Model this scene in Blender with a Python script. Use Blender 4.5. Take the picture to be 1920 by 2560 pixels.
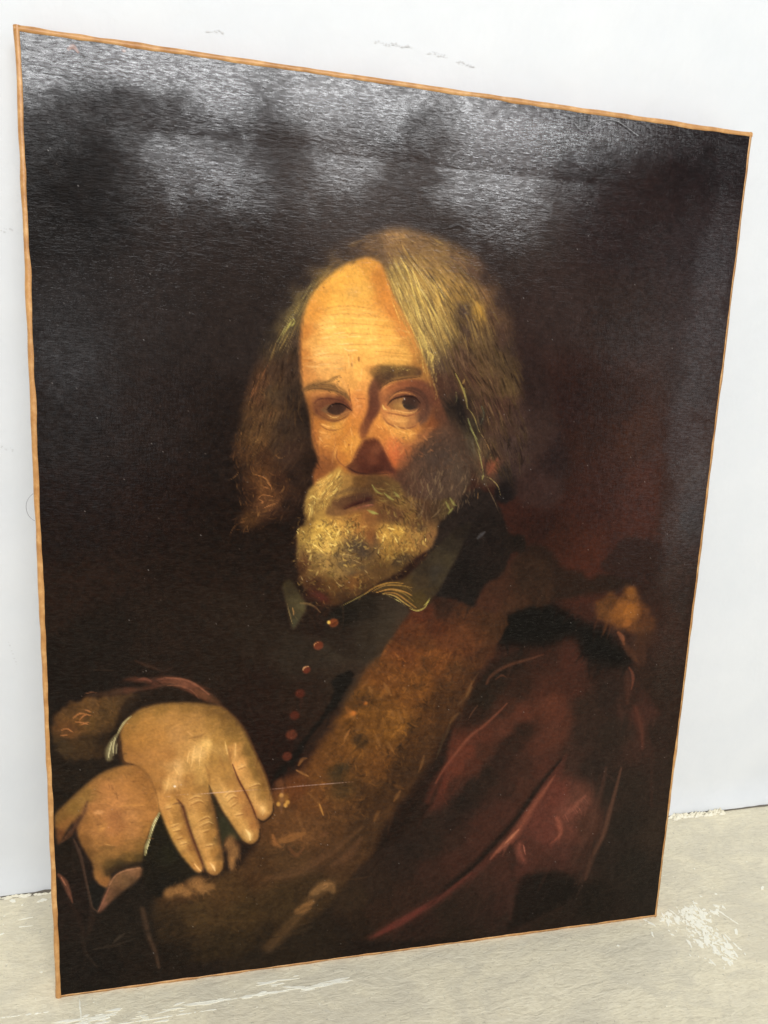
import bpy, bmesh, math, random
import numpy as np
from mathutils import Matrix, Vector

for o in list(bpy.data.objects): bpy.data.objects.remove(o)
scene = bpy.context.scene
COL = scene.collection
rnd = random.Random(5)

# ---------------------------------------------------------------- camera, light, exposure
cam = bpy.data.objects.new('camera', bpy.data.cameras.new('camera')); COL.objects.link(cam)
cam.matrix_world = Matrix([[0.977322, -0.00644, -0.211661, 0.158432], [-0.200044, 0.299771, -0.932802, -0.495484], [0.069457, 0.95399, 0.291684, 0.618489], [0, 0, 0, 1]])
cam.data.sensor_fit = 'VERTICAL'; cam.data.sensor_height = 36.0; cam.data.sensor_width = 27.0
cam.data.lens = 23.625; cam.data.clip_start = .01; cam.data.clip_end = 100
scene.camera = cam
scene.render.resolution_x, scene.render.resolution_y = 768, 1024

world = bpy.data.worlds.new('World'); scene.world = world; world.use_nodes = True
bg = world.node_tree.nodes['Background']; bg.inputs[0].default_value = (.95, .97, 1, 1); bg.inputs[1].default_value = .42

def area(name, loc, target, sx, sy, power, color):
    l = bpy.data.lights.new(name, 'AREA'); l.shape = 'RECTANGLE'; l.size = sx; l.size_y = sy; l.energy = power; l.color = color
    o = bpy.data.objects.new(name, l); COL.objects.link(o); o.location = loc
    o.rotation_euler = (Vector(target) - Vector(loc)).to_track_quat('-Z', 'Y').to_euler()
    return o
# ceiling lamps of the room: one nearly overhead, a row further back that shows as the sheen on the varnish
area('ceiling_lamp_near', (-.2, -1.5, 2.7), (.2, 0, .3), 1.8, 1.2, 8, (1, .99, .965))
area('ceiling_tubes_middle', (.1, -2.9, 2.9), (.3, 0, .5), 3.8, .3, 104, (.975, .985, 1))
area('ceiling_tubes_far', (.5, -4.1, 2.9), (.3, 0, .5), 4.6, .3, 106, (.975, .985, 1))
area('side_sheen_lamp', (2.4, -2.5, 1.0), (.5, 0, .5), .55, 1.7, 9, (.95, .97, 1))  # unseen area lamp, added to make the sheen along the right edge
area('back_sheen_lamp', (-.8, -4.0, .95), (.2, 0, .5), .7, .9, 7, (.95, .97, 1))  # low lamp added behind the camera for the sheen patch at left

scene.view_settings.view_transform = 'Standard'; scene.view_settings.look = 'None'
scene.view_settings.exposure = -.30; scene.view_settings.gamma = 1.0; scene.view_settings.use_curve_mapping = False
scene.render.engine = 'CYCLES'
scene.cycles.max_bounces = 8

# ---------------------------------------------------------------- helpers
def lin(c):
    c = np.asarray(c, float)
    return np.where(c <= .04045, c / 12.92, ((c + .055) / 1.055) ** 2.4)
def rgb(r, g, b): return tuple(float(v) for v in lin(np.array([r, g, b]) / 255)) + (1,)
def mesh_obj(name, verts, faces, mat=None, parent=None, smooth=False):
    me = bpy.data.meshes.new(name); me.from_pydata([tuple(map(float, v)) for v in verts], [], faces); me.update()
    if mat: me.materials.append(mat)
    if smooth: me.polygons.foreach_set('use_smooth', [True] * len(me.polygons))
    o = bpy.data.objects.new(name, me); COL.objects.link(o)
    if parent: o.parent = parent
    return o
def tag(o, label=None, cat=None, kind=None):
    if label: o['label'] = label
    if cat: o['category'] = cat
    if kind: o['kind'] = kind
    return o
class Mat:
    def __init__(s, name):
        s.m = bpy.data.materials.new(name); s.m.use_nodes = True; s.t = s.m.node_tree; s.n = s.t.nodes
        s.b = s.n['Principled BSDF']
    def new(s, typ, **kw):
        n = s.n.new(typ)
        for k, v in kw.items():
            if hasattr(n, k): setattr(n, k, v)
            else: n.inputs[k.replace('_', ' ')].default_value = v
        return n
    def link(s, a, b): s.t.links.new(a, b)
    def coord(s, sx=1, sy=1, sz=1):
        c = s.new('ShaderNodeTexCoord'); m = s.new('ShaderNodeMapping'); m.inputs['Scale'].default_value = (sx, sy, sz)
        s.link(c.outputs['Object'], m.inputs[0]); return m.outputs[0]
    def noise(s, co, scale, detail=4, rough=.55, dist=0):
        n = s.new('ShaderNodeTexNoise'); n.inputs['Scale'].default_value = scale; n.inputs['Detail'].default_value = detail
        n.inputs['Roughness'].default_value = rough; n.inputs['Distortion'].default_value = dist
        s.link(co, n.inputs['Vector']); return n.outputs[0]
    def ramp(s, fac, stops):
        r = s.new('ShaderNodeValToRGB'); e = r.color_ramp.elements
        while len(e) < len(stops): e.new(.5)
        for q, (p, c) in zip(e, stops): q.position = p; q.color = c if len(c) == 4 else tuple(c) + (1,)
        s.link(fac, r.inputs[0]); return r.outputs[0]
    def math(s, op, a, b):
        n = s.new('ShaderNodeMath'); n.operation = op
        for i, v in enumerate((a, b)):
            if isinstance(v, (int, float)): n.inputs[i].default_value = v
            else: s.link(v, n.inputs[i])
        return n.outputs[0]
    def mix(s, fac, a, b, mode='MIX'):
        n = s.new('ShaderNodeMix'); n.data_type = 'RGBA'; n.blend_type = mode
        for i, v in ((0, fac), (6, a), (7, b)):
            if isinstance(v, (int, float, tuple)): n.inputs[i].default_value = v
            else: s.link(v, n.inputs[i])
        return n.outputs[2]
    def bump(s, h, strength, dist, prev=None):
        n = s.new('ShaderNodeBump'); n.inputs['Strength'].default_value = strength; n.inputs['Distance'].default_value = dist
        s.link(h, n.inputs['Height'])
        if prev is not None: s.link(prev, n.inputs['Normal'])
        return n.outputs[0]

# ---------------------------------------------------------------- setting: wall and floor
WALL_Y, WALL_S = .1262, .0232                            # the wall runs almost parallel to the picture: y = WALL_Y + WALL_S x
def wall_y(x): return WALL_Y + WALL_S * x

m = Mat('wall_paint')
co = m.coord()
big = m.noise(co, 2.2, 3, .5); mid = m.noise(co, 14, 4, .6); fine = m.noise(co, 160, 3, .6); roll = m.noise(m.coord(1, 1, .55), 55, 3, .55)
base = m.ramp(big, [(.3, rgb(213, 216, 219)), (.7, rgb(220, 222, 224))])
m.link(m.mix(.35, base, m.ramp(mid, [(.3, rgb(208, 212, 216)), (.7, rgb(223, 225, 226))])), m.b.inputs['Base Color'])
n1 = m.bump(mid, .3, .005); n2 = m.bump(roll, .4, .0014, n1); m.link(m.bump(fine, .3, .0004, n2), m.b.inputs['Normal'])
m.b.inputs['Roughness'].default_value = .55; m.b.inputs['Specular IOR Level'].default_value = .3
M_WALL = m.m

m = Mat('floor_paint')
co = m.coord(); st = m.coord(1, 2.6, 1)
a1 = m.noise(co, 3.2, 4, .55); a2 = m.noise(st, 34, 5, .62, .8); a3 = m.noise(st, 150, 4, .6, .5); a4 = m.noise(co, 420, 2, .6)
base = m.ramp(a1, [(.3, rgb(220, 210, 182)), (.5, rgb(228, 218, 189)), (.72, rgb(236, 226, 197))])
base = m.mix(.45, base, m.ramp(a2, [(.3, rgb(206, 198, 173)), (.5, rgb(228, 219, 190)), (.72, rgb(244, 235, 207))]))
base = m.mix(.28, base, m.ramp(a3, [(.32, rgb(190, 180, 157)), (.5, rgb(230, 220, 192)), (.75, rgb(252, 248, 225))]))
spot = m.ramp(m.noise(co, 90, 2, .5), [(.70, (0, 0, 0)), (.76, (1, 1, 1))])
base = m.mix(m.math('MULTIPLY', spot, .35), base, rgb(238, 234, 218))
grime = m.ramp(m.noise(m.coord(1, 1.6, 1), 11, 5, .65, 1.2), [(.42, (0, 0, 0)), (.62, (1, 1, 1))])
base = m.mix(m.math('MULTIPLY', grime, .4), base, rgb(190, 184, 168))
pit = m.ramp(m.noise(co, 240, 3, .65), [(.30, (1, 1, 1)), (.38, (0, 0, 0))])
base = m.mix(m.math('MULTIPLY', pit, .45), base, rgb(150, 144, 130))
m.link(base, m.b.inputs['Base Color'])
n1 = m.bump(a2, .5, .0022); n2 = m.bump(a3, .55, .0009, n1); m.link(m.bump(a4, .3, .0002, n2), m.b.inputs['Normal'])
m.b.inputs['Roughness'].default_value = .5; m.b.inputs['Specular IOR Level'].default_value = .35
M_FLOOR = m.m

m = Mat('white_paint_flake'); m.b.inputs['Base Color'].default_value = rgb(244, 241, 224); m.b.inputs['Roughness'].default_value = .6; M_FLAKE = m.m
m = Mat('cream_plaster')
co = m.coord(); m.link(m.ramp(m.noise(co, 60, 4, .6), [(.35, rgb(222, 214, 188)), (.6, rgb(238, 233, 214))]), m.b.inputs['Base Color'])
m.link(m.bump(m.noise(co, 120, 4, .6), .6, .002), m.b.inputs['Normal']); m.b.inputs['Roughness'].default_value = .8; M_PLASTER = m.m
m = Mat('graphite_scuff'); m.b.inputs['Base Color'].default_value = rgb(206, 207, 208); m.b.inputs['Roughness'].default_value = .7; M_SCUFF = m.m
m = Mat('dust_grey'); m.b.inputs['Base Color'].default_value = rgb(120, 112, 98); m.b.inputs['Roughness'].default_value = .9; M_GAP = m.m

# floor sheet, with a ragged far edge that runs in under the plaster
floor = mesh_obj('floor', [(-4, -5, 0), (5, -5, 0), (5, .40, 0), (-4, .40, 0)], [(0, 1, 2, 3)], M_FLOOR); tag(floor, kind='structure')
# wall: a sheet whose lower edge wavers a few millimetres above the floor, thickened at the foot
xs = np.linspace(-1.2, 2.2, 341)
wob = np.cumsum(np.random.default_rng(3).normal(size=341)); wob = (wob - np.convolve(wob, np.ones(41) / 41, 'same')) * .0007
V, Fc = [], []
lip = .0035 + .0012 * np.sin(xs * 9) + np.clip(wob, -.002, .003)
for x, l, wv in zip(xs, lip, wob):
    y = wall_y(x)
    V += [(x, y - l, .0012 + abs(wv) * .5), (x, y - l * .85, .010 + wv), (x, y - .0006, .016 + 2 * wv), (x, y, .05), (x, y, 2.6)]
for i in range(len(xs) - 1):
    for j in range(4):
        a_ = i * 5 + j; Fc.append((a_, a_ + 5, a_ + 6, a_ + 1))
wall = mesh_obj('wall', V, Fc, M_WALL, smooth=True); tag(wall, kind='structure')
# dark joint between floor and wall
jv, jf = [], []
for i, x in enumerate(np.linspace(-1.2, 2.2, 200)):
    y = wall_y(x); g = .0012 + .0010 * rnd.random()
    jv += [(x, y - .0055 - g, .0005), (x, y + .002, .0005)]
    if i: k = 2 * i; jf.append((k - 2, k, k + 1, k - 1))
mesh_obj('floor_joint', jv, jf, M_GAP, floor)

def flake(bmv, bmf, cx, cy, z, r, ang, stretch, n=8):
    # a thin flat chip of paint with a ragged outline
    b = len(bmv); zz = z * rnd.uniform(.25, .9); ph = rnd.random() * 6
    for k in range(n):
        t = 2 * math.pi * k / n + rnd.uniform(-.25, .25); rr = r * rnd.uniform(.4, 1.35) * (1 + .3 * math.sin(2 * t + ph))
        u, v = rr * math.cos(t) * stretch, rr * math.sin(t)
        bmv.append((cx + u * math.cos(ang) - v * math.sin(ang), cy + u * math.sin(ang) + v * math.cos(ang), zz))
    bmf.append(list(range(b, b + n)))
    for k in range(n): bmv.append((bmv[b + k][0], bmv[b + k][1], .00002))
    for k in range(n): bmf.append((b + k, b + n + k, b + n + (k + 1) % n, b + (k + 1) % n))

# crumbled cream plaster along the wall foot (left of the picture and at the far right)
V, Fc = [], []
for (x0, x1, n, h0, out) in ((-.12, .03, 70, .003, .002), (.72, .80, 90, .006, .007), (.60, .72, 26, .003, .003)):
    for _ in range(n):
        x = rnd.uniform(x0, x1); y = wall_y(x) - .0045 - rnd.random() * out; h = h0 * rnd.uniform(.3, 1.1); r = rnd.uniform(.0012, .0035)
        b = len(V); k = 5
        for q in range(k):
            t = 2 * math.pi * q / k + rnd.random() * .6; V.append((x + r * 1.6 * math.cos(t), y + r * .7 * math.sin(t), .0002))
        V.append((x + rnd.uniform(-.3, .3) * r, y, h))
        for q in range(k): Fc.append((b + q, b + (q + 1) % k, b + k))
tag(mesh_obj('plaster_crumbs', V, Fc, M_PLASTER, wall), kind='stuff')

# scraped white paint on the floor: patch right of the picture, streaks in front, odd specks
V, Fc = [], []
P0, P1 = Vector((0.6372, -0.0031)), Vector((0.6619, -0.0616))
Q0, Q1 = Vector((0.6196, 0.0004)), Vector((0.6883, -0.0025))
ax = (P1 - P0); an = math.atan2(ax.y, ax.x); L = ax.length; nx = Vector((-ax.y, ax.x)) / L
for _ in range(420):
    u = rnd.random(); wd = .018 * (1 - .55 * u) + .003
    p = P0 + ax * (u * 1.02 - .05) + nx * rnd.choice((rnd.gauss(0, wd * .5), rnd.gauss(0, wd), rnd.gauss(wd * .5, wd * .3)))
    if rnd.random() < .25: p = Q0 + (Q1 - Q0) * rnd.random() + nx * rnd.gauss(-.004, .008)
    flake(V, Fc, p.x, p.y, .0006, .0004 + .0021 * rnd.random() ** 2.2, an + rnd.gauss(0, .5), rnd.uniform(1, 2.4), rnd.choice((6, 8, 9)))
for a_, b_ in (((0.6767, -0.0008), (0.6822, -0.0104)), ((0.6864, -0.0048), (0.6956, -0.0205)), ((0.6712, -0.0279), (0.6779, -0.0549)), ((0.6358, -0.0555), (0.6377, -0.0625))):
    a_, b_ = Vector(a_), Vector(b_); d = b_ - a_
    for k in range(16):
        p = a_ + d * rnd.random(); flake(V, Fc, p.x, p.y, .0005, rnd.uniform(.0004, .0011), math.atan2(d.y, d.x) + rnd.gauss(0, .1), rnd.uniform(1.5, 3.5))
tag(mesh_obj('paint_scrape', V, Fc, M_FLAKE, floor), kind='stuff')
V, Fc = [], []
for A, B, n, sp in (((0.1235, -0.0242), (0.2639, -0.0228), 60, .0010), ((0.0057, -0.0256), (0.0548, -0.0240), 46, .0022), ((0.1774, -0.0171), (0.2222, -0.0190), 10, .004), ((0.0689, -0.0286), (0.1202, -0.0274), 14, .003)):
    A, B = Vector(A), Vector(B); d = B - A; an = math.atan2(d.y, d.x); nn = Vector((-d.y, d.x)).normalized()
    for _ in range(n):
        p = A + d * rnd.random() + nn * rnd.gauss(0, sp); flake(V, Fc, p.x, p.y, .0005, rnd.uniform(.0002, .0009), an + rnd.gauss(0, .05), rnd.uniform(5, 16))
for a_, b_, n in (((0.0199, -0.0030), (0.0248, -0.0201), 12), ((-0.0552, 0.0894), (-0.0437, 0.0911), 8), ((-0.0547, 0.0810), (-0.0399, 0.0807), 7), ((0.0594, -0.0324), (0.1485, -0.0317), 46), ((-0.0431, -0.0115), (-0.0040, -0.0122), 14)):
    a_, b_ = Vector(a_), Vector(b_); dd = b_ - a_
    for _ in range(n):
        p = a_ + dd * rnd.random(); flake(V, Fc, p.x, p.y, .0004, rnd.uniform(.0003, .0007), math.atan2(dd.y, dd.x), rnd.uniform(3, 7))
tag(mesh_obj('paint_streaks', V, Fc, M_FLAKE, floor), kind='stuff')
V, Fc = [], []
for p, r in (((-0.0692, 0.1135), .0022), ((-0.0425, 0.1098), .0015), ((-0.0396, 0.1104), .0018), ((-0.0371, 0.1111), .0013), ((-0.0580, 0.1075), .0009), ((-0.0678, 0.0747), .0016), ((-0.0717, 0.0964), .0008), ((-0.0194, 0.0276), .0010), ((0.6965, 0.0545), .0010), ((0.7601, 0.0177), .0022), ((0.5479, -0.0264), .0016), ((0.5944, -0.0021), .0014)):
    flake(V, Fc, p[0], p[1], .0008, r, .2, 1.5)
for _ in range(170):
    x, y = rnd.uniform(-.15, .85), rnd.uniform(-.12, .12); flake(V, Fc, x, y, .0003, rnd.uniform(.0002, .0006), rnd.random() * 3, 1.4, 5)
tag(mesh_obj('paint_specks', V, Fc, M_FLAKE, floor), kind='stuff')

# pencil-grey scuffs on the wall
def on_wall(x, z, out=.0006): return (x, wall_y(x) - out, z)
V, Fc = [], []
marks = [((0.2640, 0.1323, 0.8238), (0.2961, 0.1331, 0.8246), 26), ((0.3087, 0.1334, 0.8229), (0.3270, 0.1338, 0.8219), 16), ((0.3343, 0.1340, 0.8200), (0.3517, 0.1344, 0.8176), 16), ((0.1306, 0.1292, 0.8122), (0.1450, 0.1296, 0.8127), 12), ((-0.0420, 0.1252, 0.4797), (-0.0315, 0.1255, 0.4785), 8), ((-0.0266, 0.1256, 0.6550), (-0.0179, 0.1258, 0.6564), 6), ((-0.0514, 0.1250, 0.2967), (-0.0460, 0.1251, 0.2711), 10)]
for a_, b_, n in marks:
    for k in range(n):
        u = (k + rnd.random() * 1.4) / n; x = a_[0] + (b_[0] - a_[0]) * u; z = a_[2] + (b_[2] - a_[2]) * u + rnd.gauss(0, .0007)
        r = rnd.uniform(.0002, .0007); t = rnd.random() * 3
        b = len(V)
        for q in range(5):
            s_ = t + q * 1.2566; V.append(on_wall(x + r * 1.7 * math.cos(s_), z + r * math.sin(s_), .0003 + .00002 * k))
        Fc.append(tuple(range(b, b + 5)))
tag(mesh_obj('scuff_marks', V, Fc, M_SCUFF, wall), kind='stuff')

# ---------------------------------------------------------------- the oil painting
# The picture is painted stroke by stroke on the canvas: every fill, brush stroke and tuft below is given in
# millimetres on the canvas (x from its left edge, y up from its lower edge).
def _spline(P, closed=False, step=1.0):
    P = np.asarray(P, float)
    if len(P) < 3 and not closed:
        n = max(2, int(np.hypot(*(P[-1] - P[0])) / step) + 1)
        t = np.linspace(0, 1, n)[:, None]
        return P[0] * (1 - t) + P[-1] * t
    Q = np.vstack([P[-1:], P, P[:2]]) if closed else np.vstack([2 * P[0] - P[1], P, 2 * P[-1] - P[-2]])
    out = []
    for i in range(1, len(Q) - 2):
        a, b, c, d = Q[i - 1], Q[i], Q[i + 1], Q[i + 2]
        n = max(2, int(np.hypot(*(c - b)) / step) + 1)
        t = np.linspace(0, 1, n, endpoint=False)[:, None]
        out.append(.5 * ((2 * b) + (c - a) * t + (2 * a - 5 * b + 4 * c - d) * t * t + (3 * b - a - 3 * c + d) * t ** 3))
    if not closed: out.append(P[-1:])
    return np.vstack(out)

def _box(a, r):
    if r < 1: return a
    p = np.pad(a, ((r + 1, r), (0, 0)), mode='edge').cumsum(0)
    a = (p[2 * r + 1:] - p[:-2 * r - 1]) / (2 * r + 1)
    p = np.pad(a, ((0, 0), (r + 1, r)), mode='edge').cumsum(1)
    return (p[:, 2 * r + 1:] - p[:, :-2 * r - 1]) / (2 * r + 1)

def _blur(a, s):
    r = int(round(s * .9))
    if r < 1:
        if s > .25:
            b = _box(a, 1); k = min(1., s)
            return a * (1 - k) + b * k
        return a
    for _ in range(3): a = _box(a, max(1, r // 2) if r > 1 else 1)
    return a

def _noise(rng, h, w, cells):
    ch, cw = max(2, int(h / cells) + 3), max(2, int(w / cells) + 3)
    g = rng.random((ch, cw))
    y = np.linspace(0, ch - 2.001, h); x = np.linspace(0, cw - 2.001, w)
    yi, xi = y.astype(int), x.astype(int)
    fy = (y - yi); fx = (x - xi); fy = fy * fy * (3 - 2 * fy); fx = fx * fx * (3 - 2 * fx)
    fy = fy[:, None]; fx = fx[None]
    a = g[yi][:, xi]; b = g[yi][:, xi + 1]; c = g[yi + 1][:, xi]; d = g[yi + 1][:, xi + 1]
    return (a * (1 - fx) + b * fx) * (1 - fy) + (c * (1 - fx) + d * fx) * fy

class Painter:
    def __init__(s, wmm, hmm, ppm):
        s.k = ppm; s.H = int(round(hmm * ppm)) + 1; s.W = int(round(wmm * ppm)) + 1
        s.C = np.zeros((s.H, s.W, 3)); s.Z = np.zeros((s.H, s.W)); s.hm = hmm
        s.rng = np.random.default_rng(7)
    def px(s, P):                                        # mm -> pixel (row 0 = top)
        P = np.asarray(P, float)
        return np.stack([P[..., 0] * s.k, (s.hm - P[..., 1]) * s.k], -1)
    def mask(s, P, feather, m=None):
        f = feather * s.k; pad = int(2.5 * f) + 3
        x0 = max(0, int(P[:, 0].min()) - pad); x1 = min(s.W, int(P[:, 0].max()) + pad)
        y0 = max(0, int(P[:, 1].min()) - pad); y1 = min(s.H, int(P[:, 1].max()) + pad)
        if x1 <= x0 or y1 <= y0: return None
        w, h = x1 - x0, y1 - y0; ss = 2
        cnt = np.zeros((h * ss, w + 1))
        Q = np.vstack([P, P[:1]])
        for a, b in zip(Q[:-1], Q[1:]):
            ya, yb = (a[1] - y0) * ss - .5, (b[1] - y0) * ss - .5
            if ya == yb: continue
            lo, hi = (ya, yb) if ya < yb else (yb, ya)
            r = np.arange(max(0, int(np.ceil(lo))), min(h * ss - 1, int(np.ceil(hi)) - 1) + 1)
            if len(r) == 0: continue
            x = a[0] + (r - ya) / (yb - ya) * (b[0] - a[0]) - x0
            np.add.at(cnt, (r, np.clip(np.round(x), 0, w).astype(int)), 1)
        m = (cnt.cumsum(1)[:, :w] % 2).reshape(h, ss, w).mean(1)
        return x0, y0, x1, y1, np.clip(_blur(m, f), 0, 1)
    def field(s, x0, y0, x1, y1, cp):
        q = s.px([c[:2] for c in cp]); col = np.array([c[2:5] for c in cp], float) / 255
        X, Y = np.meshgrid(np.arange(x0, x1), np.arange(y0, y1))
        num = np.zeros(X.shape + (3,)); den = np.zeros(X.shape)
        for (a, b), c in zip(q, col):
            w = 1 / ((X - a) ** 2 + (Y - b) ** 2 + (4 * s.k) ** 2) ** 2
            num += w[..., None] * c; den += w
        return num / den[..., None]
    def fill(s, feather, poly, cp, op=1.0, rough=0.0, grain=0.0):
        P = _spline(s.px(poly), True)
        if rough: 
            n = len(P); t = s.rng.normal(size=(n, 2)); k = max(1, int(3 * s.k))
            ker = np.hanning(2 * k + 1); ker /= np.sqrt((ker ** 2).sum())
            for j in (0, 1): P[:, j] += np.convolve(np.r_[t[-k:, j], t[:, j], t[:k, j]], ker, 'valid')[:n] * rough * s.k * .45
        r = s.mask(P, feather)
        if r is None: return
        x0, y0, x1, y1, m = r
        col = s.field(x0, y0, x1, y1, cp) if len(cp) > 1 else np.array(cp[0][-3:], float) / 255 * np.ones(m.shape + (3,))
        if grain: col = col * (1 + grain * (_noise(s.rng, y1 - y0, x1 - x0, 5 * s.k) + _noise(s.rng, y1 - y0, x1 - x0, 2 * s.k) - 1))[..., None]
        m = (m * op)[..., None]
        s.C[y0:y1, x0:x1] = s.C[y0:y1, x0:x1] * (1 - m) + col * m
    def stroke(s, P, ws, col, op=1.0, soft=.5, z=0.0, bristle=.4, inmm=True):
        # P control points, ws = width at start/middle/end (mm), soft 0..1 edge softness
        P = _spline(s.px(P) if inmm else P, False, .8)
        n = len(P); t = np.linspace(0, 1, n)
        w = np.interp(t, np.linspace(0, 1, len(ws)), ws) * s.k / 2 + .01
        wm = w.max(); pad = int(wm * (1.6 + soft)) + 2
        x0 = max(0, int(P[:, 0].min()) - pad); x1 = min(s.W, int(P[:, 0].max()) + pad + 1)
        y0 = max(0, int(P[:, 1].min()) - pad); y1 = min(s.H, int(P[:, 1].max()) + pad + 1)
        if x1 <= x0 or y1 <= y0: return
        A = np.zeros((y1 - y0, x1 - x0)); L = np.zeros_like(A)
        T = np.gradient(P, axis=0) if n > 1 else np.array([[1., 0]]); T /= np.hypot(T[:, 0], T[:, 1])[:, None] + 1e-9
        stp = max(1, int(wm * .35)); D = np.full(A.shape, 9.)
        for i in list(range(0, n, stp)) + [n - 1]:
            px_, py_ = P[i]; r = w[i] * (1 + soft) + 1.2
            a0 = max(x0, int(px_ - r)); a1 = min(x1, int(px_ + r) + 2); b0 = max(y0, int(py_ - r)); b1 = min(y1, int(py_ + r) + 2)
            if a1 <= a0 or b1 <= b0: continue
            X = np.arange(a0, a1)[None] - px_; Y = np.arange(b0, b1)[:, None] - py_
            d = np.sqrt(X * X + Y * Y) / max(w[i], .35)
            v = D[b0 - y0:b1 - y0, a0 - x0:a1 - x0]; l = L[b0 - y0:b1 - y0, a0 - x0:a1 - x0]
            k = d < v; v[k] = d[k]; l[k] = (-X * T[i, 1] + Y * T[i, 0])[k] if k.any() else 0
            A[b0 - y0:b1 - y0, a0 - x0:a1 - x0] = np.maximum(A[b0 - y0:b1 - y0, a0 - x0:a1 - x0], np.clip((1 + soft - d) / (2 * soft + .12), 0, 1) * min(1., w[i] / .5))
        A = A * A * (3 - 2 * A)
        if bristle and wm > 1.2:
            ph = s.rng.random(3) * 9
            A = A * (1 - bristle * (.5 + .5 * np.sin(L * 2.1 + ph[0]) * np.sin(L * 1.27 + ph[1])))
        A = A * op
        c = np.array(col, float) / 255
        a = A[..., None]
        s.C[y0:y1, x0:x1] = s.C[y0:y1, x0:x1] * (1 - a) + c * a
        if z:
            s.Z[y0:y1, x0:x1] += z * A
    def dab(s, P, W, col, op, soft, z):
        # one short tapering stroke through a few pixel points (fast path for tufts)
        w = W * s.k / 2; seg = np.hypot(*np.diff(P, axis=0).T).sum()
        m = int(min(40, max(4, seg / max(.9, w * .7)))); t = np.linspace(0, len(P) - 1, m)
        i = np.minimum(t.astype(int), len(P) - 2); f = (t - i)[:, None]
        Q = P[i] * (1 - f) + P[i + 1] * f
        tw = np.interp(np.linspace(0, 1, m), (0, .45, 1), (.5, 1, .25)) * w
        pad = w * (1.3 + soft) + 1.5
        x0 = max(0, int(Q[:, 0].min() - pad)); x1 = min(s.W, int(Q[:, 0].max() + pad) + 2)
        y0 = max(0, int(Q[:, 1].min() - pad)); y1 = min(s.H, int(Q[:, 1].max() + pad) + 2)
        if x1 <= x0 or y1 <= y0: return
        dx = np.arange(x0, x1, dtype=np.float32)[None, None] - Q[:, 0, None, None].astype(np.float32)
        dy = np.arange(y0, y1, dtype=np.float32)[None, :, None] - Q[:, 1, None, None].astype(np.float32)
        tm = np.maximum(tw, .35).astype(np.float32)[:, None, None]
        A = (1 + soft - np.sqrt(dx * dx + dy * dy) / tm) / (2 * soft + .12)
        A = (np.clip(A, 0, 1) * np.minimum(1, tw / .5)[:, None, None]).max(0)
        A = A * A * (3 - 2 * A) * op
        c = np.asarray(col) / 255; a = A[..., None]; v = s.C[y0:y1, x0:x1]
        v += (c - v) * a
        if z: s.Z[y0:y1, x0:x1] += z * A
    def blob(s, x, y, rx, ry, ang, col, op=1., soft=.6, z=0.):
        c = s.px([x, y]); rx *= s.k; ry *= s.k; R = max(rx, ry) * (1 + soft) + 2
        x0 = max(0, int(c[0] - R)); x1 = min(s.W, int(c[0] + R) + 1); y0 = max(0, int(c[1] - R)); y1 = min(s.H, int(c[1] + R) + 1)
        if x1 <= x0 or y1 <= y0: return
        X = np.arange(x0, x1)[None] - c[0]; Y = -(np.arange(y0, y1)[:, None] - c[1])
        ca, sa = math.cos(ang), math.sin(ang)
        d = np.hypot((X * ca + Y * sa) / max(rx, .3), (-X * sa + Y * ca) / max(ry, .3))
        a = np.clip((1 + soft - d) / (2 * soft + .05), 0, 1); a = a * a * (3 - 2 * a) * op
        s.C[y0:y1, x0:x1] = s.C[y0:y1, x0:x1] * (1 - a[..., None]) + np.array(col, float) / 255 * a[..., None]
        if z: s.Z[y0:y1, x0:x1] += z * a
    def tufts(s, poly, guides, n, ln, wd, mult, op, z=0., curl=0., tint=None, soft=.5, jit=.12, pal=None):
        # many short strokes inside poly that follow the guide lines; each takes up the colour under it, lighter or darker
        P = _spline(s.px(poly), True, 3.)
        r = s.mask(P, .5)
        if r is None: return
        x0, y0, x1, y1, m = r
        G = [_spline(s.px(g), False, 4.) for g in guides]
        gp = np.vstack([g[:-1] for g in G]); gt = np.vstack([np.diff(g, axis=0) for g in G]); gt /= np.hypot(gt[:, 0], gt[:, 1])[:, None] + 1e-9
        ys, xs = np.nonzero(m > .5)
        if len(ys) == 0: return
        idx = s.rng.integers(0, len(ys), n)
        for i in idx:
            p = np.array([xs[i] + x0, ys[i] + y0], float) + s.rng.random(2)
            d2 = ((gp - p) ** 2).sum(1); w = 1 / (d2 + 20) ** 1.5
            t = (gt * w[:, None]).sum(0); a = math.atan2(t[1], t[0]) + s.rng.normal() * jit
            L = ln * s.k * s.rng.uniform(.5, 1.4); cv = s.rng.normal() * curl
            pts = [p]
            for q in range(3):
                a += cv; pts.append(pts[-1] + L / 3 * np.array([math.cos(a), math.sin(a)]))
            yy, xx = int(min(s.H - 1, max(0, pts[0][1]))), int(min(s.W - 1, max(0, pts[0][0])))
            u = s.rng.uniform(*mult)
            if pal is not None: c = np.array(pal[int(s.rng.integers(len(pal)))], float) * u
            else:
                c = s.C[yy, xx] * 255 * u
                if tint is not None and u > 1: c = c * .7 + np.array(tint) * .3 * (c.mean() / (np.mean(tint) + 1)) * 1.1
            s.dab(np.array(pts), wd * s.rng.uniform(.6, 1.5), np.clip(c, 0, 255), op * s.rng.uniform(.5, 1), soft, z * s.rng.uniform(.3, 1))
    def run(s, data):
        for d in data:
            getattr(s, {'F': 'fill', 'S': 'stroke', 'B': 'blob', 'T': 'tufts'}[d[0]])(*d[1:])

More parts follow.
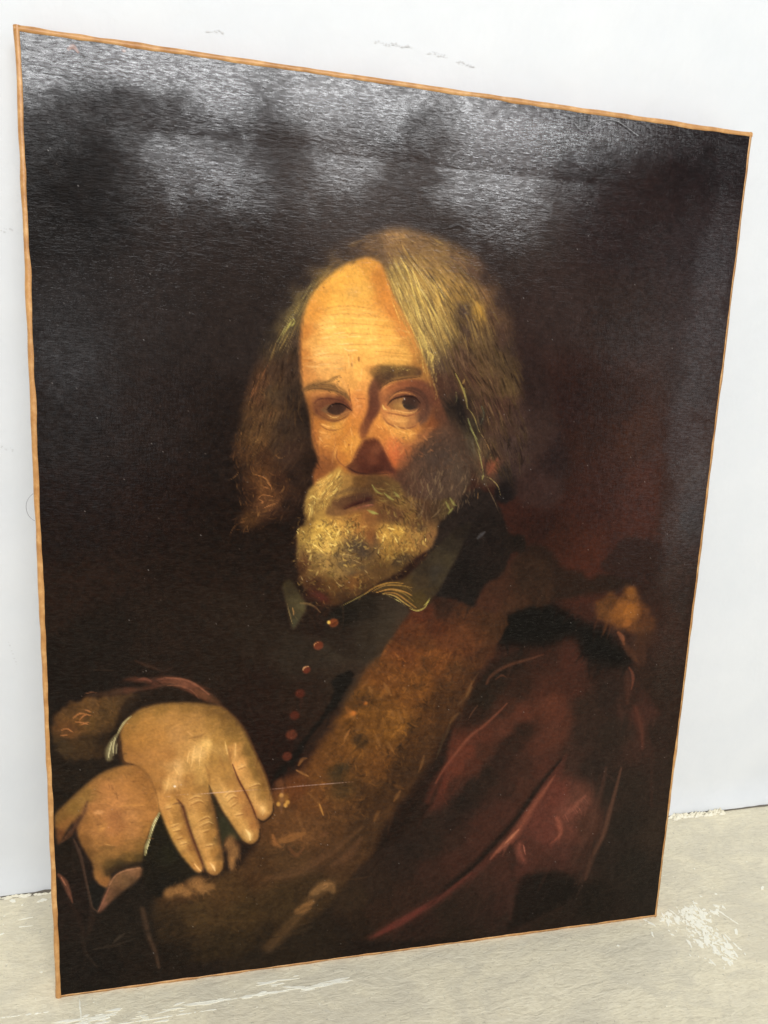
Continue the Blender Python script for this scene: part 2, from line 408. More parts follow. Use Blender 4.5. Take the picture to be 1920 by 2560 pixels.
PAINT = [
('F',0,((-55.4,855),(713.6,986.6),(978.1,-347.9),(-116.8,-106.3)),((16.7,778,34,30,30),(128.3,779.4,38,33,33),(283.7,782,40,34,33),(460.7,781.9,36,28,28),(579.6,779.2,34,24,26),(26.8,683.8,30,27,26),(128,693.9,40,33,30),(253.6,712.4,52,45,42),(320.9,719.2,48,41,38),(393.6,700.8,46,38,35),(487.8,709.5,40,28,27),(581.8,704.3,40,30,31),(23.8,596.7,36,33,33),(97.2,601.5,40,34,32),(165.3,606,42,35,32),(437.3,630.6,48,37,34),(496.7,627.6,44,33,29),(591.6,633.8,46,36,35),(21.1,520.4,34,28,26),(96.2,523.1,38,29,25),(146.6,508.5,36,27,22),(435.8,560.4,50,33,28),(464.2,554.4,45,27,22),(525.2,557,52,35,28),(582,578.1,46,35,32),(18.4,440.5,36,24,20),(95.2,447.6,38,24,18),(146.8,423.8,36,24,17),(462.5,488,49,29,22),(513.7,511.8,54,32,22),(548.8,501.3,54,32,22),(567.9,520.9,46,30,25),(592.2,502.3,52,42,38),(31.3,373.5,40,26,19),(110.5,371.8,38,25,18),(174.1,363.2,38,26,19),(434.3,442.4,54,29,22),(475.8,434.8,59,31,22),(538.5,442.9,62,32,22),(573.4,443,54,34,25),(591.2,443.1,46,39,38),(491.5,403.5,65,32,21),(551.9,403,45,27,21),(525.3,407.2,46,27,22),(585.6,382.2,48,34,29),(601.9,361.2,44,32,28),(577.2,340.9,50,31,24),(29.4,310.8,32,22,17),(93.6,318.8,38,25,18),(174.8,296.6,42,24,16),(231.9,293.8,40,25,17),(178.9,239,40,21,14),(211.3,236.7,38,22,16),(14.3,232.1,36,28,20),(18.4,163.9,34,26,18),(9.7,98.5,36,26,22),(20.4,15.4,32,26,22),(89.8,17.1,36,28,22),(66.2,70.7,34,28,22),(200.6,-0.3,40,32,22),(320.3,-0.6,36,26,20),(449.3,3.9,38,28,22),(587.2,23.7,34,29,24),(583.2,255,44,30,23),(592.3,141.8,44,34,27),(571.8,73.6,36,30,25)),1,0,0.12),
('T',((6.8,792.3),(602.7,791.9),(565.7,362),(396.2,365.6),(430.2,623.3),(357.9,691),(190,663.7),(146.6,508.5),(147,334.9),(2.6,339.9)),(((6.4,784.4),(600,781.5)),((10.8,625.2),(158.9,618)),((437.9,623.8),(585.6,615.2)),((6.5,440.5),(146.8,423.8)),((473.2,461.7),(581.7,447))),1500,15.7,1.83,(0.82,1.2),0.35,0.05,0.02,None,0.8,0.12,None),
('T',((6.8,792.3),(602.7,791.9),(577.2,482.5),(397.2,654.9),(190,663.7),(146.4,573.3),(11.3,566)),(((11.7,785.2),(11.3,566)),((282.9,799.6),(290.5,710)),((579.6,779.2),(572.2,521)),((392,720),(407.4,621.8))),700,9.16,1.31,(0.85,1.18),0.3,0.05,0.02,None,0.8,0.12,None),
('F',17.51,((446.4,582.5),(517.2,574.3),(555,538.3),(559,454.7),(558.5,433.2),(513.7,414.7),(500.1,397.5),(462.5,409.3),(423.1,420.6),(416.7,446.7),(447.4,460.7),(461.8,494.9),(450.8,534.6),(431.2,562.5)),((488.8,562.4,45,28,21),(478.3,522.2,48,28,19),(531.4,517,56,32,19),(497.3,481.9,53,29,20),(543.1,482.7,62,32,20),(485.8,447.2,54,28,19),(539.5,447.5,60,31,21),(450.5,426.1,53,28,18),(488.8,417.6,62,31,19),(439.6,433.1,44,25,20),(453.9,547.8,44,26,21)),0.85,0,0.12),
('F',2.09,((514,411.8),(519.4,418.9),(531,426.1),(539,424.6),(550.6,420.3),(563.6,417.3),(569,399.8),(554,391.1),(532.1,388.5),(506.8,391.7),(502.8,400.4)),((46,29,23),),0.85,1.19,0),
('F',3.55,((422,416.5),(438,417.8),(452,409.3),(463.8,395.1),(479.2,392),(492.3,383.2),(504,388.8),(526.2,385.6),(539.6,378.1),(518.4,371.1),(493.8,368.7),(471.2,364.8),(441.3,362.6),(412.6,370.3),(408,391.5)),((40,28,20),),0.85,1.42,0),
('F',4.36,((559.6,538.4),(596.8,553.5),(608.9,512.2),(589.4,490.6),(578.5,476.3),(578.3,440.5),(568.9,426),(558.7,483)),((50,32,24),),0.6,0,0),
('F',6.91,((146.9,378.1),(195.1,348),(241.7,331.5),(296.1,356.4),(308,344.6),(290.6,310.5),(269.7,268.5),(240.9,230.7),(204.9,193.5),(175.9,184),(140.3,260.8),(116.5,284.7),(61,305.8),(22.7,296.9),(11.8,339.6),(62.4,372.8)),((174.4,333.9,40,30,22),(209.7,317.7,42,35,27),(252.7,331.2,48,42,33),(282.6,322.4,52,46,36),(261.3,292.4,48,38,29),(217.7,279.2,42,28,20),(174.8,289.1,40,24,17),(147,316.5,38,26,18),(196.8,237.7,42,22,15),(175.5,219.7,40,21,14),(233.1,247.1,44,30,22),(100.4,336.5,38,26,19),(45.7,331.4,34,24,18)),0.9,0,0.1),
('F',1.51,((242.9,293.3),(257.4,300.3),(263.1,294.3),(254.4,279.1),(247.3,265.8),(236.6,254.7),(222.4,234),(215.3,220.6),(201,203.8),(192,198.6),(195.5,208.2),(206.2,217.3),(211.5,226.8),(227.6,247.4),(238.2,264.4),(245.1,279.6)),((18,15,13),),0.75,1.13,0),
('F',5.32,((307.5,354.2),(337.7,359.2),(373.1,354.4),(402,341.9),(398.2,310),(381.4,290.6),(379,266.3),(360.3,242.8),(342.3,206.8),(316.5,167.1),(297.9,139.2),(287.4,106.1),(260.9,74.6),(215.3,37.2),(147.8,16.7),(97,24.4),(83.4,60.1),(89,92.3),(101.4,105),(126.1,106.1),(154.8,108.9),(176.4,135.3),(183.3,167.2),(190.4,184.7),(204.8,195.5),(222.8,214),(240.7,238.6),(254.8,265.4),(272.4,295.8),(291.7,327.9)),((319.4,344.3,86,42,21),(342.9,335.8,90,45,23),(375,326.9,77,42,23),(389.9,342.2,65,36,20),(309.1,321.4,94,51,23),(336.5,312.5,101,57,24),(365.1,295.4,79,47,23),(291.1,298.8,94,55,23),(322.6,281.5,98,58,23),(351.1,263.8,72,44,21),(277.2,268.1,98,61,23),(301.2,242.6,101,63,23),(329.5,224.4,72,45,21),(271,232.6,98,61,23),(291.1,206.7,90,55,23),(315,196.5,63,41,21),(252.4,221.8,94,58,24),(257.2,189,86,55,24),(284.7,174.2,69,45,23),(234.2,203.1,90,55,24),(227.5,175.2,90,55,26),(254.6,152,77,50,26),(212.3,188.8,90,51,24),(198.1,157.6,86,55,28),(220.7,143,88,57,30),(274.4,137.4,62,42,24),(206.3,115.4,72,50,28),(244.3,111,67,45,26),(176.7,106.3,67,45,24),(147.6,89,67,47,24),(111.8,97.6,67,45,24),(118.8,67.7,63,47,25),(162.3,61.8,59,44,23),(199.5,69.6,56,42,23),(229.7,82.9,54,40,23),(100.9,57.6,46,35,21),(147.7,29.6,46,36,21),(192.5,31.7,43,33,20),(97.1,28.7,35,27,19)),1,3.8,0.16),
('F',3.25,((404.6,305.7),(428.6,314.9),(449.1,318.2),(480.5,321.1),(503.6,305.8),(542.6,291.5),(563.2,269.1),(590.1,237),(601.2,222.9),(604.3,122.1),(607.6,35.7),(594.1,5.6),(436,3.4),(286.9,15.7),(270.3,29.3),(249.9,49.9),(268.2,91.1),(291.2,110),(318.3,128.6),(341.3,152),(355.5,189),(361.1,230.4),(374.9,266.6),(389.5,290.2)),((417.3,301.1,42,28,21),(450.3,303.8,52,30,22),(484.5,302.4,62,33,24),(510.8,299.2,40,26,20),(398.2,281.7,40,28,20),(427.6,276.1,48,30,22),(457.1,274.5,62,34,24),(485.1,273.1,60,33,24),(391.2,265.7,38,28,20),(384.2,249.6,46,29,21),(412.5,256.2,58,34,24),(434.1,246.5,78,42,29),(462.9,257.4,80,43,29),(472.7,244.2,74,40,28),(498.2,251.2,46,32,25),(393.8,228.2,74,39,27),(414.2,233.1,74,41,29),(378.5,212.5,84,42,28),(395,211.3,64,37,26),(367.2,196.5,86,43,29),(383.7,195.2,70,38,27),(351.9,180.9,84,40,28),(368.4,177.3,60,35,26),(344.7,164.5,70,37,27),(435.3,231.7,46,30,23),(423.8,217.6,46,30,23),(412.4,201.4,46,30,24),(401,185.2,42,30,24),(385.1,173.7,40,30,25),(377.8,159.3,38,29,25),(362.4,141.3,42,30,25),(342.1,136.9,42,30,24),(470.3,222.9,74,41,29),(454.1,211.2,72,40,29),(460,193.4,66,37,28),(438.6,190.8,56,35,27),(440.4,168.9,62,37,28),(423.5,166,52,34,27),(420.7,146.6,62,36,28),(404.7,132.7,60,35,27),(393.3,114,60,35,27),(372.2,116.3,50,33,26),(373.4,96.3,58,34,26),(347.3,116.8,42,31,25),(327.3,110.3,40,30,25),(344.9,86.3,52,33,26),(320.2,89.2,42,30,24),(321.2,67,48,32,24),(296.6,74.5,44,32,24),(293.7,48.4,46,31,22),(273.1,64.3,48,36,24),(274,37.7,40,29,20),(501.2,220.8,46,33,27),(492.2,199.7,52,35,28),(515.7,186.8,42,32,27),(530.4,218.8,42,32,26),(525.7,262.5,42,30,25),(546.5,257,50,32,25),(545.3,226.6,44,33,27),(562.2,238.7,60,35,28),(566.1,205.3,54,35,28),(583.4,215.2,44,31,25),(589,169.7,44,33,27),(564.3,160.4,42,33,27),(537.1,155.9,40,32,27),(557.7,115,38,32,27),(538,82.2,38,31,26),(572.6,66.4,36,31,26),(595.1,99.5,44,35,28),(595,39.7,36,31,26),(476.3,156.9,88,46,35),(460.5,136.1,84,45,35),(471.4,112.5,86,46,36),(491.4,137.6,94,53,41),(503.7,149.9,84,50,38),(498.1,114.2,82,47,36),(491.6,87.4,70,41,33),(511.4,117.5,64,40,30),(459.6,95.6,70,40,31),(483.6,76.8,60,36,29),(447.6,81,66,38,30),(510,85.3,56,36,28),(471.8,57.3,38,29,24),(450.4,46,42,30,25),(495.6,45,36,28,23),(426.4,72.1,60,36,28),(409.9,60.4,54,35,28),(436.3,57.1,54,34,27),(424.6,37.8,52,33,27),(393.4,48.8,46,32,25),(368.5,38.3,42,31,24),(399.5,22.6,44,31,25),(344,25.7,44,29,23),(387.3,10.4,40,30,22),(474.7,24.1,38,29,22),(531.6,30.9,34,28,22),(435.1,15.4,44,31,25)),1,1.22,0.1),
('F',8.84,((400.7,332),(403.8,343.8),(415,356.3),(430.7,363.9),(445.1,364.6),(464.6,355.1),(485,341.4),(505,334.7),(521.6,321.7),(536.2,308.7),(547.7,295.5),(533.4,294),(513,299.1),(492.7,306.2),(486.8,323),(473.5,327.5),(457.3,319.9),(436.5,318.6),(415.8,320.4),(403.6,319.9)),((14,12,10),),0.95,2.01,0.1),
('F',3.34,((502.4,359.3),(514.3,369.2),(527.6,366.9),(533,376.9),(542,374.7),(552.5,360.2),(562.7,349.6),(568.9,334.8),(560.9,326.7),(543,327.3),(529.2,331.9),(515.4,338.5),(501.5,347.1)),((533.8,350.3,112,66,26),(515.6,356.9,84,52,24),(554.2,345.7,78,46,24),(535.9,370.8,92,56,24),(542.3,333.5,88,52,24)),0.9,2.93,0.2),
('B',538.2,369.7,5.51,6.35,0.2,(120,72,28),0.7,0.4,0),
('B',531.4,352.4,11.69,9.56,0.3,(132,78,30),0.7,0.5,0),
('B',542.7,349.1,8.56,8.56,0,(140,84,32),0.6,0.5,0),
('B',537.3,338.3,5.57,4.28,0.4,(138,80,32),0.7,0.4,0),
('B',523,348.6,7.63,5.93,0.2,(112,66,26),0.7,0.5,0),
('B',556.7,324.7,10.86,13.03,0,(66,42,26),0.6,0.8,0),
('B',554.6,303.7,6.56,13.12,0.2,(66,40,26),0.6,0.8,0),
('S',((528.5,328.8),(533.5,323.4),(536.5,316)),(2.84,5.16,1.81),(140,80,46),0.8,0.6,0,0.4),
('S',((535.3,317.1),(545.4,306.2),(553.1,297.4)),(4.07,7.4,2.59),(84,50,30),0.7,0.8,0,0.4),
('S',((544.8,291.4),(549.2,284.8),(550.8,276.2),(549.8,267.6)),(1.76,3.53,1.32),(100,54,38),0.65,0.8,0,0.4),
('S',((543.1,287.2),(546.1,270),(547,252.6)),(4.12,7.5,2.62),(74,42,30),0.6,0.9,0,0.4),
('S',((556.6,247.7),(559.6,241),(566.1,225.2),(569.8,202.8)),(6.78,9.05,4.52),(76,42,31),0.7,0.9,0,0.4),
('S',((538.1,251),(542.1,235.5)),(3.68,6.69,2.34),(64,40,32),0.6,0.9,0,0.4),
('S',((570.2,229.4),(581.5,192.9),(588.7,132.9)),(3.29,5.99,2.1),(60,38,30),0.45,1,0,0.4),
('S',((393.1,281.9),(396.7,288.9),(407.4,296.5),(419.4,301.1),(433.6,304.5),(449.9,309)),(2.05,2.67,2.67,2.26,0.82),(84,50,34),0.65,0.8,0,0.4),
('S',((402.1,285.6),(407.9,289.4),(413.2,287.1)),(1.13,2.05,0.72),(88,52,36),0.7,0.6,0,0.4),
('S',((415.9,260.1),(406.7,250.3),(393.2,237.6),(381.5,229),(372,218.2),(362.6,205.3),(355.1,195.4),(347.8,181.2)),(0.83,1.86,2.28,2.69,2.28,1.86,1.45),(112,60,42),0.7,0.8,0,0.4),
('S',((362.6,205.3),(353.3,191.3),(344.2,173.1),(340.7,162.7)),(4.15,8.3,6.23),(92,44,32),0.6,1,0,0.4),
('S',((384.2,293.5),(377.9,282.7),(374.7,270.7)),(1.11,2.02,0.71),(92,66,42),0.8,0.6,0,0.4),
('S',((378.2,278.6),(372.8,268.7),(365.2,261)),(2.01,3.65,1.28),(92,64,38),0.8,0.6,0,0.4),
('S',((367.8,252.6),(360.1,247),(356.8,234.8),(351.6,220.7)),(1.8,3.26,1.14),(78,58,36),0.7,0.8,0,0.4),
('S',((385.5,259.8),(379.9,251.9),(377.3,245.9)),(0.9,1.64,0.57),(92,60,42),0.6,0.6,0,0.4),
('S',((334.2,210.6),(331.8,199.3),(329.1,193.3)),(1.35,2.45,0.86),(100,68,38),0.7,0.6,0,0.4),
('S',((353,231),(349.8,216.7),(346.4,206.5)),(1.58,2.87,1),(66,56,38),0.7,0.8,0,0.4),
('S',((479.3,196.3),(463.5,177.9),(448,155),(434.6,134.2),(416.8,113.8),(395,89.3),(370.8,69.8),(348.9,50),(327.2,28.1)),(3.08,6.15,7.91,7.91,7.47,6.59,5.71,4.83),(34,24,20),0.75,0.8,0,0.4),
('S',((484.4,200.3),(474.3,179.2),(462.8,160.3),(451.2,143.7),(441.7,126.8),(432,112.1),(413.8,96.2),(391.6,76.2),(363.2,57.2),(334.9,40.6),(308.7,28.4),(288.8,19.5)),(3.09,10.15,9.71,8.83,8.83,7.95,7.51,7.51,10.15,12.8,12.8,5.74),(82,42,33),0.65,1,0,0.4),
('S',((472.3,177.1),(460.8,158.3),(451.2,143.7),(441.7,126.8),(434,114.2),(419.8,102.2),(410.8,92)),(1.33,4.87,6.19,7.52,7.96,5.75,2.21),(116,64,46),0.65,0.9,0.1,0.4),
('S',((439.8,122.5),(433.8,116.4),(425.8,108.3),(415.8,98.2)),(1.77,5.75,4.86,1.33),(150,90,64),0.55,0.9,0.2,0.4),
('T',((441.9,124.5),(435.5,123),(411.6,96.4),(416.1,93.7),(438.7,109.2)),(((439.7,124.8),(428.1,105.8)),),26,5.76,0.89,(1,1.3),0.7,0.2,0,None,0.5,0.12,None),
('S',((342.9,46.3),(316.8,31.8),(294.8,21.4)),(4.32,7.77,3.45),(94,42,34),0.7,0.8,0,0.4),
('S',((441.2,105.5),(440.7,97.7),(445.9,88),(449.6,83)),(5.39,9.89,8.99,3.15),(112,60,46),0.65,0.9,0.2,0.4),
('S',((445.7,103.9),(448.8,92.2)),(0.99,1.8,0.63),(180,104,80),0.6,0.5,0,0.4),
('S',((451.8,82.8),(446.7,65),(443.5,49.2)),(5.49,9.97,3.49),(72,40,32),0.6,0.9,0,0.4),
('S',((430.5,103.3),(436,89.1),(434.6,77.9)),(6.15,11.18,3.91),(44,30,24),0.7,0.9,0,0.4),
('S',((480.5,130.8),(483.9,122.5),(486.5,113.2),(482,106.8),(475.7,101.8)),(4.08,5.45,3.63,3.63,1.13),(132,70,50),0.6,0.9,0.2,0.4),
('S',((489.6,133.3),(499.8,143.6),(510.2,152.7)),(3.16,7.68,3.16),(116,66,50),0.7,0.7,0.15,0.4),
('T',((483.3,129.4),(510,153.9),(513,146.8),(492.5,126.2)),(((483.6,149.5),(494.5,128.3)),),24,8.11,1.13,(1.05,1.35),0.6,0.1,0,None,0.5,0.12,None),
('S',((530.7,183.4),(527.9,156.8),(521.5,130.1),(513,101.2),(504,76.7)),(2.29,5.5,6.88,6.88,3.67),(72,46,36),0.7,0.9,0,0.4),
('S',((548,182.1),(544,155.3),(539.8,130.7),(535.5,105.8),(526.3,83.5),(519.8,56.1)),(1.86,4.19,5.12,5.58,6.51,3.72),(82,54,40),0.7,0.9,0,0.4),
('S',((516.9,130.6),(523.3,134.5),(520.8,114.2)),(3.02,5.5,1.92),(80,52,40),0.5,0.9,0,0.4),
('S',((414.9,50.6),(411.8,32.5),(421.5,19.6)),(7.45,13.54,4.74),(40,28,23),0.6,1,0,0.4),
('S',((426,76.7),(437,47.8),(436.9,19.8)),(4.25,7.72,2.7),(62,38,31),0.6,1,0,0.4),
('S',((389.3,47),(386,31.4),(395.6,16.2)),(3.68,6.69,2.34),(38,28,22),0.5,1,0,0.4),
('S',((589.2,128.2),(598,75.4)),(5.32,9.67,3.38),(46,37,29),0.5,1,0,0.4),
('S',((497.3,25.8),(466.4,15.8),(449.1,6.3)),(3.84,6.98,2.44),(50,34,27),0.5,1,0,0.4),
('S',((587.5,62.3),(565.4,45.8),(540.4,36.9)),(2.12,3.85,1.35),(48,38,31),0.5,1,0,0.4),
('F',4.61,((435.8,5.8),(441.1,23.9),(441.4,47.2),(448.5,69.4),(466.5,67.2),(488.8,69.2),(513.7,47.4),(492.5,28.8),(466.4,15.8)),((30,23,19),),0.7,1.38,0),
('B',331.4,298.9,4.6,6.01,0.3,(44,31,19),0.3,1,0),
('T',((326,305.9),(336.1,305.4),(336.8,291.9),(326.7,292.4)),(((326.7,292.4),(336.1,305.4)),((326.3,299.2),(331,305.7))),14,5.08,1.76,(0.9,1.5),0.55,0.1,0.3,None,0.7,0.9,((36,26,16),(48,33,20),(58,40,22))),
('B',360.9,297.6,7.19,5.39,0.6,(44,31,19),0.25,1,0),
('T',((352.6,303.9),(368.5,303.3),(369.3,291.2),(353.4,291.9)),(((353.4,291.9),(368.5,303.3)),((353,297.9),(360.6,303.6))),18,5.16,1.78,(0.9,1.5),0.45,0.1,0.3,None,0.7,0.9,((36,26,16),(48,33,20),(58,40,22))),
('B',346.1,280.3,10.77,4.67,0.9,(44,31,19),0.28,1,0),
('T',((334,286.1),(357.8,284.9),(358.4,274.4),(334.6,275.6)),(((334.6,275.6),(357.8,284.9)),((334.3,280.9),(345.8,285.5))),23,5.14,1.78,(0.9,1.5),0.5,0.1,0.3,None,0.7,0.9,((36,26,16),(48,33,20),(58,40,22))),
('B',337.2,264.6,10.79,5.39,0.8,(44,31,19),0.3,1,0),
('T',((325.1,271.3),(348.7,270),(349.4,257.8),(325.7,259.2)),(((325.7,259.2),(348.7,270)),((325.4,265.3),(336.8,270.7))),23,5.15,1.78,(0.9,1.5),0.55,0.1,0.3,None,0.7,0.9,((36,26,16),(48,33,20),(58,40,22))),
('B',320.7,241.3,10.8,4.68,0.9,(44,31,19),0.33,1,0),
('T',((308.7,247.4),(332.3,245.9),(332.8,235.2),(309.2,236.8)),(((309.2,236.8),(332.3,245.9)),((309,242.1),(320.5,246.6))),23,5.15,1.78,(0.9,1.5),0.6,0.1,0.3,None,0.7,0.9,((36,26,16),(48,33,20),(58,40,22))),
('B',271.3,274.3,7.97,3.81,0.3,(44,31,19),0.3,1,0),
('T',((262.5,279.1),(279.8,278.2),(280.2,269.5),(262.8,270.4)),(((262.8,270.4),(279.8,278.2)),((262.7,274.8),(271.2,278.6))),19,4.97,1.72,(0.9,1.5),0.55,0.1,0.3,None,0.7,0.9,((36,26,16),(48,33,20),(58,40,22))),
('B',271.9,232.5,8.1,5.99,-0.4,(44,31,19),0.3,1,0),
('T',((262.9,239.9),(280.4,238.7),(281,225),(263.4,226.2)),(((263.4,226.2),(280.4,238.7)),((263.2,233.1),(271.7,239.3))),19,5.05,1.75,(0.9,1.5),0.55,0.1,0.3,None,0.7,0.9,((36,26,16),(48,33,20),(58,40,22))),
('B',312.1,217.4,10.85,4.34,0.9,(44,31,19),0.33,1,0),
('T',((300.1,223.2),(323.7,221.5),(324.2,211.5),(300.6,213.3)),(((300.6,213.3),(323.7,221.5)),((300.3,218.3),(311.9,222.3))),23,5.18,1.79,(0.9,1.5),0.6,0.1,0.3,None,0.7,0.9,((36,26,16),(48,33,20),(58,40,22))),
('B',307,201.3,8.35,5.08,0.8,(44,31,19),0.3,1,0),
('T',((297.7,207.8),(315.8,206.4),(316.3,194.8),(298.2,196.2)),(((298.2,196.2),(315.8,206.4)),((297.9,202),(306.7,207.1))),19,5.21,1.8,(0.9,1.5),0.55,0.1,0.3,None,0.7,0.9,((36,26,16),(48,33,20),(58,40,22))),
('B',322.6,281.5,4.61,2.13,0.3,(44,31,19),0.22,1,0),
('T',((317.4,284.1),(327.5,283.6),(327.8,278.8),(317.7,279.3)),(((317.7,279.3),(327.5,283.6)),((317.5,281.7),(322.5,283.9))),14,5.1,1.77,(0.9,1.5),0.4,0.1,0.3,None,0.7,0.9,((36,26,16),(48,33,20),(58,40,22))),
('B',277.2,268.1,10.45,3.48,0.4,(44,31,19),0.22,1,0),
('T',((265.8,272.6),(288.5,271.4),(288.8,263.4),(266,264.7)),(((266,264.7),(288.5,271.4)),((265.9,268.7),(277.1,272))),23,4.99,1.73,(0.9,1.5),0.4,0.1,0.3,None,0.7,0.9,((36,26,16),(48,33,20),(58,40,22))),
('B',258.6,205.2,10.61,7.08,0.2,(44,31,19),0.28,1,0),
('T',((247,214.2),(269.8,212.4),(270.4,196.1),(247.5,198)),(((247.5,198),(269.8,212.4)),((247.3,206.1),(258.4,213.3))),23,5.06,1.75,(0.9,1.5),0.5,0.1,0.3,None,0.7,0.9,((36,26,16),(48,33,20),(58,40,22))),
('B',269,181.8,10.77,10.77,0.4,(44,31,19),0.28,1,0),
('T',((257.1,195.1),(280.1,193.2),(281,168.3),(257.8,170.4)),(((257.8,170.4),(280.1,193.2)),((257.4,182.8),(268.5,194.2))),23,5.13,1.77,(0.9,1.5),0.5,0.1,0.3,None,0.7,0.9,((36,26,16),(48,33,20),(58,40,22))),
('B',253.3,193.4,5.32,10.63,0.2,(44,31,19),0.28,1,0),
('T',((247.3,206.1),(258.6,205.2),(259.4,180.6),(248,181.6)),(((248,181.6),(258.6,205.2)),((247.6,193.9),(252.9,205.6))),15,5.08,1.76,(0.9,1.5),0.5,0.1,0.3,None,0.7,0.9,((36,26,16),(48,33,20),(58,40,22))),
('B',296.1,181.5,9.09,4.37,0.8,(44,31,19),0.28,1,0),
('T',((286.1,187.3),(305.7,185.7),(306.2,175.6),(286.5,177.3)),(((286.5,177.3),(305.7,185.7)),((286.3,182.3),(295.9,186.5))),20,5.22,1.81,(0.9,1.5),0.5,0.1,0.3,None,0.7,0.9,((36,26,16),(48,33,20),(58,40,22))),
('B',277.7,153.9,14.57,4.74,0.8,(44,31,19),0.22,1,0),
('T',((262,160.9),(293.2,157.9),(293.6,146.9),(262.3,150)),(((262.3,150),(293.2,157.9)),((262.2,155.4),(277.5,159.4))),28,5.21,1.8,(0.9,1.5),0.4,0.1,0.3,None,0.7,0.9,((36,26,16),(48,33,20),(58,40,22))),
('B',276.5,334.1,10.18,3.39,0.2,(44,31,19),0.19,1,0),
('T',((265.3,338.3),(287.6,337.6),(287.9,329.9),(265.6,330.7)),(((265.6,330.7),(287.6,337.6)),((265.4,334.5),(276.4,338))),23,4.86,1.68,(0.9,1.5),0.35,0.1,0.3,None,0.7,0.9,((36,26,16),(48,33,20),(58,40,22))),
('B',332.8,308.7,7.05,3.17,0.4,(44,31,19),0.17,1,0),
('T',((324.9,312.6),(340.4,312),(340.8,304.8),(325.2,305.5)),(((325.2,305.5),(340.4,312)),((325,309.1),(332.6,312.3))),18,5.07,1.75,(0.9,1.5),0.3,0.1,0.3,None,0.7,0.9,((36,26,16),(48,33,20),(58,40,22))),
('B',359.5,321.5,6.4,3.2,0.2,(44,31,19),0.17,1,0),
('T',((352.2,325.3),(366.4,324.8),(366.8,317.7),(352.6,318.2)),(((352.6,318.2),(366.4,324.8)),((352.4,321.8),(359.2,325.1))),17,5.11,1.77,(0.9,1.5),0.3,0.1,0.3,None,0.7,0.9,((36,26,16),(48,33,20),(58,40,22))),
('B',387.1,324.5,10.81,7.2,0.1,(44,31,19),0.17,1,0),
('T',((374.6,332.8),(398.7,332),(399.8,316),(375.6,316.9)),(((375.6,316.9),(398.7,332)),((375.1,324.9),(386.6,332.4))),23,5.15,1.78,(0.9,1.5),0.3,0.1,0.3,None,0.7,0.9,((36,26,16),(48,33,20),(58,40,22))),
('B',374,340.7,5.33,4.62,0.3,(44,31,19),0.17,1,0),
('T',((367.8,346),(379.7,345.7),(380.4,335.4),(368.4,335.8)),(((368.4,335.8),(379.7,345.7)),((368.1,340.9),(373.7,345.8))),15,5.11,1.77,(0.9,1.5),0.3,0.1,0.3,None,0.7,0.9,((36,26,16),(48,33,20),(58,40,22))),
('B',263.1,241.1,5.24,3.5,0.3,(44,31,19),0.17,1,0),
('T',((257.3,245.5),(268.6,244.7),(268.9,236.7),(257.6,237.5)),(((257.6,237.5),(268.6,244.7)),((257.4,241.5),(263,245.1))),15,5.03,1.74,(0.9,1.5),0.3,0.1,0.3,None,0.7,0.9,((36,26,16),(48,33,20),(58,40,22))),
('T',((303.8,352.4),(393.2,352),(388.4,306.4),(362.8,267.2),(337.2,227.9),(304,180.8),(270.2,146.3),(239.1,161.8),(227.1,191.6),(265.9,268.7),(286.8,310.7)),(((307.9,346.6),(331.5,332.3)),((299.9,314),(310.6,290)),((265.9,268.7),(274.3,244.4)),((245,218.4),(261.2,184.5)),((348.2,312.1),(342.2,280.5))),240,8.35,4.93,(0.6,1.4),0.42,0.1,0.3,(140,88,32),0.9,0.9,None),
('T',((303.8,352.4),(393.2,352),(388.4,306.4),(362.8,267.2),(337.2,227.9),(304,180.8),(270.2,146.3),(239.1,161.8),(227.1,191.6),(265.9,268.7),(286.8,310.7)),(((307.9,346.6),(331.5,332.3)),((299.9,314),(310.6,290)),((265.9,268.7),(274.3,244.4)),((245,218.4),(261.2,184.5)),((348.2,312.1),(342.2,280.5))),420,6.83,2.85,(0.6,1.45),0.5,0.2,0.4,(150,94,36),0.7,0.9,None),
('S',((394.8,330.2),(377.1,294.8),(355.5,255.4),(333.9,215.8),(311.9,180.1),(281.8,149.3)),(12.19,18.29,20.32,20.32,18.29,12.19),(48,33,22),0.5,1,0,0.4),
('T',((303.8,352.4),(393.2,352),(388.4,306.4),(362.8,267.2),(337.2,227.9),(304,180.8),(270.2,146.3),(239.1,161.8),(227.1,191.6),(265.9,268.7),(286.8,310.7)),(((307.9,346.6),(331.5,332.3)),((299.9,314),(310.6,290)),((265.9,268.7),(274.3,244.4)),((245,218.4),(261.2,184.5)),((348.2,312.1),(342.2,280.5))),1000,6.45,1.71,(0.62,1.42),0.55,0.25,0.3,(140,88,32),0.6,0.6,None),
('S',((260.5,261.1),(263.6,253)),(1.91,3.48,1.22),(122,78,36),0.5,1,0.3,0.4),
('S',((298.5,260.9),(302.6,254.6),(300.9,248.7)),(1.95,3.55,1.24),(122,78,36),0.5,1,0.3,0.4),
('S',((285.1,235.6),(290.5,223.1)),(1.96,3.57,1.25),(122,78,36),0.5,1,0.3,0.4),
('S',((297,228.7),(303.3,218.1)),(1.98,3.6,1.26),(122,78,36),0.5,1,0.3,0.4),
('S',((259.3,241.4),(255.9,231.6)),(1.92,3.5,1.22),(122,78,36),0.5,1,0.3,0.4),
('S',((306.3,258.4),(311.7,246)),(1.97,3.58,1.25),(122,78,36),0.5,1,0.3,0.4),
('S',((277.5,283.8),(280.6,277.7)),(1.91,3.48,1.22),(122,78,36),0.5,1,0.3,0.4),
('S',((291.6,287),(298.8,274.8)),(1.93,3.51,1.23),(122,78,36),0.5,1,0.3,0.4),
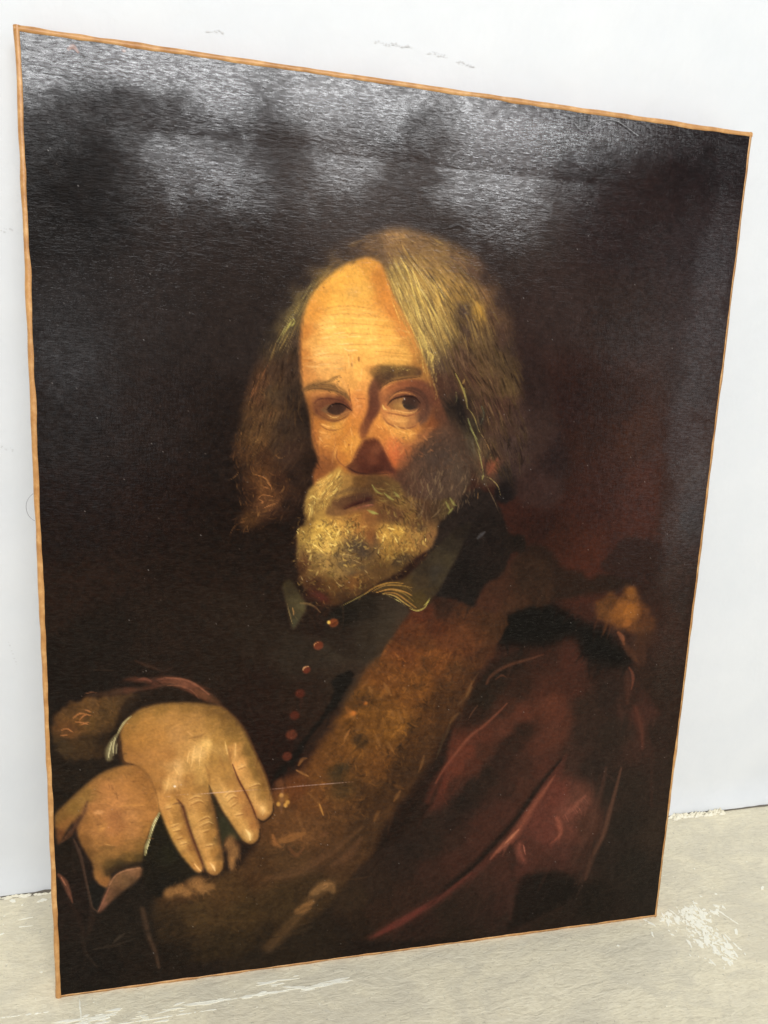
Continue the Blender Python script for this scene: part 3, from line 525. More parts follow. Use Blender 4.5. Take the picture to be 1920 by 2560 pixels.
('S',((305.8,182.7),(315.9,177.7)),(2.02,3.68,1.29),(122,78,36),0.5,1,0.3,0.4),
('S',((291.2,156.8),(287.7,146.6)),(2.02,3.67,1.29),(122,78,36),0.5,1,0.3,0.4),
('S',((312.1,175.9),(306.6,165.9)),(2.02,3.68,1.29),(122,78,36),0.5,1,0.3,0.4),
('B',263.4,259,3.09,2.7,0,(170,92,30),0.8,0.5,0.4),
('B',274.4,268.2,1.93,1.93,0,(150,80,28),0.7,0.5,0.3),
('B',258.8,257.3,3.85,2.7,0.4,(140,82,30),0.6,0.6,0.3),
('S',((188.9,23.5),(203.8,38.8),(216.9,54.4),(228.1,70.2),(245.1,81)),(10.2,12.24,10.2,8.98,8.16),(104,74,42),0.6,0.9,0,0.4),
('S',((176.7,106.3),(206.6,98.5),(240.7,102.9),(263.3,121.6),(281.8,149.3)),(6.08,10.13,8.11,6.08,4.05),(58,42,26),0.5,1,0,0.4),
('S',((229.8,76.4),(239.3,82.8),(247,82.9),(250.1,76)),(6.15,10.65,10.24,4.92),(140,98,56),0.75,0.7,0.3,0.4),
('S',((215.9,58.8),(222.5,61.2),(229.1,66.8)),(6.12,9.39,6.12),(146,98,52),0.75,0.7,0.3,0.4),
('T',((226.1,72.6),(245,85.3),(251.2,73.7),(230.3,54.7),(213.1,52.7),(211.1,59.5)),(((215,54.6),(249,82.6)),),70,5.29,1.42,(0.8,1.35),0.6,0.3,0.2,(150,100,60),0.5,0.5,None),
('S',((198.5,135),(209.6,137.9),(220.8,140.9)),(5.91,8.66,3.15),(150,96,48),0.7,0.7,0.3,0.4),
('S',((191,141.9),(192.9,133.5),(198.6,128.7)),(2.74,5.87,2.35),(156,96,48),0.7,0.6,0.3,0.4),
('S',((212.8,164.4),(216.8,151.6),(222.7,138.6)),(3.14,2.75,1.18),(124,80,42),0.6,0.9,0.3,0.4),
('S',((223.6,181.7),(233.2,170.6),(238.2,157.8)),(2.36,3.54,1.57),(124,80,40),0.55,0.9,0.4,0.4),
('S',((234.2,169.5),(238.2,157.8)),(1.19,1.78,0.79),(170,116,54),0.8,0.5,0.5,0.4),
('S',((206,127.9),(213.7,118.7),(221.1,126.3)),(2.19,3.97,1.39),(112,66,38),0.6,0.8,0.2,0.4),
('S',((235.9,137.2),(243.5,138.5)),(2.64,4.8,1.68),(104,66,40),0.6,0.8,0,0.4),
('T',((185.3,154.8),(222.2,159.3),(226.5,138.2),(215.6,118.5),(185.7,126)),(((191.2,129.5),(216.7,153.7)),((205.7,148.6),(219.2,124.4))),90,5.79,1.35,(0.8,1.35),0.5,0.3,0.3,(150,92,46),0.6,0.6,None),
('B',200.5,178.7,5.78,4.63,0.3,(120,76,30),0.85,0.5,0.5),
('B',196,173.1,1.93,2.31,0.3,(196,140,64),0.85,0.5,0.7),
('B',202.5,171.4,1.94,2.32,0.3,(196,140,64),0.85,0.5,0.7),
('B',204.3,174.3,1.94,2.32,0.3,(196,140,64),0.85,0.5,0.7),
('B',198.6,181.9,1.92,2.31,0.3,(196,140,64),0.85,0.5,0.7),
('S',((213.7,210.8),(217.3,216.5),(220.9,217.2)),(1.92,3.83,1.53),(130,84,40),0.8,0.5,0.4,0.4),
('S',((212,205.9),(217.6,202.4),(223.2,199)),(1.54,2.7,1.16),(150,100,52),0.8,0.5,0.4,0.4),
('S',((239.6,210.7),(247.1,210.1)),(2.79,5.07,1.77),(128,74,30),0.6,0.7,0.2,0.4),
('B',197.5,194.1,4.98,4.59,0,(92,56,32),0.8,0.6,0),
('S',((256.7,265.3),(262.5,259)),(2.76,5.01,1.75),(134,76,28),0.8,0.6,0.4,0.4),
('S',((265.9,268.7),(274.3,270.2)),(1.49,2.7,0.95),(122,72,30),0.7,0.6,0.3,0.4),
('S',((261.1,243.2),(255.8,233.6)),(1.07,1.94,0.68),(150,92,44),0.6,0.5,0.3,0.4),
('B',249.3,199.8,8.63,9.8,0.4,(52,44,26),0.6,0.7,0),
('B',271,230.5,7.05,5.48,-0.4,(44,34,20),0.7,0.7,0),
('B',265.9,268.7,9.62,5,0.2,(58,38,20),0.6,0.7,0),
('B',255.6,180.9,11.89,7.92,0.2,(56,46,28),0.5,0.8,0),
('B',256.7,205.3,5.1,3.93,0.2,(44,40,26),0.6,0.7,0),
('S',((184.2,97),(212.2,99.9),(240.4,113.6),(259.2,128.4),(276.2,141.4)),(4.04,8.88,10.09,8.07,3.23),(104,70,42),0.5,1,0,0.4),
('S',((248.3,104.2),(263.6,113.1),(274.7,128.9)),(4.08,10.21,4.08),(110,72,46),0.45,1,0,0.4),
('F',2.68,((6.1,267.4),(17.5,281.1),(31.8,286.6),(50.9,288.2),(67.1,289.2),(76.8,286.8),(70.1,278),(60.1,265.8),(50,248),(48,233.3),(33.4,230.6),(17.4,231.9),(6.7,241.9)),((20.4,275.5,83,57,28),(34.8,280.1,98,67,33),(26.5,267.9,109,70,30),(18.3,259.3,98,62,30),(34.3,263.8,85,60,28),(47.4,273.9,80,57,28),(63.6,280.2,72,52,28),(11.6,245.2,59,45,26),(30.6,245.7,62,45,24),(46.7,246.4,44,32,19)),0.85,2.01,0.2),
('T',((9.3,270.8),(20.7,282.7),(50.9,286.4),(63.7,282.1),(48.7,262.8),(35.6,252.7),(11.9,254.3)),(((12,257.9),(20.3,271.9),(34.8,281.9)),((18.3,257.5),(34.4,267.4)),((42.8,281.4),(57.3,284.3))),170,4.69,1.01,(0.7,1.45),0.55,0.4,0.5,(150,92,50),0.5,0.9,None),
('S',((26.5,267.9),(31.4,272.1),(36.9,270.9)),(0.84,1.53,0.53),(168,104,58),0.75,0.4,0.5,0.4),
('S',((21.8,270),(26.7,273.3),(32.2,273)),(0.84,1.52,0.53),(168,104,58),0.75,0.4,0.5,0.4),
('S',((28,263.2),(34.4,265.6)),(0.84,1.53,0.54),(168,104,58),0.75,0.4,0.5,0.4),
('S',((12.1,259.7),(16.8,260.3),(21.4,256.4)),(0.84,1.52,0.53),(168,104,58),0.75,0.4,0.5,0.4),
('S',((11.1,254.3),(16.6,254.9)),(0.84,1.52,0.53),(168,104,58),0.75,0.4,0.5,0.4),
('S',((31.5,276.7),(35.4,274.6)),(0.84,1.53,0.53),(168,104,58),0.75,0.4,0.5,0.4),
('S',((23.3,266.3),(28.8,265),(34.3,262.8)),(0.84,1.53,0.53),(168,104,58),0.75,0.4,0.5,0.4),
('S',((31.2,291.1),(36.7,292.2),(41.5,291.3)),(0.65,1.18,0.41),(110,70,46),0.8,0.5,0.2,0.4),
('S',((72.5,318.7),(80.5,314.8),(93.5,308.8)),(1.37,3.76,1.37),(66,44,32),0.6,0.8,0,0.4),
('S',((38.9,312.2),(56.3,310.5)),(0.93,1.69,0.59),(56,42,32),0.5,0.8,0,0.4),
('F',1.19,((62.5,301.7),(72.2,303.1),(81.9,301.5),(90.1,302.2),(101.7,302.4),(114.9,299.2),(125,293.5),(133.4,286.6),(142,278.6),(150.6,263.9),(143.7,273.8),(131.7,277.3),(121.6,284.4),(109.9,291.5),(98.3,294.5),(86.7,291.8),(73.6,290.7),(60.6,287.7),(44.5,287.7),(31.9,289.3),(44.6,291.3),(60.7,294.1),(78.5,294),(86.7,295.4),(78.6,298.6)),((72.2,302,96,54,38),(100,300.3,110,64,44),(116.6,295.8,112,66,46),(128.3,285.9,92,56,36),(142,275.8,66,44,28),(99.9,293.9,92,58,40),(75.2,292.4,74,48,34),(51,290,64,44,30),(86.8,297.3,78,46,34)),0.9,0.34,0.15),
('S',((90.9,301.1),(100,301.7),(113.3,299.3),(123.3,293.6),(133.4,284.7)),(0.7,1.75,2.1,1.4),(146,88,62),0.75,0.5,0.3,0.4),
('S',((73.8,301.9),(80.3,302),(85.2,299.5)),(0.69,2.41,1.38),(118,68,50),0.8,0.6,0.2,0.4),
('S',((98.3,294.9),(109.9,293.9),(119.9,287.3),(124.9,281.4)),(0.71,1.77,2.12,1.06),(128,78,54),0.7,0.5,0.2,0.4),
('S',((109.9,291.5),(116.5,289.3),(123.3,283.4)),(0.78,1.41,0.49),(70,38,26),0.7,0.6,0,0.4),
('S',((86.7,295.4),(95,296.9),(106.6,295.4)),(0.67,1.22,0.43),(60,38,28),0.7,0.7,0,0.4),
('S',((131.7,283.8),(140.3,275.9),(147.2,266)),(1.38,2.51,0.88),(74,50,30),0.7,0.8,0,0.4),
('F',2.41,((63.7,282.1),(80.1,290.3),(99.9,292),(116.5,285.6),(133.4,276.3),(147.2,269.8),(130,273.6),(108.1,276.8),(86.5,276.2),(73.2,270.5),(63.3,263.7),(54.8,247.6),(49.6,233.1),(55.1,258.7)),((38,27,18),),0.8,0,0),
('F',0.87,((4.8,180.5),(16.2,193.1),(29.4,205.7),(43,216.4),(57.5,221.6),(70.7,222.5),(85.6,217.1),(98.9,200.6),(91.9,179.9),(90.4,173.2),(84.8,162.9),(79.9,148.7),(76.8,136.1),(76.6,128.1),(63.8,126),(53.6,122.5),(48.1,117.9),(48.6,110.5),(44.5,104.4),(38.5,108.7),(33.8,116.9),(33.1,129.2),(28.3,140.5),(23.3,152.8),(20.7,163.7),(18.7,171.9),(13.3,164.4),(8.8,155.7),(6.1,152.7),(4.9,163.4)),((9.3,180.1,112,78,36),(19.2,186.8,122,88,40),(13.8,172,128,84,40),(8.6,161.1,96,58,30),(27.4,193.6,132,95,46),(29.3,201,124,88,42),(36,207.9,142,96,48),(49.2,216.3,138,94,46),(62.4,219,146,98,48),(72.3,218.2,140,92,44),(45.6,203.3,164,108,58),(62.1,203.8,166,110,56),(77.1,208.2,140,92,44),(81.9,196.3,146,96,46),(55.2,191,172,114,62),(71.7,187.6,166,110,56),(85.1,184.4,146,96,46),(35.3,185.2,156,102,54),(48.3,178.2,170,112,62),(64.8,174.7,172,116,64),(79.9,173.2,160,106,54),(28.3,166.7,140,92,46),(36.3,162.1,160,106,56),(51.2,162.5,164,106,58),(67.8,158.8,162,108,58),(81.4,161.3,146,98,46),(26.2,153.4,116,76,36),(37.6,148.3,146,98,50),(52.6,150.6,156,102,52),(64.2,143.4,142,96,48),(74.3,142.3,118,82,38),(30.8,141.2,104,70,34),(38.9,134.5,130,90,44),(50.7,139,134,92,46),(64,133.6,100,72,34),(72.4,130.6,70,54,26),(47,127.6,84,62,30),(55.4,126.6,58,46,24),(36.9,120.9,138,92,46),(43.3,112.1,134,86,44),(46.9,121.7,60,46,24),(34.5,127.1,112,76,38)),1,0,0.06),
('S',((30.6,191.4),(27,180.3),(22,173.1),(16.9,166),(11.8,158.8)),(1.76,4.57,3.87,3.17,1.41),(88,56,38),0.75,0.8,0,0.4),
('S',((23.7,176.8),(20.2,169.5),(19.1,160)),(5.28,7.04,4.58),(58,38,28),0.7,0.8,0,0.4),
('S',((37.5,146.4),(45.8,144.5),(52.5,144.7)),(1.8,4.69,2.16),(100,72,36),0.6,0.9,0,0.4),
('S',((52,123.4),(60.5,126),(72.3,126.2)),(6.23,5.49,3.66),(50,38,22),0.8,0.7,0,0.4),
('S',((45.1,117.9),(46.9,121.7),(53.7,123.8)),(1.82,5.46,3.64),(54,40,24),0.8,0.7,0,0.4),
('B',39.3,180.1,3.9,2.3,0,(208,148,92),0.6,0.6,0.3),
('B',42.2,165.3,4.64,2.86,0.9,(202,140,72),0.5,0.7,0.3),
('B',54,174.8,7.87,5.37,0.2,(120,72,40),0.45,0.9,0),
('B',57.9,165.7,6.12,4.68,0,(128,80,44),0.35,0.9,0),
('S',((56.7,184.2),(68.3,184),(78.4,182.7)),(1.19,2.15,0.75),(190,130,66),0.6,0.6,0.2,0.4),
('S',((58.2,180.2),(68.2,179.8),(80,177.1)),(0.79,1.44,0.5),(150,96,46),0.5,0.6,0,0.4),
('S',((61.4,171.1),(71.4,171.1)),(0.8,1.45,0.51),(186,126,68),0.5,0.6,0.2,0.4),
('S',((44.2,148.6),(49.2,147.1)),(0.79,1.44,0.51),(198,140,76),0.6,0.5,0.3,0.4),
('T',((27.6,199.2),(45.9,214.7),(70.7,220.2),(86.9,188.1),(77.7,143.9),(47.5,145.3),(31.1,151),(25,167.1)),(((32.4,196.9),(81.9,194.4)),((31.6,168.3),(78.1,165.6)),((34.4,152.6),(72.7,148.4))),220,5.24,1.05,(0.88,1.13),0.4,0.15,0.05,None,0.5,0.12,None),
('F',0.87,((69.1,268.9),(78.2,274.6),(93.1,277.8),(113.1,277.8),(131.7,275.4),(145.1,271.8),(155.8,261.3),(164.7,247.7),(171,233.7),(177.4,217.6),(183.3,202.3),(188.2,184.9),(186.9,170.9),(172.4,170.2),(161.6,185.3),(150.9,188.2),(133.3,187.8),(115.9,181.5),(98.7,179.2),(89.9,184.9),(87,199.7),(82.2,211.6),(74,220.7),(65.8,222.9),(60.6,226.3),(58.5,236.2),(58.4,249.3),(61.9,260.5)),((71.5,266.9,130,92,42),(93,273.9,136,96,44),(116.5,273.5,130,92,44),(136.8,270.4,112,78,36),(147.2,264.1,106,74,34),(63.1,254.5,140,96,44),(78,261,160,110,52),(99.6,263.3,168,118,60),(119.8,262,164,116,60),(136.8,257.2,146,104,50),(154.2,250.3,118,84,38),(61.9,235.9,138,92,44),(72.8,244.5,160,108,50),(89.4,247.1,164,112,54),(106.1,247.8,172,122,66),(123.1,248.6,168,120,62),(138.6,241.8,156,112,54),(150.7,237.1,150,108,50),(161.2,234.4,128,92,42),(168.4,228.1,108,78,36),(69.2,227.9,150,100,50),(85.8,228.5,166,112,56),(99.2,229.4,160,108,54),(112.8,232.2,178,128,68),(123,229.5,204,158,94),(131.6,237.5,206,158,88),(138.6,222.5,156,112,54),(145.5,229.8,170,126,66),(78.9,217.6,152,102,50),(92.3,210.8,160,108,54),(102.5,215.7,178,128,70),(105.9,217.4,200,152,92),(114.4,216.7,176,130,70),(126.4,215.7,182,136,72),(136.8,211,160,114,56),(147.3,214.1,146,104,50),(88.7,199.6,150,100,48),(97.2,202.7,190,140,78),(104,204,196,146,86),(116,205,160,112,56),(126.4,204.1,176,130,68),(133.3,199.6,150,108,52),(143.8,202.6,156,112,54),(93.7,187.5,176,122,64),(105.6,190.3,150,102,50)),1,0,0.06),
('T',((66.6,265.4),(93.1,276.7),(143.7,271),(168.3,237.8),(179.3,207.6),(116,201.1),(92,193.5),(65.9,228.1),(61.3,247.2)),(((66.3,250.6),(116.4,260.4),(150.7,256.3)),((74.2,231.3),(99.3,238.9),(119.7,243.1)),((150.7,254.4),(168.4,220.2)),((92.1,201.2),(105.9,217.4))),260,5.2,1.04,(0.9,1.12),0.4,0.15,0.05,None,0.5,0.12,None),
('F',0.64,((149,231.4),(157.7,236.6),(168.3,235.8),(177.4,217.6),(183.3,202.3),(188.6,184.8),(190.9,173.5),(190.3,164.9),(182.7,157.5),(177.2,160.7),(173.9,167.1),(166.9,184.8),(159.7,200.3),(154,215.5)),((156,229,176,124,64),(168.4,228.1,116,84,38),(161.4,216.9,188,132,70),(172,216,122,88,40),(157.8,213.2,206,146,80),(165,204.8,180,128,66),(177.5,205.7,118,84,38),(168.6,194.6,184,134,70),(181.2,193.5,122,86,40),(172.3,184.3,184,136,74),(183.1,183.3,138,98,46),(176,171.9,196,144,80),(181.5,169.4,206,156,90),(186.9,170.9,156,110,54),(181.6,161.3,160,110,58),(174.3,168.1,160,104,54),(165.1,186.9,146,96,46)),1,0,0.05),
('F',0.65,((133.3,199.6),(142,214.5),(151.7,216.7),(161.5,197.2),(170.6,176.4),(177.2,159.7),(179.4,147.2),(177.5,137.6),(170.9,134.2),(164.4,138.6),(159.6,146),(154.2,155.9),(145.6,171.2),(138.6,187.3)),((138.6,203.1,170,122,62),(147.3,206.3,160,114,56),(142.1,191,182,134,72),(154.4,197.8,158,110,54),(147.4,178.6,186,138,74),(159.8,185.4,164,110,56),(150.9,186.2,190,142,78),(156.3,169.8,184,134,70),(167,168.7,150,98,50),(158.1,157.5,178,128,64),(165.4,152.8,186,136,72),(172.6,154,148,96,48),(169.1,142.2,206,156,90),(175.4,141.5,150,102,50),(164.5,140.6,150,108,52),(170.9,135.9,128,88,42)),1,0,0.05),
('F',0.64,((109.1,192),(116,199.1),(126.4,198.2),(132.8,194.2),(136.4,182.6),(139.6,167.4),(142.5,147),(145.7,130.4),(147,116),(143.9,108.1),(137.1,106),(131.8,111.2),(126.5,127.5),(119.5,148.4),(114.1,169.9)),((116,191.3,166,116,58),(126.3,192.4,150,106,52),(114.2,181.7,178,126,66),(126.3,178.6,168,118,60),(135,175.8,110,76,36),(119.3,165.4,184,134,70),(129.8,164.4,172,122,60),(137.7,161.6,108,76,36),(124.4,148.9,184,134,72),(135,147.8,162,112,54),(141.4,143.1,104,74,36),(129.7,132.2,180,128,66),(138.6,131.2,152,104,50),(144.3,126.5,108,76,38),(135,117.4,196,140,74),(142.1,114.5,140,96,46),(136.8,107.9,136,92,46)),1,0,0.05),
('F',0.63,((88.6,191.8),(95.4,193.2),(105.6,186.4),(109.8,179.2),(113.2,168),(117.8,149.6),(123,133),(128.2,118.1),(126.4,110.6),(121.1,112.4),(113.8,121.4),(105.2,136.6),(98.4,151.7),(92.1,171)),((93.6,183.6,182,126,66),(102.1,182.8,170,120,60),(96.8,167.6,178,124,62),(107.2,168.6,150,104,50),(101.9,155.3,182,132,66),(110.5,152.4,148,100,48),(108.7,140.6,178,130,66),(117.4,137.6,138,92,44),(113.8,125.9,164,116,56),(122.6,120.8,154,104,50),(123.4,113.6,186,128,66)),1,0,0.05),
('S',((154,216.5),(159.3,201.3),(166,186.9),(172.1,172.3),(175.8,160.8)),(1.13,1.89,1.89,1.89,1.51),(104,58,34),0.8,0.7,0,0.4),
('S',((133.3,198),(135.4,189.6),(137.1,183.5)),(1.11,2.97,1.49),(52,38,24),0.85,0.7,0,0.4),
('S',((105.6,186.4),(109.8,180.1),(112,170.1),(117.1,151.7),(122.3,135.1),(127.5,119.2),(128.7,110.9)),(1.49,3.36,2.61,2.61,2.61,2.24,1.12),(104,62,36),0.8,0.7,0,0.4),
('S',((102.1,181.8),(107.3,182.3),(110.3,178.1)),(0.73,2.2,1.47),(78,48,28),0.7,0.7,0,0.4),
('S',((146.8,118),(146.1,110.9),(138.6,105.4),(131.4,109.6)),(1.54,1.92,1.73,1.15),(40,27,18),0.8,0.7,0,0.4),
('S',((179.4,149.3),(178.2,138.2),(170.9,133.4),(163.7,138.3)),(1.16,2.32,2.32,1.16),(42,28,18),0.8,0.7,0,0.4),
('S',((191.1,174.5),(190.7,164),(183.1,156.7),(177.2,159.7)),(0.96,1.93,1.93,0.96),(36,24,16),0.8,0.7,0,0.4),
('S',((89.4,185),(91.1,174.1),(96.7,155.8),(105.1,135.9),(113.8,120.8),(121.6,111.2)),(0.56,1.12,1.31,1.31,1.12),(96,70,34),0.6,0.7,0,0.4),
('S',((139.4,167.4),(142.5,147),(145.7,129.4)),(1.14,2.27,1.52),(84,58,30),0.6,0.7,0,0.4),
('S',((170.1,233.8),(179.2,214.5),(184.8,199.2),(189.5,182.8)),(1.9,2.28,2.28,1.14),(84,56,28),0.6,0.7,0,0.4),
('S',((153.4,231.1),(150.8,217.7)),(1.11,2.59,1.11),(140,96,50),0.35,1,0,0.4),
('S',((145.5,231.7),(142,214.5)),(1.11,2.58,1.11),(140,96,50),0.35,1,0,0.4),
('S',((136.8,230.4),(133.3,207.4)),(1.1,2.58,1.1),(140,96,50),0.35,1,0,0.4),
('S',((116.1,216.6),(119.5,200.8)),(1.1,2.57,1.1),(140,96,50),0.35,1,0,0.4),
('S',((105.8,209.7),(107.4,192.1)),(1.1,2.56,1.1),(140,96,50),0.35,1,0,0.4),
('T',((112.5,191.6),(133.3,189.8),(142.1,147.1),(133.2,144),(119.2,157.5)),(((114.2,183.7),(122.8,186.4),(133.3,181.9)),((122.7,159.1),(129.7,162),(138.6,157.5))),46,6.6,0.92,(0.86,1.2),0.5,0.4,0.1,(230,180,110),0.6,0.2,None),
('T',((142.1,191),(159.7,193.4),(168.8,172.6),(156.3,165.8)),(((145.6,182.7),(152.7,188.1),(161.5,187.3)),((150.9,172.3),(161.6,177.3))),40,6.7,0.93,(0.86,1.2),0.5,0.4,0.1,(230,180,110),0.6,0.2,None),
('T',((91.9,183.8),(109,182.2),(115.7,141.8),(105.2,141)),(((95.2,175.6),(105.5,176.6)),((100.2,157.4),(110.5,158.3)),((105.2,143),(113.9,144))),36,5.46,0.91,(0.86,1.2),0.5,0.4,0.1,(230,180,110),0.6,0.2,None),
('B',181.9,168.9,2.88,3.83,0.2,(222,172,104),0.5,0.9,0.3),
('B',169,144.6,2.88,5,0.5,(228,182,112),0.55,0.9,0.3),
('S',((167.2,148.5),(169.8,144.6),(170.5,139.2)),(0.96,1.73,0.96),(240,198,128),0.55,0.7,0.4,0.4),
('B',136.8,115.1,2.68,4.21,0.2,(216,160,94),0.5,0.9,0.3),
('S',((135.3,118.1),(137.5,114.6),(138.6,111.2)),(0.96,1.72,0.77),(238,188,122),0.6,0.7,0.4,0.4),
('S',((120.8,119.6),(123.6,115.4),(125.7,112.7)),(0.95,1.71,0.95),(226,172,104),0.65,0.7,0.4,0.4),
('B',131.6,238.5,3.63,3.27,0,(216,170,94),0.6,0.8,0.4),
('T',((112.8,228.4),(123.1,237.2),(133.4,232.6),(131.6,219.2),(119.5,212.4)),(((119.6,237.4),(116.1,212.7)),((129.9,236.7),(128.1,215.6))),60,6.14,0.9,(0.96,1.2),0.6,0.4,0.05,None,0.5,0.12,None),
('S',((104.2,221.4),(108.4,217.2),(108.4,209.5)),(1.81,3.98,1.81),(210,160,98),0.5,0.9,0.4,0.4),
('S',((99,210.3),(97.2,200.8),(94.6,193.2)),(1.45,3.26,1.45),(206,152,86),0.5,0.9,0.4,0.4),
('S',((104.9,205.9),(105.7,194.2)),(0.9,1.64,0.57),(214,160,98),0.5,0.9,0.4,0.4),
('B',103.7,199.2,1.09,0.91,0,(240,230,210),0.95,0.3,0.5),
('S',((156,236.7),(156.9,225),(154.3,217.4)),(2.22,3.7,1.48),(204,152,86),0.5,0.9,0.3,0.4),
('S',((154.3,217.4),(157,209.4),(161.5,201.1)),(1.86,2.98,1.49),(210,148,86),0.5,0.9,0.3,0.4),
('S',((147.2,237.3),(149.9,225.5)),(1.01,1.84,0.65),(190,148,80),0.45,0.9,0.2,0.4),
('S',((116.3,244.3),(124.8,245.6),(130,248.1)),(1.08,2.53,1.08),(118,82,44),0.6,0.8,0,0.4),
('S',((114.6,251.1),(119.7,246)),(0.99,1.8,0.63),(204,148,86),0.5,0.8,0.3,0.4),
('S',((69.1,222.6),(77.3,216.8),(83,207.8),(87,195.9),(89.4,186)),(1.43,2.15,2.15,1.79,1.08),(112,74,38),0.6,0.8,0,0.4),
('S',((58.7,245.5),(59.1,232.4),(61.7,225.6),(69.1,222.6)),(1.76,2.81,2.46,1.41),(66,42,24),0.8,0.7,0,0.4),
('F',0.73,((91.1,172.1),(94.2,164),(99.2,149.6),(106,133.8),(115.5,119.2),(122.5,110.2),(131.4,108.6),(119,107),(108.4,102.1),(97.8,98.3),(90.7,90),(83.8,92.9),(77.1,106),(75.7,122.3),(77.2,134.1),(81.2,149.5),(86.5,162.8)),((91.6,160.3,34,30,16),(84.5,143.2,32,28,17),(98.2,131.7,34,33,20),(108.5,118.4,34,30,20),(80.7,117.6,32,27,18),(94.4,103.8,30,26,20)),1,0.55,0.1),
('F',0.74,((135.9,187.6),(139.6,181.3),(145.6,168.8),(154.2,154.9),(160,144.2),(161.8,138.9),(151,144.1),(147.5,140.4),(146,134.5),(143.5,146.9),(140.7,165.3)),((140.3,175.3,46,40,24),(149.2,156.4,46,46,30),(154.6,145.8,50,48,30),(147.5,140.4,50,48,30)),1,0.37,0.1),
('S',((68,268.1),(62.5,262.9),(58.3,255.8),(54.8,247.6)),(1.04,2.08,1.73,1.04),(186,170,118),0.9,0.4,0.5,0.4),
('S',((55.7,252.2),(52.3,244.1),(49.7,236.9),(49.2,230.4)),(1.39,5.91,7.65,5.22),(124,112,76),0.9,0.5,0.3,0.4),
('S',((54.9,249.5),(53.1,242.2),(52.5,231)),(0.86,1.56,0.55),(206,190,138),0.75,0.4,0.5,0.4),
('S',((51.9,246),(49.7,236.9),(48.7,230.4)),(0.86,1.56,0.55),(206,190,138),0.75,0.4,0.5,0.4),
('S',((56,243.8),(54.8,232.7)),(0.86,1.57,0.55),(206,190,138),0.75,0.4,0.5,0.4),
('F',1.04,((57.4,253),(59.7,247.3),(60.3,236.1),(61.2,226.6),(56.8,227),(55.9,238.3)),((44,30,20),),0.7,0,0),
('S',((90.4,174.2),(86.6,166.7),(83.9,159.1),(81.2,149.5),(78.6,141.9),(77.6,134)),(1.83,2.93,2.93,2.2,2.93,1.47),(150,138,90),0.95,0.4,0.5,0.4),
('S',((90.1,172.2),(85.7,162.8),(82.1,151.4)),(0.6,1.1,0.38),(222,208,150),0.85,0.4,0.6,0.4),
('S',((82.1,149.4),(79.4,140.8),(78.6,134.9)),(0.61,1.1,0.39),(222,208,150),0.85,0.4,0.6,0.4),
('S',((88.4,171.4),(84,162)),(0.6,1.1,0.38),(222,208,150),0.85,0.4,0.6,0.4),
('F',0.53,((18.7,171.6),(20.7,163.7),(23.3,152.8),(28.3,140.5),(33.1,129.2),(33.8,116.9),(38.5,108.7),(41.4,104.4),(39.8,92.5),(35.8,82),(29.4,93.9),(26.8,116.1),(22.6,140.2),(16.6,156.4)),((22.8,148,40,29,25),(30.3,123.6,36,26,22),(35.4,99.1,28,27,24)),0.9,0.35,0.1),
('F',0.54,((32.1,115.5),(38.2,107.8),(44.8,104),(41.2,96.4),(37.6,84.8),(35.5,82.2),(33,89.4),(31.3,101.7)),((28,27,25),),0.95,0.36,0),
('F',0.55,((46.6,107.7),(51.8,116.1),(58.6,120.3),(67.2,122.1),(74,121.9),(75.1,116.3),(70.3,108.8),(61.7,101.8),(51.3,94.1),(40.9,83.3),(37.5,81.8),(41.2,94.4)),((51.7,111.1,110,76,48),(67.1,119.3,128,88,58),(72.2,116.7,112,76,48),(60.1,110.1,104,74,46),(46.3,97.7,104,70,46),(53.1,98.9,80,56,36),(40.1,86.5,112,72,52),(66.9,109.3,78,56,36)),1,0.37,0.1),
('S',((46.6,107.7),(51.8,116.1),(60.3,120.5),(73.1,121.8)),(1.1,1.28,1.47,1.1),(152,104,72),0.8,0.5,0.3,0.4),
('S',((36.7,82.5),(42,94.3),(46.5,105.7)),(1.1,1.84,1.1),(134,84,62),0.7,0.5,0.2,0.4),
('S',((18.5,156.2),(22.7,143.1),(24.8,132.1),(26.8,118.1),(29.6,99.9),(31.8,87.6),(36.7,81.9)),(1.44,2.89,2.53,2.17,2.17,2.53,1.44),(74,54,42),0.85,0.6,0.1,0.4),
('S',((30.2,89.8),(31.5,77.5),(27.7,61.8)),(1.84,5.52,2.94),(52,38,30),0.6,0.9,0,0.4),
('S',((4.9,123.7),(9.5,116.3),(12.5,106),(15.4,94.7)),(2.52,4.68,3.6,1.44),(120,72,50),0.85,0.6,0.3,0.4),
('S',((7.2,120.5),(11,111.2)),(0.79,1.44,0.5),(160,100,72),0.7,0.5,0.3,0.4),
('S',((8.8,155.3),(15.1,160.4),(20.2,169.5)),(2.11,3.52,1.76),(104,64,40),0.6,0.8,0,0.4),
('S',((74.1,79.9),(76.5,67.2),(79.7,50.2),(84.7,34.8),(88,17.3)),(4.96,5.34,4.58,3.82,2.67),(76,56,40),0.7,0.8,0,0.4),
('S',((48.5,48.5),(53.8,53.9),(59,57.3)),(1.13,3.01,0.75),(70,62,52),0.6,0.8,0,0.4),
('S',((31.4,44.8),(50.2,46.2),(67.5,50.9)),(1.51,3.01,1.13),(54,46,38),0.6,0.9,0,0.4),
('S',((22.9,68.6),(24.6,43.8),(34.3,25.7)),(2.04,3.72,1.3),(46,37,30),0.6,1,0,0.4),
('S',((11.4,100.2),(19.1,81.2),(26.7,55.8)),(2.61,4.75,1.66),(46,34,28),0.5,1,0,0.4),
('S',((17.9,148.5),(15.9,137.1),(18.7,121.1)),(1.76,3.2,1.12),(46,34,29),0.5,0.9,0,0.4),
('B',98.6,93.1,5.3,5.68,0.3,(140,96,52),0.8,0.6,0.3),
('B',107.4,95.1,4.94,5.7,-0.2,(140,96,52),0.8,0.6,0.3),
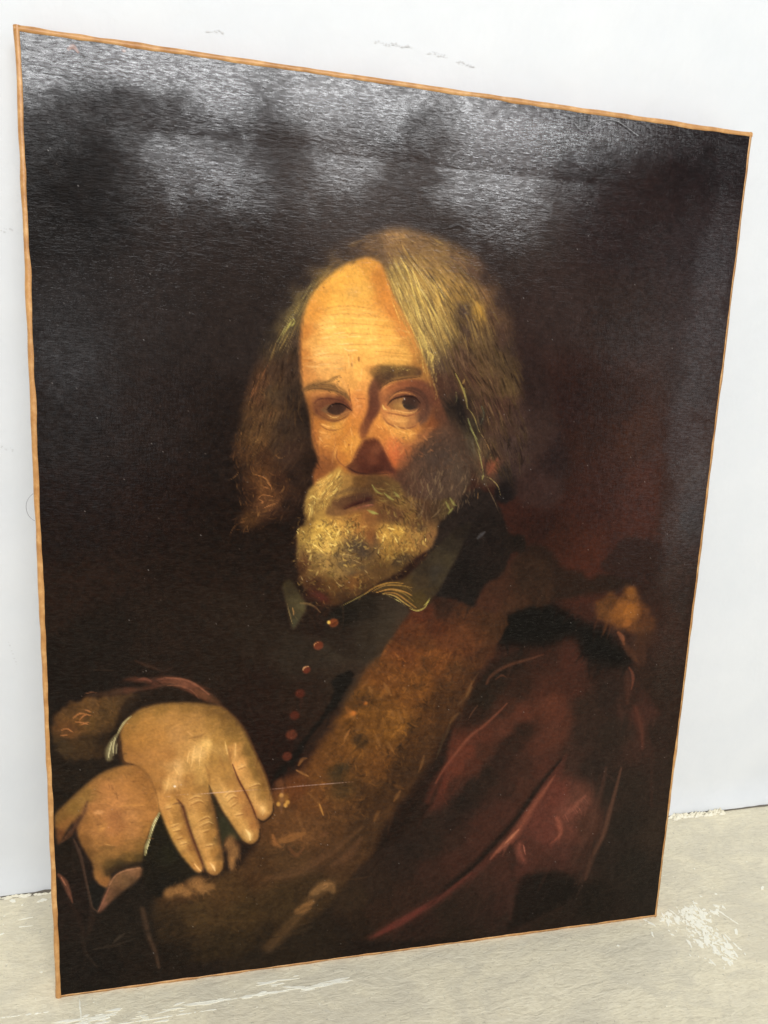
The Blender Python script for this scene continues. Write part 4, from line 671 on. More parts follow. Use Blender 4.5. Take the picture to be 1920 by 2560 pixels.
('B',113.6,91.2,4.58,4.58,0,(140,96,52),0.8,0.6,0.3),
('B',121.6,100.5,7.26,6.5,0.2,(140,96,52),0.8,0.6,0.3),
('B',126,93.8,4.61,4.99,0.3,(140,96,52),0.8,0.6,0.3),
('B',133.2,94.9,5.01,3.85,0.2,(140,96,52),0.8,0.6,0.3),
('B',151.9,137.9,4.59,7.65,-0.2,(140,96,52),0.8,0.6,0.3),
('B',155.6,127.3,5,9.62,-0.2,(140,96,52),0.8,0.6,0.3),
('B',153.8,117.2,3.09,7.72,0.1,(140,96,52),0.8,0.6,0.3),
('T',((94.2,89.6),(97.8,99.3),(119,107),(136.8,100.7),(129.6,87.1),(104.7,86.2)),(((97.7,89.1),(104.8,100.5)),((115.3,88.9),(122.5,104.5)),((122.4,88),(133.2,99.1))),110,4.54,1.14,(0.72,1.35),0.6,0.4,0.4,(150,100,56),0.5,0.8,None),
('T',((149.2,142.3),(152.8,145.9),(160.1,137),(162,120.4),(154.8,110.9),(148.4,122)),(((151,142.1),(153.8,113.1)),((156.4,139.5),(158.3,118.8))),80,5.72,1.14,(0.8,1.3),0.6,0.4,0.1,(150,100,56),0.5,0.3,None),
('T',((90.7,83.9),(151.2,105.1),(183.8,130.3),(197.2,99.6),(188.4,58.2),(133.1,33.9),(90.2,46.6)),(((97.6,78.8),(151.2,88.5),(187.7,111.2)),((115.1,47.2),(169.7,60.8))),420,8.33,2.27,(0.74,1.3),0.42,0.15,0.2,(120,82,44),0.8,0.6,None),
('F',1.86,((354.4,464.1),(369.2,470.7),(383,466.3),(395.9,449.7),(405.4,429),(419.5,427.1),(421.7,411.8),(408.8,410),(402.3,390.8),(385.3,379.4),(377.6,362.1),(372,357.4),(360.6,365.4),(341.1,368.7),(332.9,376.5),(343.2,397.2),(323.2,416.1),(329.7,434.6),(340.4,445.7),(349.3,454.9)),((368.4,455.1,38,32,29),(379.3,436.5,34,28,25),(367,417.8,33,28,26),(359.1,389.4,30,25,23),(390.8,412,34,27,24),(350.4,374.3,32,27,26),(412.1,419.5,34,27,22),(341,434.6,40,33,29)),0.97,1.12,0.12),
('F',2.65,((399.1,485),(409,483.3),(411.2,468.5),(404.9,461),(395.4,457.2),(387,464.5),(391.9,477.5)),((30,27,27),),0.9,0.76,0),
('F',3.13,((387.2,379.4),(402.2,392.7),(413,408),(433.2,407.9),(450.5,396),(453.7,360.4),(433.4,356.9),(413.4,351.4),(391.2,352),(376.8,358.3)),((403.2,379.1,58,36,24),(426.7,388.5,48,33,23),(412.9,357.4,62,40,25),(390.6,359.9,64,38,25)),0.8,1.57,0.15),
('F',2.29,((316.9,354.9),(328.1,359.4),(341.1,367.8),(360.8,363.5),(376.8,358.3),(391,354),(409.5,349.6),(406.9,329.8),(387.5,318.5),(309.1,321.4),(300.6,341)),((326.5,353.7,71,36,21),(345.6,357.1,47,31,23),(365.4,352.7,64,38,22),(393.6,346,62,39,22),(338.8,339.8,74,39,21),(319.8,336.6,77,43,22),(366.6,333.1,84,48,25),(328.1,324.6,77,45,22),(353.4,323.7,88,49,25)),0.85,1.53,0.18),
('T',((307.6,352.3),(373,356.4),(405.6,347.7),(379.8,314.8),(298,314.1)),(((308.5,333.1),(336.8,341.8)),((357.1,327.5),(375.6,346.6))),220,5.7,2.28,(0.75,1.3),0.4,0.1,0.4,(130,76,36),0.8,1,None),
('S',((374.2,425.3),(377.9,429),(380.7,430.9)),(2.68,3.82,1.53),(74,76,80),0.7,0.6,0.1,0.4),
('F',7.24,((402.1,593.9),(421.5,591.5),(433.9,560.3),(445.5,531.9),(458.3,506.6),(460.4,484.2),(453.1,457.7),(429.3,453.7),(408.5,464.8),(404.5,516.1)),((419.4,570.3,44,32,29),(449.4,498.9,42,30,28),(436,468.8,54,38,34),(420,516.5,54,40,35)),0.9,1.09,0.12),
('F',6.16,((264.9,676.4),(274.8,682.7),(288.1,687.6),(301.9,686.8),(319.4,683.6),(337.3,678.7),(355.7,671.4),(371,659.5),(383.2,643.8),(392.2,624.2),(397.5,604),(402.9,583.5),(406.5,562.6),(409.7,546.8),(419.4,523.8),(421.5,498.3),(412.8,485.2),(401.3,481.3),(390.1,475.6),(374.7,475.4),(363.9,493.3),(353.1,514.6),(337.1,533.4),(323.2,552),(316.8,570.5),(308.7,588.7),(298,608),(288.4,625.5),(280.8,641.1),(274.2,655),(265.5,661.5),(258.6,664.8)),((286.7,682.2,142,104,60),(302.3,678.9,116,86,54),(278.7,669.7,108,80,50),(272.3,661.2,120,88,48),(286.2,656,138,112,62),(293.7,642.1,156,126,68),(301.5,626.4,146,120,68),(288.9,633.6,150,118,66),(306.7,660.8,128,96,54),(318.7,665.1,118,88,52),(321,655.5,140,106,58),(325.1,646.1,164,126,66),(324.8,636.2,176,136,68),(333.2,628.6,128,98,52),(337.4,648.6,136,102,54),(347,639.5,132,98,50),(338.3,663.4,100,74,50),(312.4,618.9,160,130,74),(310.6,602.2,144,116,66),(321.6,612.9,134,106,60),(331.1,603.4,108,86,53),(339.7,610.7,110,86,50),(348.7,626.3,66,52,45),(351.5,611.4,68,52,42),(360.5,627.1,152,112,48),(365.2,639.1,104,74,48),(354.7,659.8,84,62,46),(367.6,655.9,58,45,39),(381.9,637,56,43,37),(373.4,626.3,80,58,42),(384.2,606.6,66,48,38),(371.4,602.5,86,66,43),(358.9,596.6,88,66,45),(324.7,589.6,104,82,52),(332.5,579.8,74,57,44),(346.6,587.4,80,58,44),(369.4,578.3,82,61,40),(383.8,586,74,57,38),(397.5,579.8,66,51,35),(396,598.8,54,42,36),(329.7,566,72,48,36),(342.5,564.9,66,46,36),(356.9,570.8,74,51,38),(376.1,563,78,56,39),(393.1,563.8,78,60,38),(390.6,546,68,46,37),(371.7,545.3,70,48,39),(353.1,544.5,50,39,31),(345.8,542.5,42,35,30),(341.2,526.6,56,44,33),(363.5,527.3,50,44,34),(378.6,527.8,70,50,39),(397.7,528.5,66,48,39),(406.6,537.8,60,44,38),(361,509.4,76,66,51),(374.4,506.2,82,62,43),(384.1,504.7,64,48,37),(383.1,491.9,98,56,39),(399.1,510.5,62,47,42),(412.7,510.9,56,42,37),(395.1,486.7,44,38,35),(406.3,492.4,58,43,39),(356.7,487.8,76,63,49),(370.5,480.8,68,56,41)),1,0.81,0.12),
('F',5.55,((284.8,685.7),(268,682.9),(249.9,676.6),(231.9,668.8),(215.9,656.6),(201.7,638.3),(187.8,620.1),(178.9,603.7),(175.4,586),(170.7,568.1),(164.9,548.5),(160.2,528.7),(155.5,508.7),(155.1,487.1),(161.4,470.3),(164.9,453.3),(159.1,441.2),(165,434.3),(188.5,441.3),(203.7,446.6),(213.8,458.9),(222,472.9),(226,488.6),(221.2,509),(218.9,530.8),(213.4,550.6),(210.5,570.2),(210,592.9),(212,612.2),(219.8,630.2),(232.6,645.4),(248.9,656.9),(265.5,662.2),(286,659.2)),((281.8,677.8,122,90,56),(265,673.2,88,66,46),(248.3,673.3,66,52,42),(238.6,666.3,58,47,40),(222.4,657.1,48,40,37),(237.3,655.2,88,68,45),(226,646.5,108,84,49),(209.8,640.5,44,37,35),(216.5,633.1,96,77,46),(210.2,623.2,100,82,49),(200.5,614.6,86,72,45),(193.9,622.1,42,36,34),(192.7,599.8,76,63,41),(188,586.7,60,48,35),(181.2,610.2,42,36,34),(178.2,594.1,42,36,32),(184.6,594.5,50,42,34),(186.7,565.7,66,48,34),(175.4,557.1,74,49,32),(172.2,545.5,80,53,33),(183.6,549.3,70,54,36),(199.7,571.3,60,45,34),(202.6,592.4,62,48,38),(203.5,546.9,50,39,30),(183.9,529.6,82,59,36),(167.5,529,74,52,31),(166,512.4,78,54,30),(175.9,509.3,82,57,32),(195.6,521.7,54,41,31),(210.5,530.5,42,32,25),(199.3,499.9,58,41,31),(179.4,496,62,40,24),(162.9,499,60,40,24),(189.2,504.7,58,43,31),(176.2,479,78,50,27),(179.7,465.4,86,54,29),(183.2,456.9,88,56,32),(166.4,461.8,50,32,20),(193,474.2,56,36,24),(204.8,479.6,44,31,24),(216.5,488.4,42,30,22),(200.2,453.6,43,29,22),(188.4,444.8,52,33,22),(163.3,439.5,66,43,21),(156.4,487.1,44,30,20),(156.2,520.3,50,37,25)),1,0.82,0.12),
('T',((268.1,681.3),(232,667.3),(201.7,638.3),(178.9,603.7),(170.4,568.1),(156.3,512.1),(156.4,487.1),(166.6,448.1),(201.9,450.1),(220,485),(213.5,547.3),(209.1,596),(218.2,631.7),(245.5,657.4),(275.4,667.8)),(((268.1,679.8),(235.5,661.3),(213.2,634.5),(194.2,604.7),(183.3,575.2),(173.8,548.9),(164.3,520.6)),((242.2,657.2),(221.4,635.1),(203.9,608.5),(191.3,582.1),(185.2,554.3),(179.1,521.1),(166.2,495.7)),((204.3,587.7),(199.9,563.1),(198.7,538.4),(189.1,513.1),(174.5,490.8)),((211.8,547.2),(210.7,522.2),(201.1,496.6),(186.4,470.7),(176.5,451.6)),((166.3,482.2),(176.3,477.3),(184.8,465.5),(179.9,455.1))),900,9.72,0.97,(0.72,1.38),0.5,0.2,0.06,(150,120,70),0.6,0.15,None),
('T',((206.7,630.8),(229.1,653),(235.7,651.9),(221.4,635.1),(208.7,615.2),(199.2,597),(189.6,585.2),(186.4,586.7),(194.2,604.7)),(((268.1,679.8),(235.5,661.3),(213.2,634.5),(194.2,604.7),(183.3,575.2),(173.8,548.9),(164.3,520.6)),((242.2,657.2),(221.4,635.1),(203.9,608.5),(191.3,582.1),(185.2,554.3),(179.1,521.1),(166.2,495.7)),((204.3,587.7),(199.9,563.1),(198.7,538.4),(189.1,513.1),(174.5,490.8)),((211.8,547.2),(210.7,522.2),(201.1,496.6),(186.4,470.7),(176.5,451.6)),((166.3,482.2),(176.3,477.3),(184.8,465.5),(179.9,455.1))),170,9.6,0.64,(0.9,1.6),0.65,0.4,0.03,(210,190,110),0.4,0.08,None),
('T',((164.1,545.2),(173.6,568.3),(183.4,568.8),(187.2,529.7),(179.3,504.4),(162.9,495.6),(157.9,508.8)),(((268.1,679.8),(235.5,661.3),(213.2,634.5),(194.2,604.7),(183.3,575.2),(173.8,548.9),(164.3,520.6)),((242.2,657.2),(221.4,635.1),(203.9,608.5),(191.3,582.1),(185.2,554.3),(179.1,521.1),(166.2,495.7)),((204.3,587.7),(199.9,563.1),(198.7,538.4),(189.1,513.1),(174.5,490.8)),((211.8,547.2),(210.7,522.2),(201.1,496.6),(186.4,470.7),(176.5,451.6)),((166.3,482.2),(176.3,477.3),(184.8,465.5),(179.9,455.1))),220,8.11,0.81,(0.7,1.7),0.5,0.3,0.1,(170,110,60),0.5,0.2,None),
('T',((161.3,482.1),(176.2,485.8),(189.6,479.3),(193.2,462.2),(185,448.2),(168.2,449.8)),(((164.6,480.5),(177.9,480.8),(188,472.4)),((166.5,458.4),(176.4,463.7),(189.8,463.8)),((171.5,449.9),(183.2,453.4),(191.6,458.7)),((179.6,474),(184.8,465.5),(176.5,458.5))),120,5.66,1,(0.7,1.55),0.55,0.4,0.3,(180,110,60),0.5,0.3,None),
('S',((194.3,599.1),(197.5,604.9),(201.4,609.9)),(0.48,1.45,0.64),(176,164,84),0.85,0.4,0.6,0.4),
('S',((192.7,596.6),(195.9,601.6),(199.1,605.8)),(0.48,1.45,0.64),(176,164,84),0.85,0.4,0.6,0.4),
('S',((199.8,611.4),(202.3,607.6),(199.1,603.4)),(0.48,1.45,0.64),(176,164,84),0.85,0.4,0.6,0.4),
('S',((217.9,642.7),(210,629.5),(202.2,614.7)),(0.32,0.8,0.32),(160,146,84),0.7,0.4,0.4,0.4),
('S',((221.2,641.4),(213.3,628.2),(205.5,613.4)),(0.32,0.8,0.32),(160,146,84),0.7,0.4,0.4,0.4),
('S',((200.5,614.6),(194.3,601.5),(187.9,589.9)),(0.32,0.8,0.32),(160,146,84),0.7,0.4,0.4,0.4),
('S',((197.4,609.7),(191.1,596.5),(186.3,588.3)),(0.32,0.8,0.32),(160,146,84),0.7,0.4,0.4,0.4),
('S',((173.1,458.5),(177.3,462.8),(184.8,462.1),(189,460.4)),(0.51,1.19,0.34),(164,104,58),0.7,0.4,0.5,0.4),
('S',((174.8,459.4),(178.2,456.8),(174.8,455.1)),(0.51,1.19,0.34),(164,104,58),0.7,0.4,0.5,0.4),
('S',((177.4,450.8),(184.9,454.3),(190.8,456.1)),(0.51,1.19,0.34),(164,104,58),0.7,0.4,0.5,0.4),
('S',((171.2,480.6),(179.6,477.4),(184.7,471.5)),(0.51,1.18,0.34),(164,104,58),0.7,0.4,0.5,0.4),
('S',((180.5,474.9),(184.7,470.6),(185.6,466.4)),(0.51,1.19,0.34),(164,104,58),0.7,0.4,0.5,0.4),
('S',((178,470.5),(183.9,468.1)),(0.51,1.19,0.34),(164,104,58),0.7,0.4,0.5,0.4),
('S',((180.9,571.9),(176.9,563.6),(173.8,557)),(0.65,1.62,0.49),(124,76,44),0.6,0.5,0.4,0.4),
('S',((173.7,558.6),(170.6,550.3),(166.6,543.7)),(0.65,1.62,0.49),(124,76,44),0.6,0.5,0.4,0.4),
('S',((185.5,536.2),(182.3,527.8)),(0.66,1.65,0.5),(124,76,44),0.6,0.5,0.4,0.4),
('S',((170.5,555.2),(167.4,546.9)),(0.65,1.62,0.49),(124,76,44),0.6,0.5,0.4,0.4),
('T',((274.9,680.4),(291.6,686.6),(337.4,677.9),(371,659.5),(392.2,624.2),(406.5,562.6),(419.3,501.9),(391.9,477.5),(372.5,479),(353.1,514.6),(324.8,555.5),(308.4,593.7),(283.4,641.3),(268.8,664.1)),(((275.3,669.4),(286.5,649.6),(297.9,627.8),(309.6,605.4),(319.7,582.5),(322.5,565.7)),((288.8,673.7),(307,654.4),(322.3,632.7),(334.3,610.3),(344.8,587.3),(357.5,562.2),(368.6,536.4),(376.1,509.9)),((305.8,678.4),(332.8,666.2),(351.8,648.1),(364.3,625.7),(375.4,599.3),(388.4,575.8)),((326.7,678.6),(355.9,668.1),(377.7,643.4),(391.1,613.9)),((350.8,579.1),(368.6,562.7),(379.6,540.3)),((384.9,572.1),(396.3,546.3),(410,519.9),(414.1,492.6)),((348.1,535.6),(358.7,514.7),(373.5,491.7),(390.2,473.8))),1500,11.39,0.81,(0.7,1.4),0.5,0.25,0.05,(190,150,80),0.5,0.12,None),
('T',((275.4,667.8),(285.6,668.7),(306.9,657.6),(325.8,633),(334.1,613.7),(327.7,599.9),(316,585.7),(308.3,595.4),(294.7,621),(281.5,646)),(((275.3,669.4),(286.5,649.6),(297.9,627.8),(309.6,605.4),(319.7,582.5),(322.5,565.7)),((288.8,673.7),(307,654.4),(322.3,632.7),(334.3,610.3),(344.8,587.3),(357.5,562.2),(368.6,536.4),(376.1,509.9)),((305.8,678.4),(332.8,666.2),(351.8,648.1),(364.3,625.7),(375.4,599.3),(388.4,575.8)),((326.7,678.6),(355.9,668.1),(377.7,643.4),(391.1,613.9)),((350.8,579.1),(368.6,562.7),(379.6,540.3)),((384.9,572.1),(396.3,546.3),(410,519.9),(414.1,492.6)),((348.1,535.6),(358.7,514.7),(373.5,491.7),(390.2,473.8))),520,13.09,0.56,(0.62,1.65),0.65,0.5,0.03,(225,195,110),0.4,0.08,None),
('T',((309.7,669.1),(336.1,669.7),(362.5,650.6),(371.6,626.2),(357.9,611.8),(333,633.5),(321.2,652.3)),(((275.3,669.4),(286.5,649.6),(297.9,627.8),(309.6,605.4),(319.7,582.5),(322.5,565.7)),((288.8,673.7),(307,654.4),(322.3,632.7),(334.3,610.3),(344.8,587.3),(357.5,562.2),(368.6,536.4),(376.1,509.9)),((305.8,678.4),(332.8,666.2),(351.8,648.1),(364.3,625.7),(375.4,599.3),(388.4,575.8)),((326.7,678.6),(355.9,668.1),(377.7,643.4),(391.1,613.9)),((350.8,579.1),(368.6,562.7),(379.6,540.3)),((384.9,572.1),(396.3,546.3),(410,519.9),(414.1,492.6)),((348.1,535.6),(358.7,514.7),(373.5,491.7),(390.2,473.8))),200,11.67,0.67,(0.75,1.45),0.5,0.3,0.04,(210,165,85),0.4,0.1,None),
('S',((279.3,655.4),(285.1,641.4),(292.8,625.8),(300.5,611.5),(309.2,595.4)),(0.47,1.01,0.34),(232,194,98),0.7,0.5,0.8,0.4),
('S',((293.7,661.4),(299.6,645.8),(304.7,631.5),(310,615.4)),(0.71,1.52,0.51),(232,194,98),0.7,0.5,0.8,0.4),
('S',((299.9,658.7),(302,650.8),(307,638.2),(312.2,623.8)),(0.83,1.77,0.59),(232,194,98),0.7,0.5,0.8,0.4),
('S',((298,660.1),(303.7,650.9),(309.8,635.1),(314,622.3)),(0.47,1.02,0.34),(232,194,98),0.7,0.5,0.8,0.4),
('S',((291.3,656.4),(296.3,642.3),(302.3,626.4),(308.5,608.7)),(0.59,1.27,0.42),(232,194,98),0.7,0.5,0.8,0.4),
('S',((317.8,650.4),(323.6,641.1),(329.3,634.9)),(1.31,2.81,0.94),(232,194,98),0.7,0.5,0.8,0.4),
('S',((324.2,646),(329.2,636.5),(331.3,631.7)),(0.84,1.8,0.6),(232,194,98),0.7,0.5,0.8,0.4),
('S',((305.1,623.3),(309.4,608.8),(313.3,602.3)),(0.84,1.8,0.6),(232,194,98),0.7,0.5,0.8,0.4),
('S',((286.7,644.8),(294.3,630.8),(302,614.9)),(0.59,1.26,0.42),(232,194,98),0.7,0.5,0.8,0.4),
('S',((311.5,635.3),(317.5,622.5),(323.6,609.6)),(0.6,1.28,0.43),(232,194,98),0.7,0.5,0.8,0.4),
('S',((306.6,646.3),(308.9,635.1),(313.8,625.6)),(0.71,1.52,0.51),(232,194,98),0.7,0.5,0.8,0.4),
('S',((320.4,602.8),(322.6,596.2)),(0.61,1.3,0.43),(232,194,98),0.7,0.5,0.8,0.4),
('S',((319.4,589.3),(322.2,586.1),(320.7,580.9)),(1.1,2.35,0.78),(232,194,98),0.7,0.5,0.8,0.4),
('S',((308,602),(312.2,588.9),(314.5,578.9)),(0.73,1.56,0.52),(232,194,98),0.7,0.5,0.8,0.4),
('S',((315.4,595.8),(317.8,585.8),(317.4,575.7),(320.3,565.6)),(0.49,1.05,0.35),(232,194,98),0.7,0.5,0.8,0.4),
('S',((289.2,665.8),(294.8,656.7),(300.5,645.8)),(0.58,1.25,0.42),(232,194,98),0.7,0.5,0.8,0.4),
('S',((293.3,650.1),(299.3,634.4),(303.4,623.2)),(0.5,1.51,0.5),(84,64,46),0.5,0.6,0.1,0.4),
('S',((307.9,638.3),(315.8,622.4),(320,609.4)),(0.51,1.54,0.51),(84,64,46),0.5,0.6,0.1,0.4),
('S',((298.2,656.9),(304.1,642.9)),(0.5,1.51,0.5),(84,64,46),0.5,0.6,0.1,0.4),
('S',((314.2,651.7),(322.1,636)),(0.51,1.53,0.51),(84,64,46),0.5,0.6,0.1,0.4),
('S',((329.8,626.7),(337.9,610.5),(344.2,597.5)),(0.52,1.56,0.52),(84,64,46),0.5,0.6,0.1,0.4),
('S',((347.5,631.2),(351.1,618.1),(351.6,601.3),(354.9,587.9)),(0.53,1.58,0.53),(84,64,46),0.5,0.6,0.1,0.4),
('S',((282.5,660.5),(288.2,649.7)),(0.5,1.5,0.5),(84,64,46),0.5,0.6,0.1,0.4),
('S',((359.1,634.5),(363.2,627.3),(368.4,619.2)),(1.75,4.55,1.75),(176,130,56),0.6,0.8,0.2,0.4),
('S',((274.8,681.9),(284.9,683.6),(297,680.8)),(1.31,3.27,1.31),(176,130,74),0.5,0.7,0.2,0.4),
('S',((280,679.3),(291.9,681.1),(302.3,678.1)),(0.66,1.31,0.66),(190,146,86),0.6,0.5,0.3,0.4),
('T',((278.6,672.8),(302.6,673.3),(327.2,639.7),(336.1,610.4),(322.8,592.8),(303.8,615),(286.7,644.8)),(((275.3,669.4),(286.5,649.6),(297.9,627.8),(309.6,605.4),(319.7,582.5),(322.5,565.7)),((288.8,673.7),(307,654.4),(322.3,632.7),(334.3,610.3),(344.8,587.3),(357.5,562.2),(368.6,536.4),(376.1,509.9)),((305.8,678.4),(332.8,666.2),(351.8,648.1),(364.3,625.7),(375.4,599.3),(388.4,575.8)),((326.7,678.6),(355.9,668.1),(377.7,643.4),(391.1,613.9)),((350.8,579.1),(368.6,562.7),(379.6,540.3)),((384.9,572.1),(396.3,546.3),(410,519.9),(414.1,492.6)),((348.1,535.6),(358.7,514.7),(373.5,491.7),(390.2,473.8))),160,18,1.31,(0.75,1.1),0.6,0.6,0.02,None,0.6,0.06,((196,156,84),(150,114,60),(92,70,46),(70,54,42),(176,136,70))),
('T',((302.3,679.7),(344.8,673.7),(370.4,642.8),(374.4,612.8),(349.6,597.8),(331.6,626.8)),(((275.3,669.4),(286.5,649.6),(297.9,627.8),(309.6,605.4),(319.7,582.5),(322.5,565.7)),((288.8,673.7),(307,654.4),(322.3,632.7),(334.3,610.3),(344.8,587.3),(357.5,562.2),(368.6,536.4),(376.1,509.9)),((305.8,678.4),(332.8,666.2),(351.8,648.1),(364.3,625.7),(375.4,599.3),(388.4,575.8)),((326.7,678.6),(355.9,668.1),(377.7,643.4),(391.1,613.9)),((350.8,579.1),(368.6,562.7),(379.6,540.3)),((384.9,572.1),(396.3,546.3),(410,519.9),(414.1,492.6)),((348.1,535.6),(358.7,514.7),(373.5,491.7),(390.2,473.8))),150,14.88,1.32,(0.42,0.85),0.5,0.4,0.03,None,0.7,0.08,((196,156,84),(150,114,60),(92,70,46),(70,54,42),(176,136,70))),
('T',((324.4,596.3),(367,612.4),(396.4,593.6),(404.9,559),(371.8,543.5),(338.6,569.9)),(((275.3,669.4),(286.5,649.6),(297.9,627.8),(309.6,605.4),(319.7,582.5),(322.5,565.7)),((288.8,673.7),(307,654.4),(322.3,632.7),(334.3,610.3),(344.8,587.3),(357.5,562.2),(368.6,536.4),(376.1,509.9)),((305.8,678.4),(332.8,666.2),(351.8,648.1),(364.3,625.7),(375.4,599.3),(388.4,575.8)),((326.7,678.6),(355.9,668.1),(377.7,643.4),(391.1,613.9)),((350.8,579.1),(368.6,562.7),(379.6,540.3)),((384.9,572.1),(396.3,546.3),(410,519.9),(414.1,492.6)),((348.1,535.6),(358.7,514.7),(373.5,491.7),(390.2,473.8))),170,13.88,1.39,(0.28,0.52),0.5,0.3,0.04,None,0.7,0.1,((196,156,84),(150,114,60),(92,70,46),(70,54,42),(176,136,70))),
('T',((352.5,553.2),(399.4,555.3),(416.6,511),(399.1,485),(371,500.7)),(((275.3,669.4),(286.5,649.6),(297.9,627.8),(309.6,605.4),(319.7,582.5),(322.5,565.7)),((288.8,673.7),(307,654.4),(322.3,632.7),(334.3,610.3),(344.8,587.3),(357.5,562.2),(368.6,536.4),(376.1,509.9)),((305.8,678.4),(332.8,666.2),(351.8,648.1),(364.3,625.7),(375.4,599.3),(388.4,575.8)),((326.7,678.6),(355.9,668.1),(377.7,643.4),(391.1,613.9)),((350.8,579.1),(368.6,562.7),(379.6,540.3)),((384.9,572.1),(396.3,546.3),(410,519.9),(414.1,492.6)),((348.1,535.6),(358.7,514.7),(373.5,491.7),(390.2,473.8))),130,12.56,1.43,(0.24,0.45),0.45,0.3,0.05,None,0.7,0.12,((196,156,84),(150,114,60),(92,70,46),(70,54,42),(176,136,70))),
('T',((229.1,654.5),(242.2,657.2),(218.2,628.5),(205.7,602.2),(188.1,581.9),(183.1,588.1),(200.5,617.8)),(((268.1,679.8),(235.5,661.3),(213.2,634.5),(194.2,604.7),(183.3,575.2),(173.8,548.9),(164.3,520.6)),((242.2,657.2),(221.4,635.1),(203.9,608.5),(191.3,582.1),(185.2,554.3),(179.1,521.1),(166.2,495.7)),((204.3,587.7),(199.9,563.1),(198.7,538.4),(189.1,513.1),(174.5,490.8)),((211.8,547.2),(210.7,522.2),(201.1,496.6),(186.4,470.7),(176.5,451.6)),((166.3,482.2),(176.3,477.3),(184.8,465.5),(179.9,455.1))),70,12.82,1.28,(0.5,0.85),0.5,0.4,0.03,None,0.6,0.08,((196,156,84),(150,114,60),(92,70,46),(70,54,42),(176,136,70))),
('T',((165.7,551.7),(188,588.3),(207.6,589.5),(210.3,538.9),(189.2,504.7),(162.9,492.3),(157.9,508.8)),(((268.1,679.8),(235.5,661.3),(213.2,634.5),(194.2,604.7),(183.3,575.2),(173.8,548.9),(164.3,520.6)),((242.2,657.2),(221.4,635.1),(203.9,608.5),(191.3,582.1),(185.2,554.3),(179.1,521.1),(166.2,495.7)),((204.3,587.7),(199.9,563.1),(198.7,538.4),(189.1,513.1),(174.5,490.8)),((211.8,547.2),(210.7,522.2),(201.1,496.6),(186.4,470.7),(176.5,451.6)),((166.3,482.2),(176.3,477.3),(184.8,465.5),(179.9,455.1))),230,11.33,1.29,(0.22,0.5),0.5,0.4,0.06,None,0.7,0.12,((190,136,74),(150,100,58),(110,80,54),(84,62,46))),
('S',((343.5,572.7),(348,565.2),(352.3,556.7),(355.6,548.1)),(0.9,1.79,0.72),(150,130,66),0.8,0.4,0.5,0.4),
('S',((352.5,568),(350.9,564.4)),(1.07,2.14,0.86),(150,116,58),0.8,0.4,0.5,0.4),
('S',((352.1,560.2),(354.9,549.9),(356.5,542.9)),(1.17,2.34,0.94),(138,124,68),0.8,0.4,0.5,0.4),
('S',((344.9,556.4),(346.1,551.2),(345.4,547.7)),(0.81,1.61,0.64),(124,114,66),0.8,0.4,0.5,0.4),
('S',((355.8,544.7),(362.9,536.1),(368.5,523.9),(373.7,517)),(0.55,1.1,0.44),(150,128,70),0.8,0.4,0.5,0.4),
('S',((357.5,534.2),(361.9,523.7),(368.1,515)),(0.91,1.82,0.73),(122,118,70),0.8,0.4,0.5,0.4),
('S',((361.8,525.5),(367.3,513.2),(372.8,502.6)),(0.55,1.1,0.44),(140,128,74),0.8,0.4,0.5,0.4),
('S',((369.8,545.2),(372.2,538.3),(370,529.3)),(0.82,1.64,0.66),(96,100,70),0.8,0.4,0.5,0.4),
('S',((368.6,507.9),(372.2,497.1),(375.9,484.5)),(0.65,1.3,0.52),(148,132,76),0.8,0.4,0.5,0.4),
('S',((374.2,482.7),(382,481),(390.2,473.8),(393.8,464.6)),(0.47,0.94,0.38),(150,126,74),0.8,0.4,0.5,0.4),
('S',((375.9,484.5),(374.4,479)),(0.84,1.68,0.67),(140,126,70),0.8,0.4,0.5,0.4),
('S',((371.5,520.5),(380.1,506.4),(382.8,495.6)),(0.37,0.74,0.3),(150,110,66),0.8,0.4,0.5,0.4),
('S',((322.6,564),(324.1,552),(325.3,541.7)),(0.35,0.71,0.28),(184,130,66),0.8,0.4,0.5,0.4),
('S',((315,570.4),(319.9,563.9)),(0.44,0.88,0.35),(180,140,80),0.8,0.4,0.5,0.4),
('S',((313.7,561.9),(317.3,560.3),(321.2,555.3)),(0.53,1.05,0.42),(196,140,84),0.8,0.4,0.5,0.4),
('S',((333.5,593.5),(339.7,581.9),(343.8,573.6)),(0.35,0.7,0.28),(150,120,76),0.8,0.4,0.5,0.4),
('S',((376.3,479.1),(387.3,460.8),(394.1,447.8)),(0.47,0.95,0.38),(96,78,56),0.8,0.4,0.5,0.4),
('S',((371.2,469.8),(371.5,460.6)),(0.47,0.94,0.38),(118,84,46),0.8,0.4,0.5,0.4),
('F',1.43,((346,553),(350.9,549.7),(356.4,535.9),(354.3,525.2),(349.3,530.4),(346.1,542.5)),((32,28,27),),0.75,0.36,0),
('F',1.47,((371.2,525.8),(374.2,536.6),(371.8,543.5),(368.6,536.4),(366.5,525.6)),((40,36,32),),0.6,0,0),
('S',((380.1,506.4),(377.1,495.4),(375.9,484.5)),(1.64,2.98,1.04),(34,30,30),0.6,0.7,0,0.4),
('S',((388.3,499.3),(383.2,490.1),(379.8,484.6)),(1.5,3.37,1.5),(128,70,46),0.7,0.7,0.2,0.4),
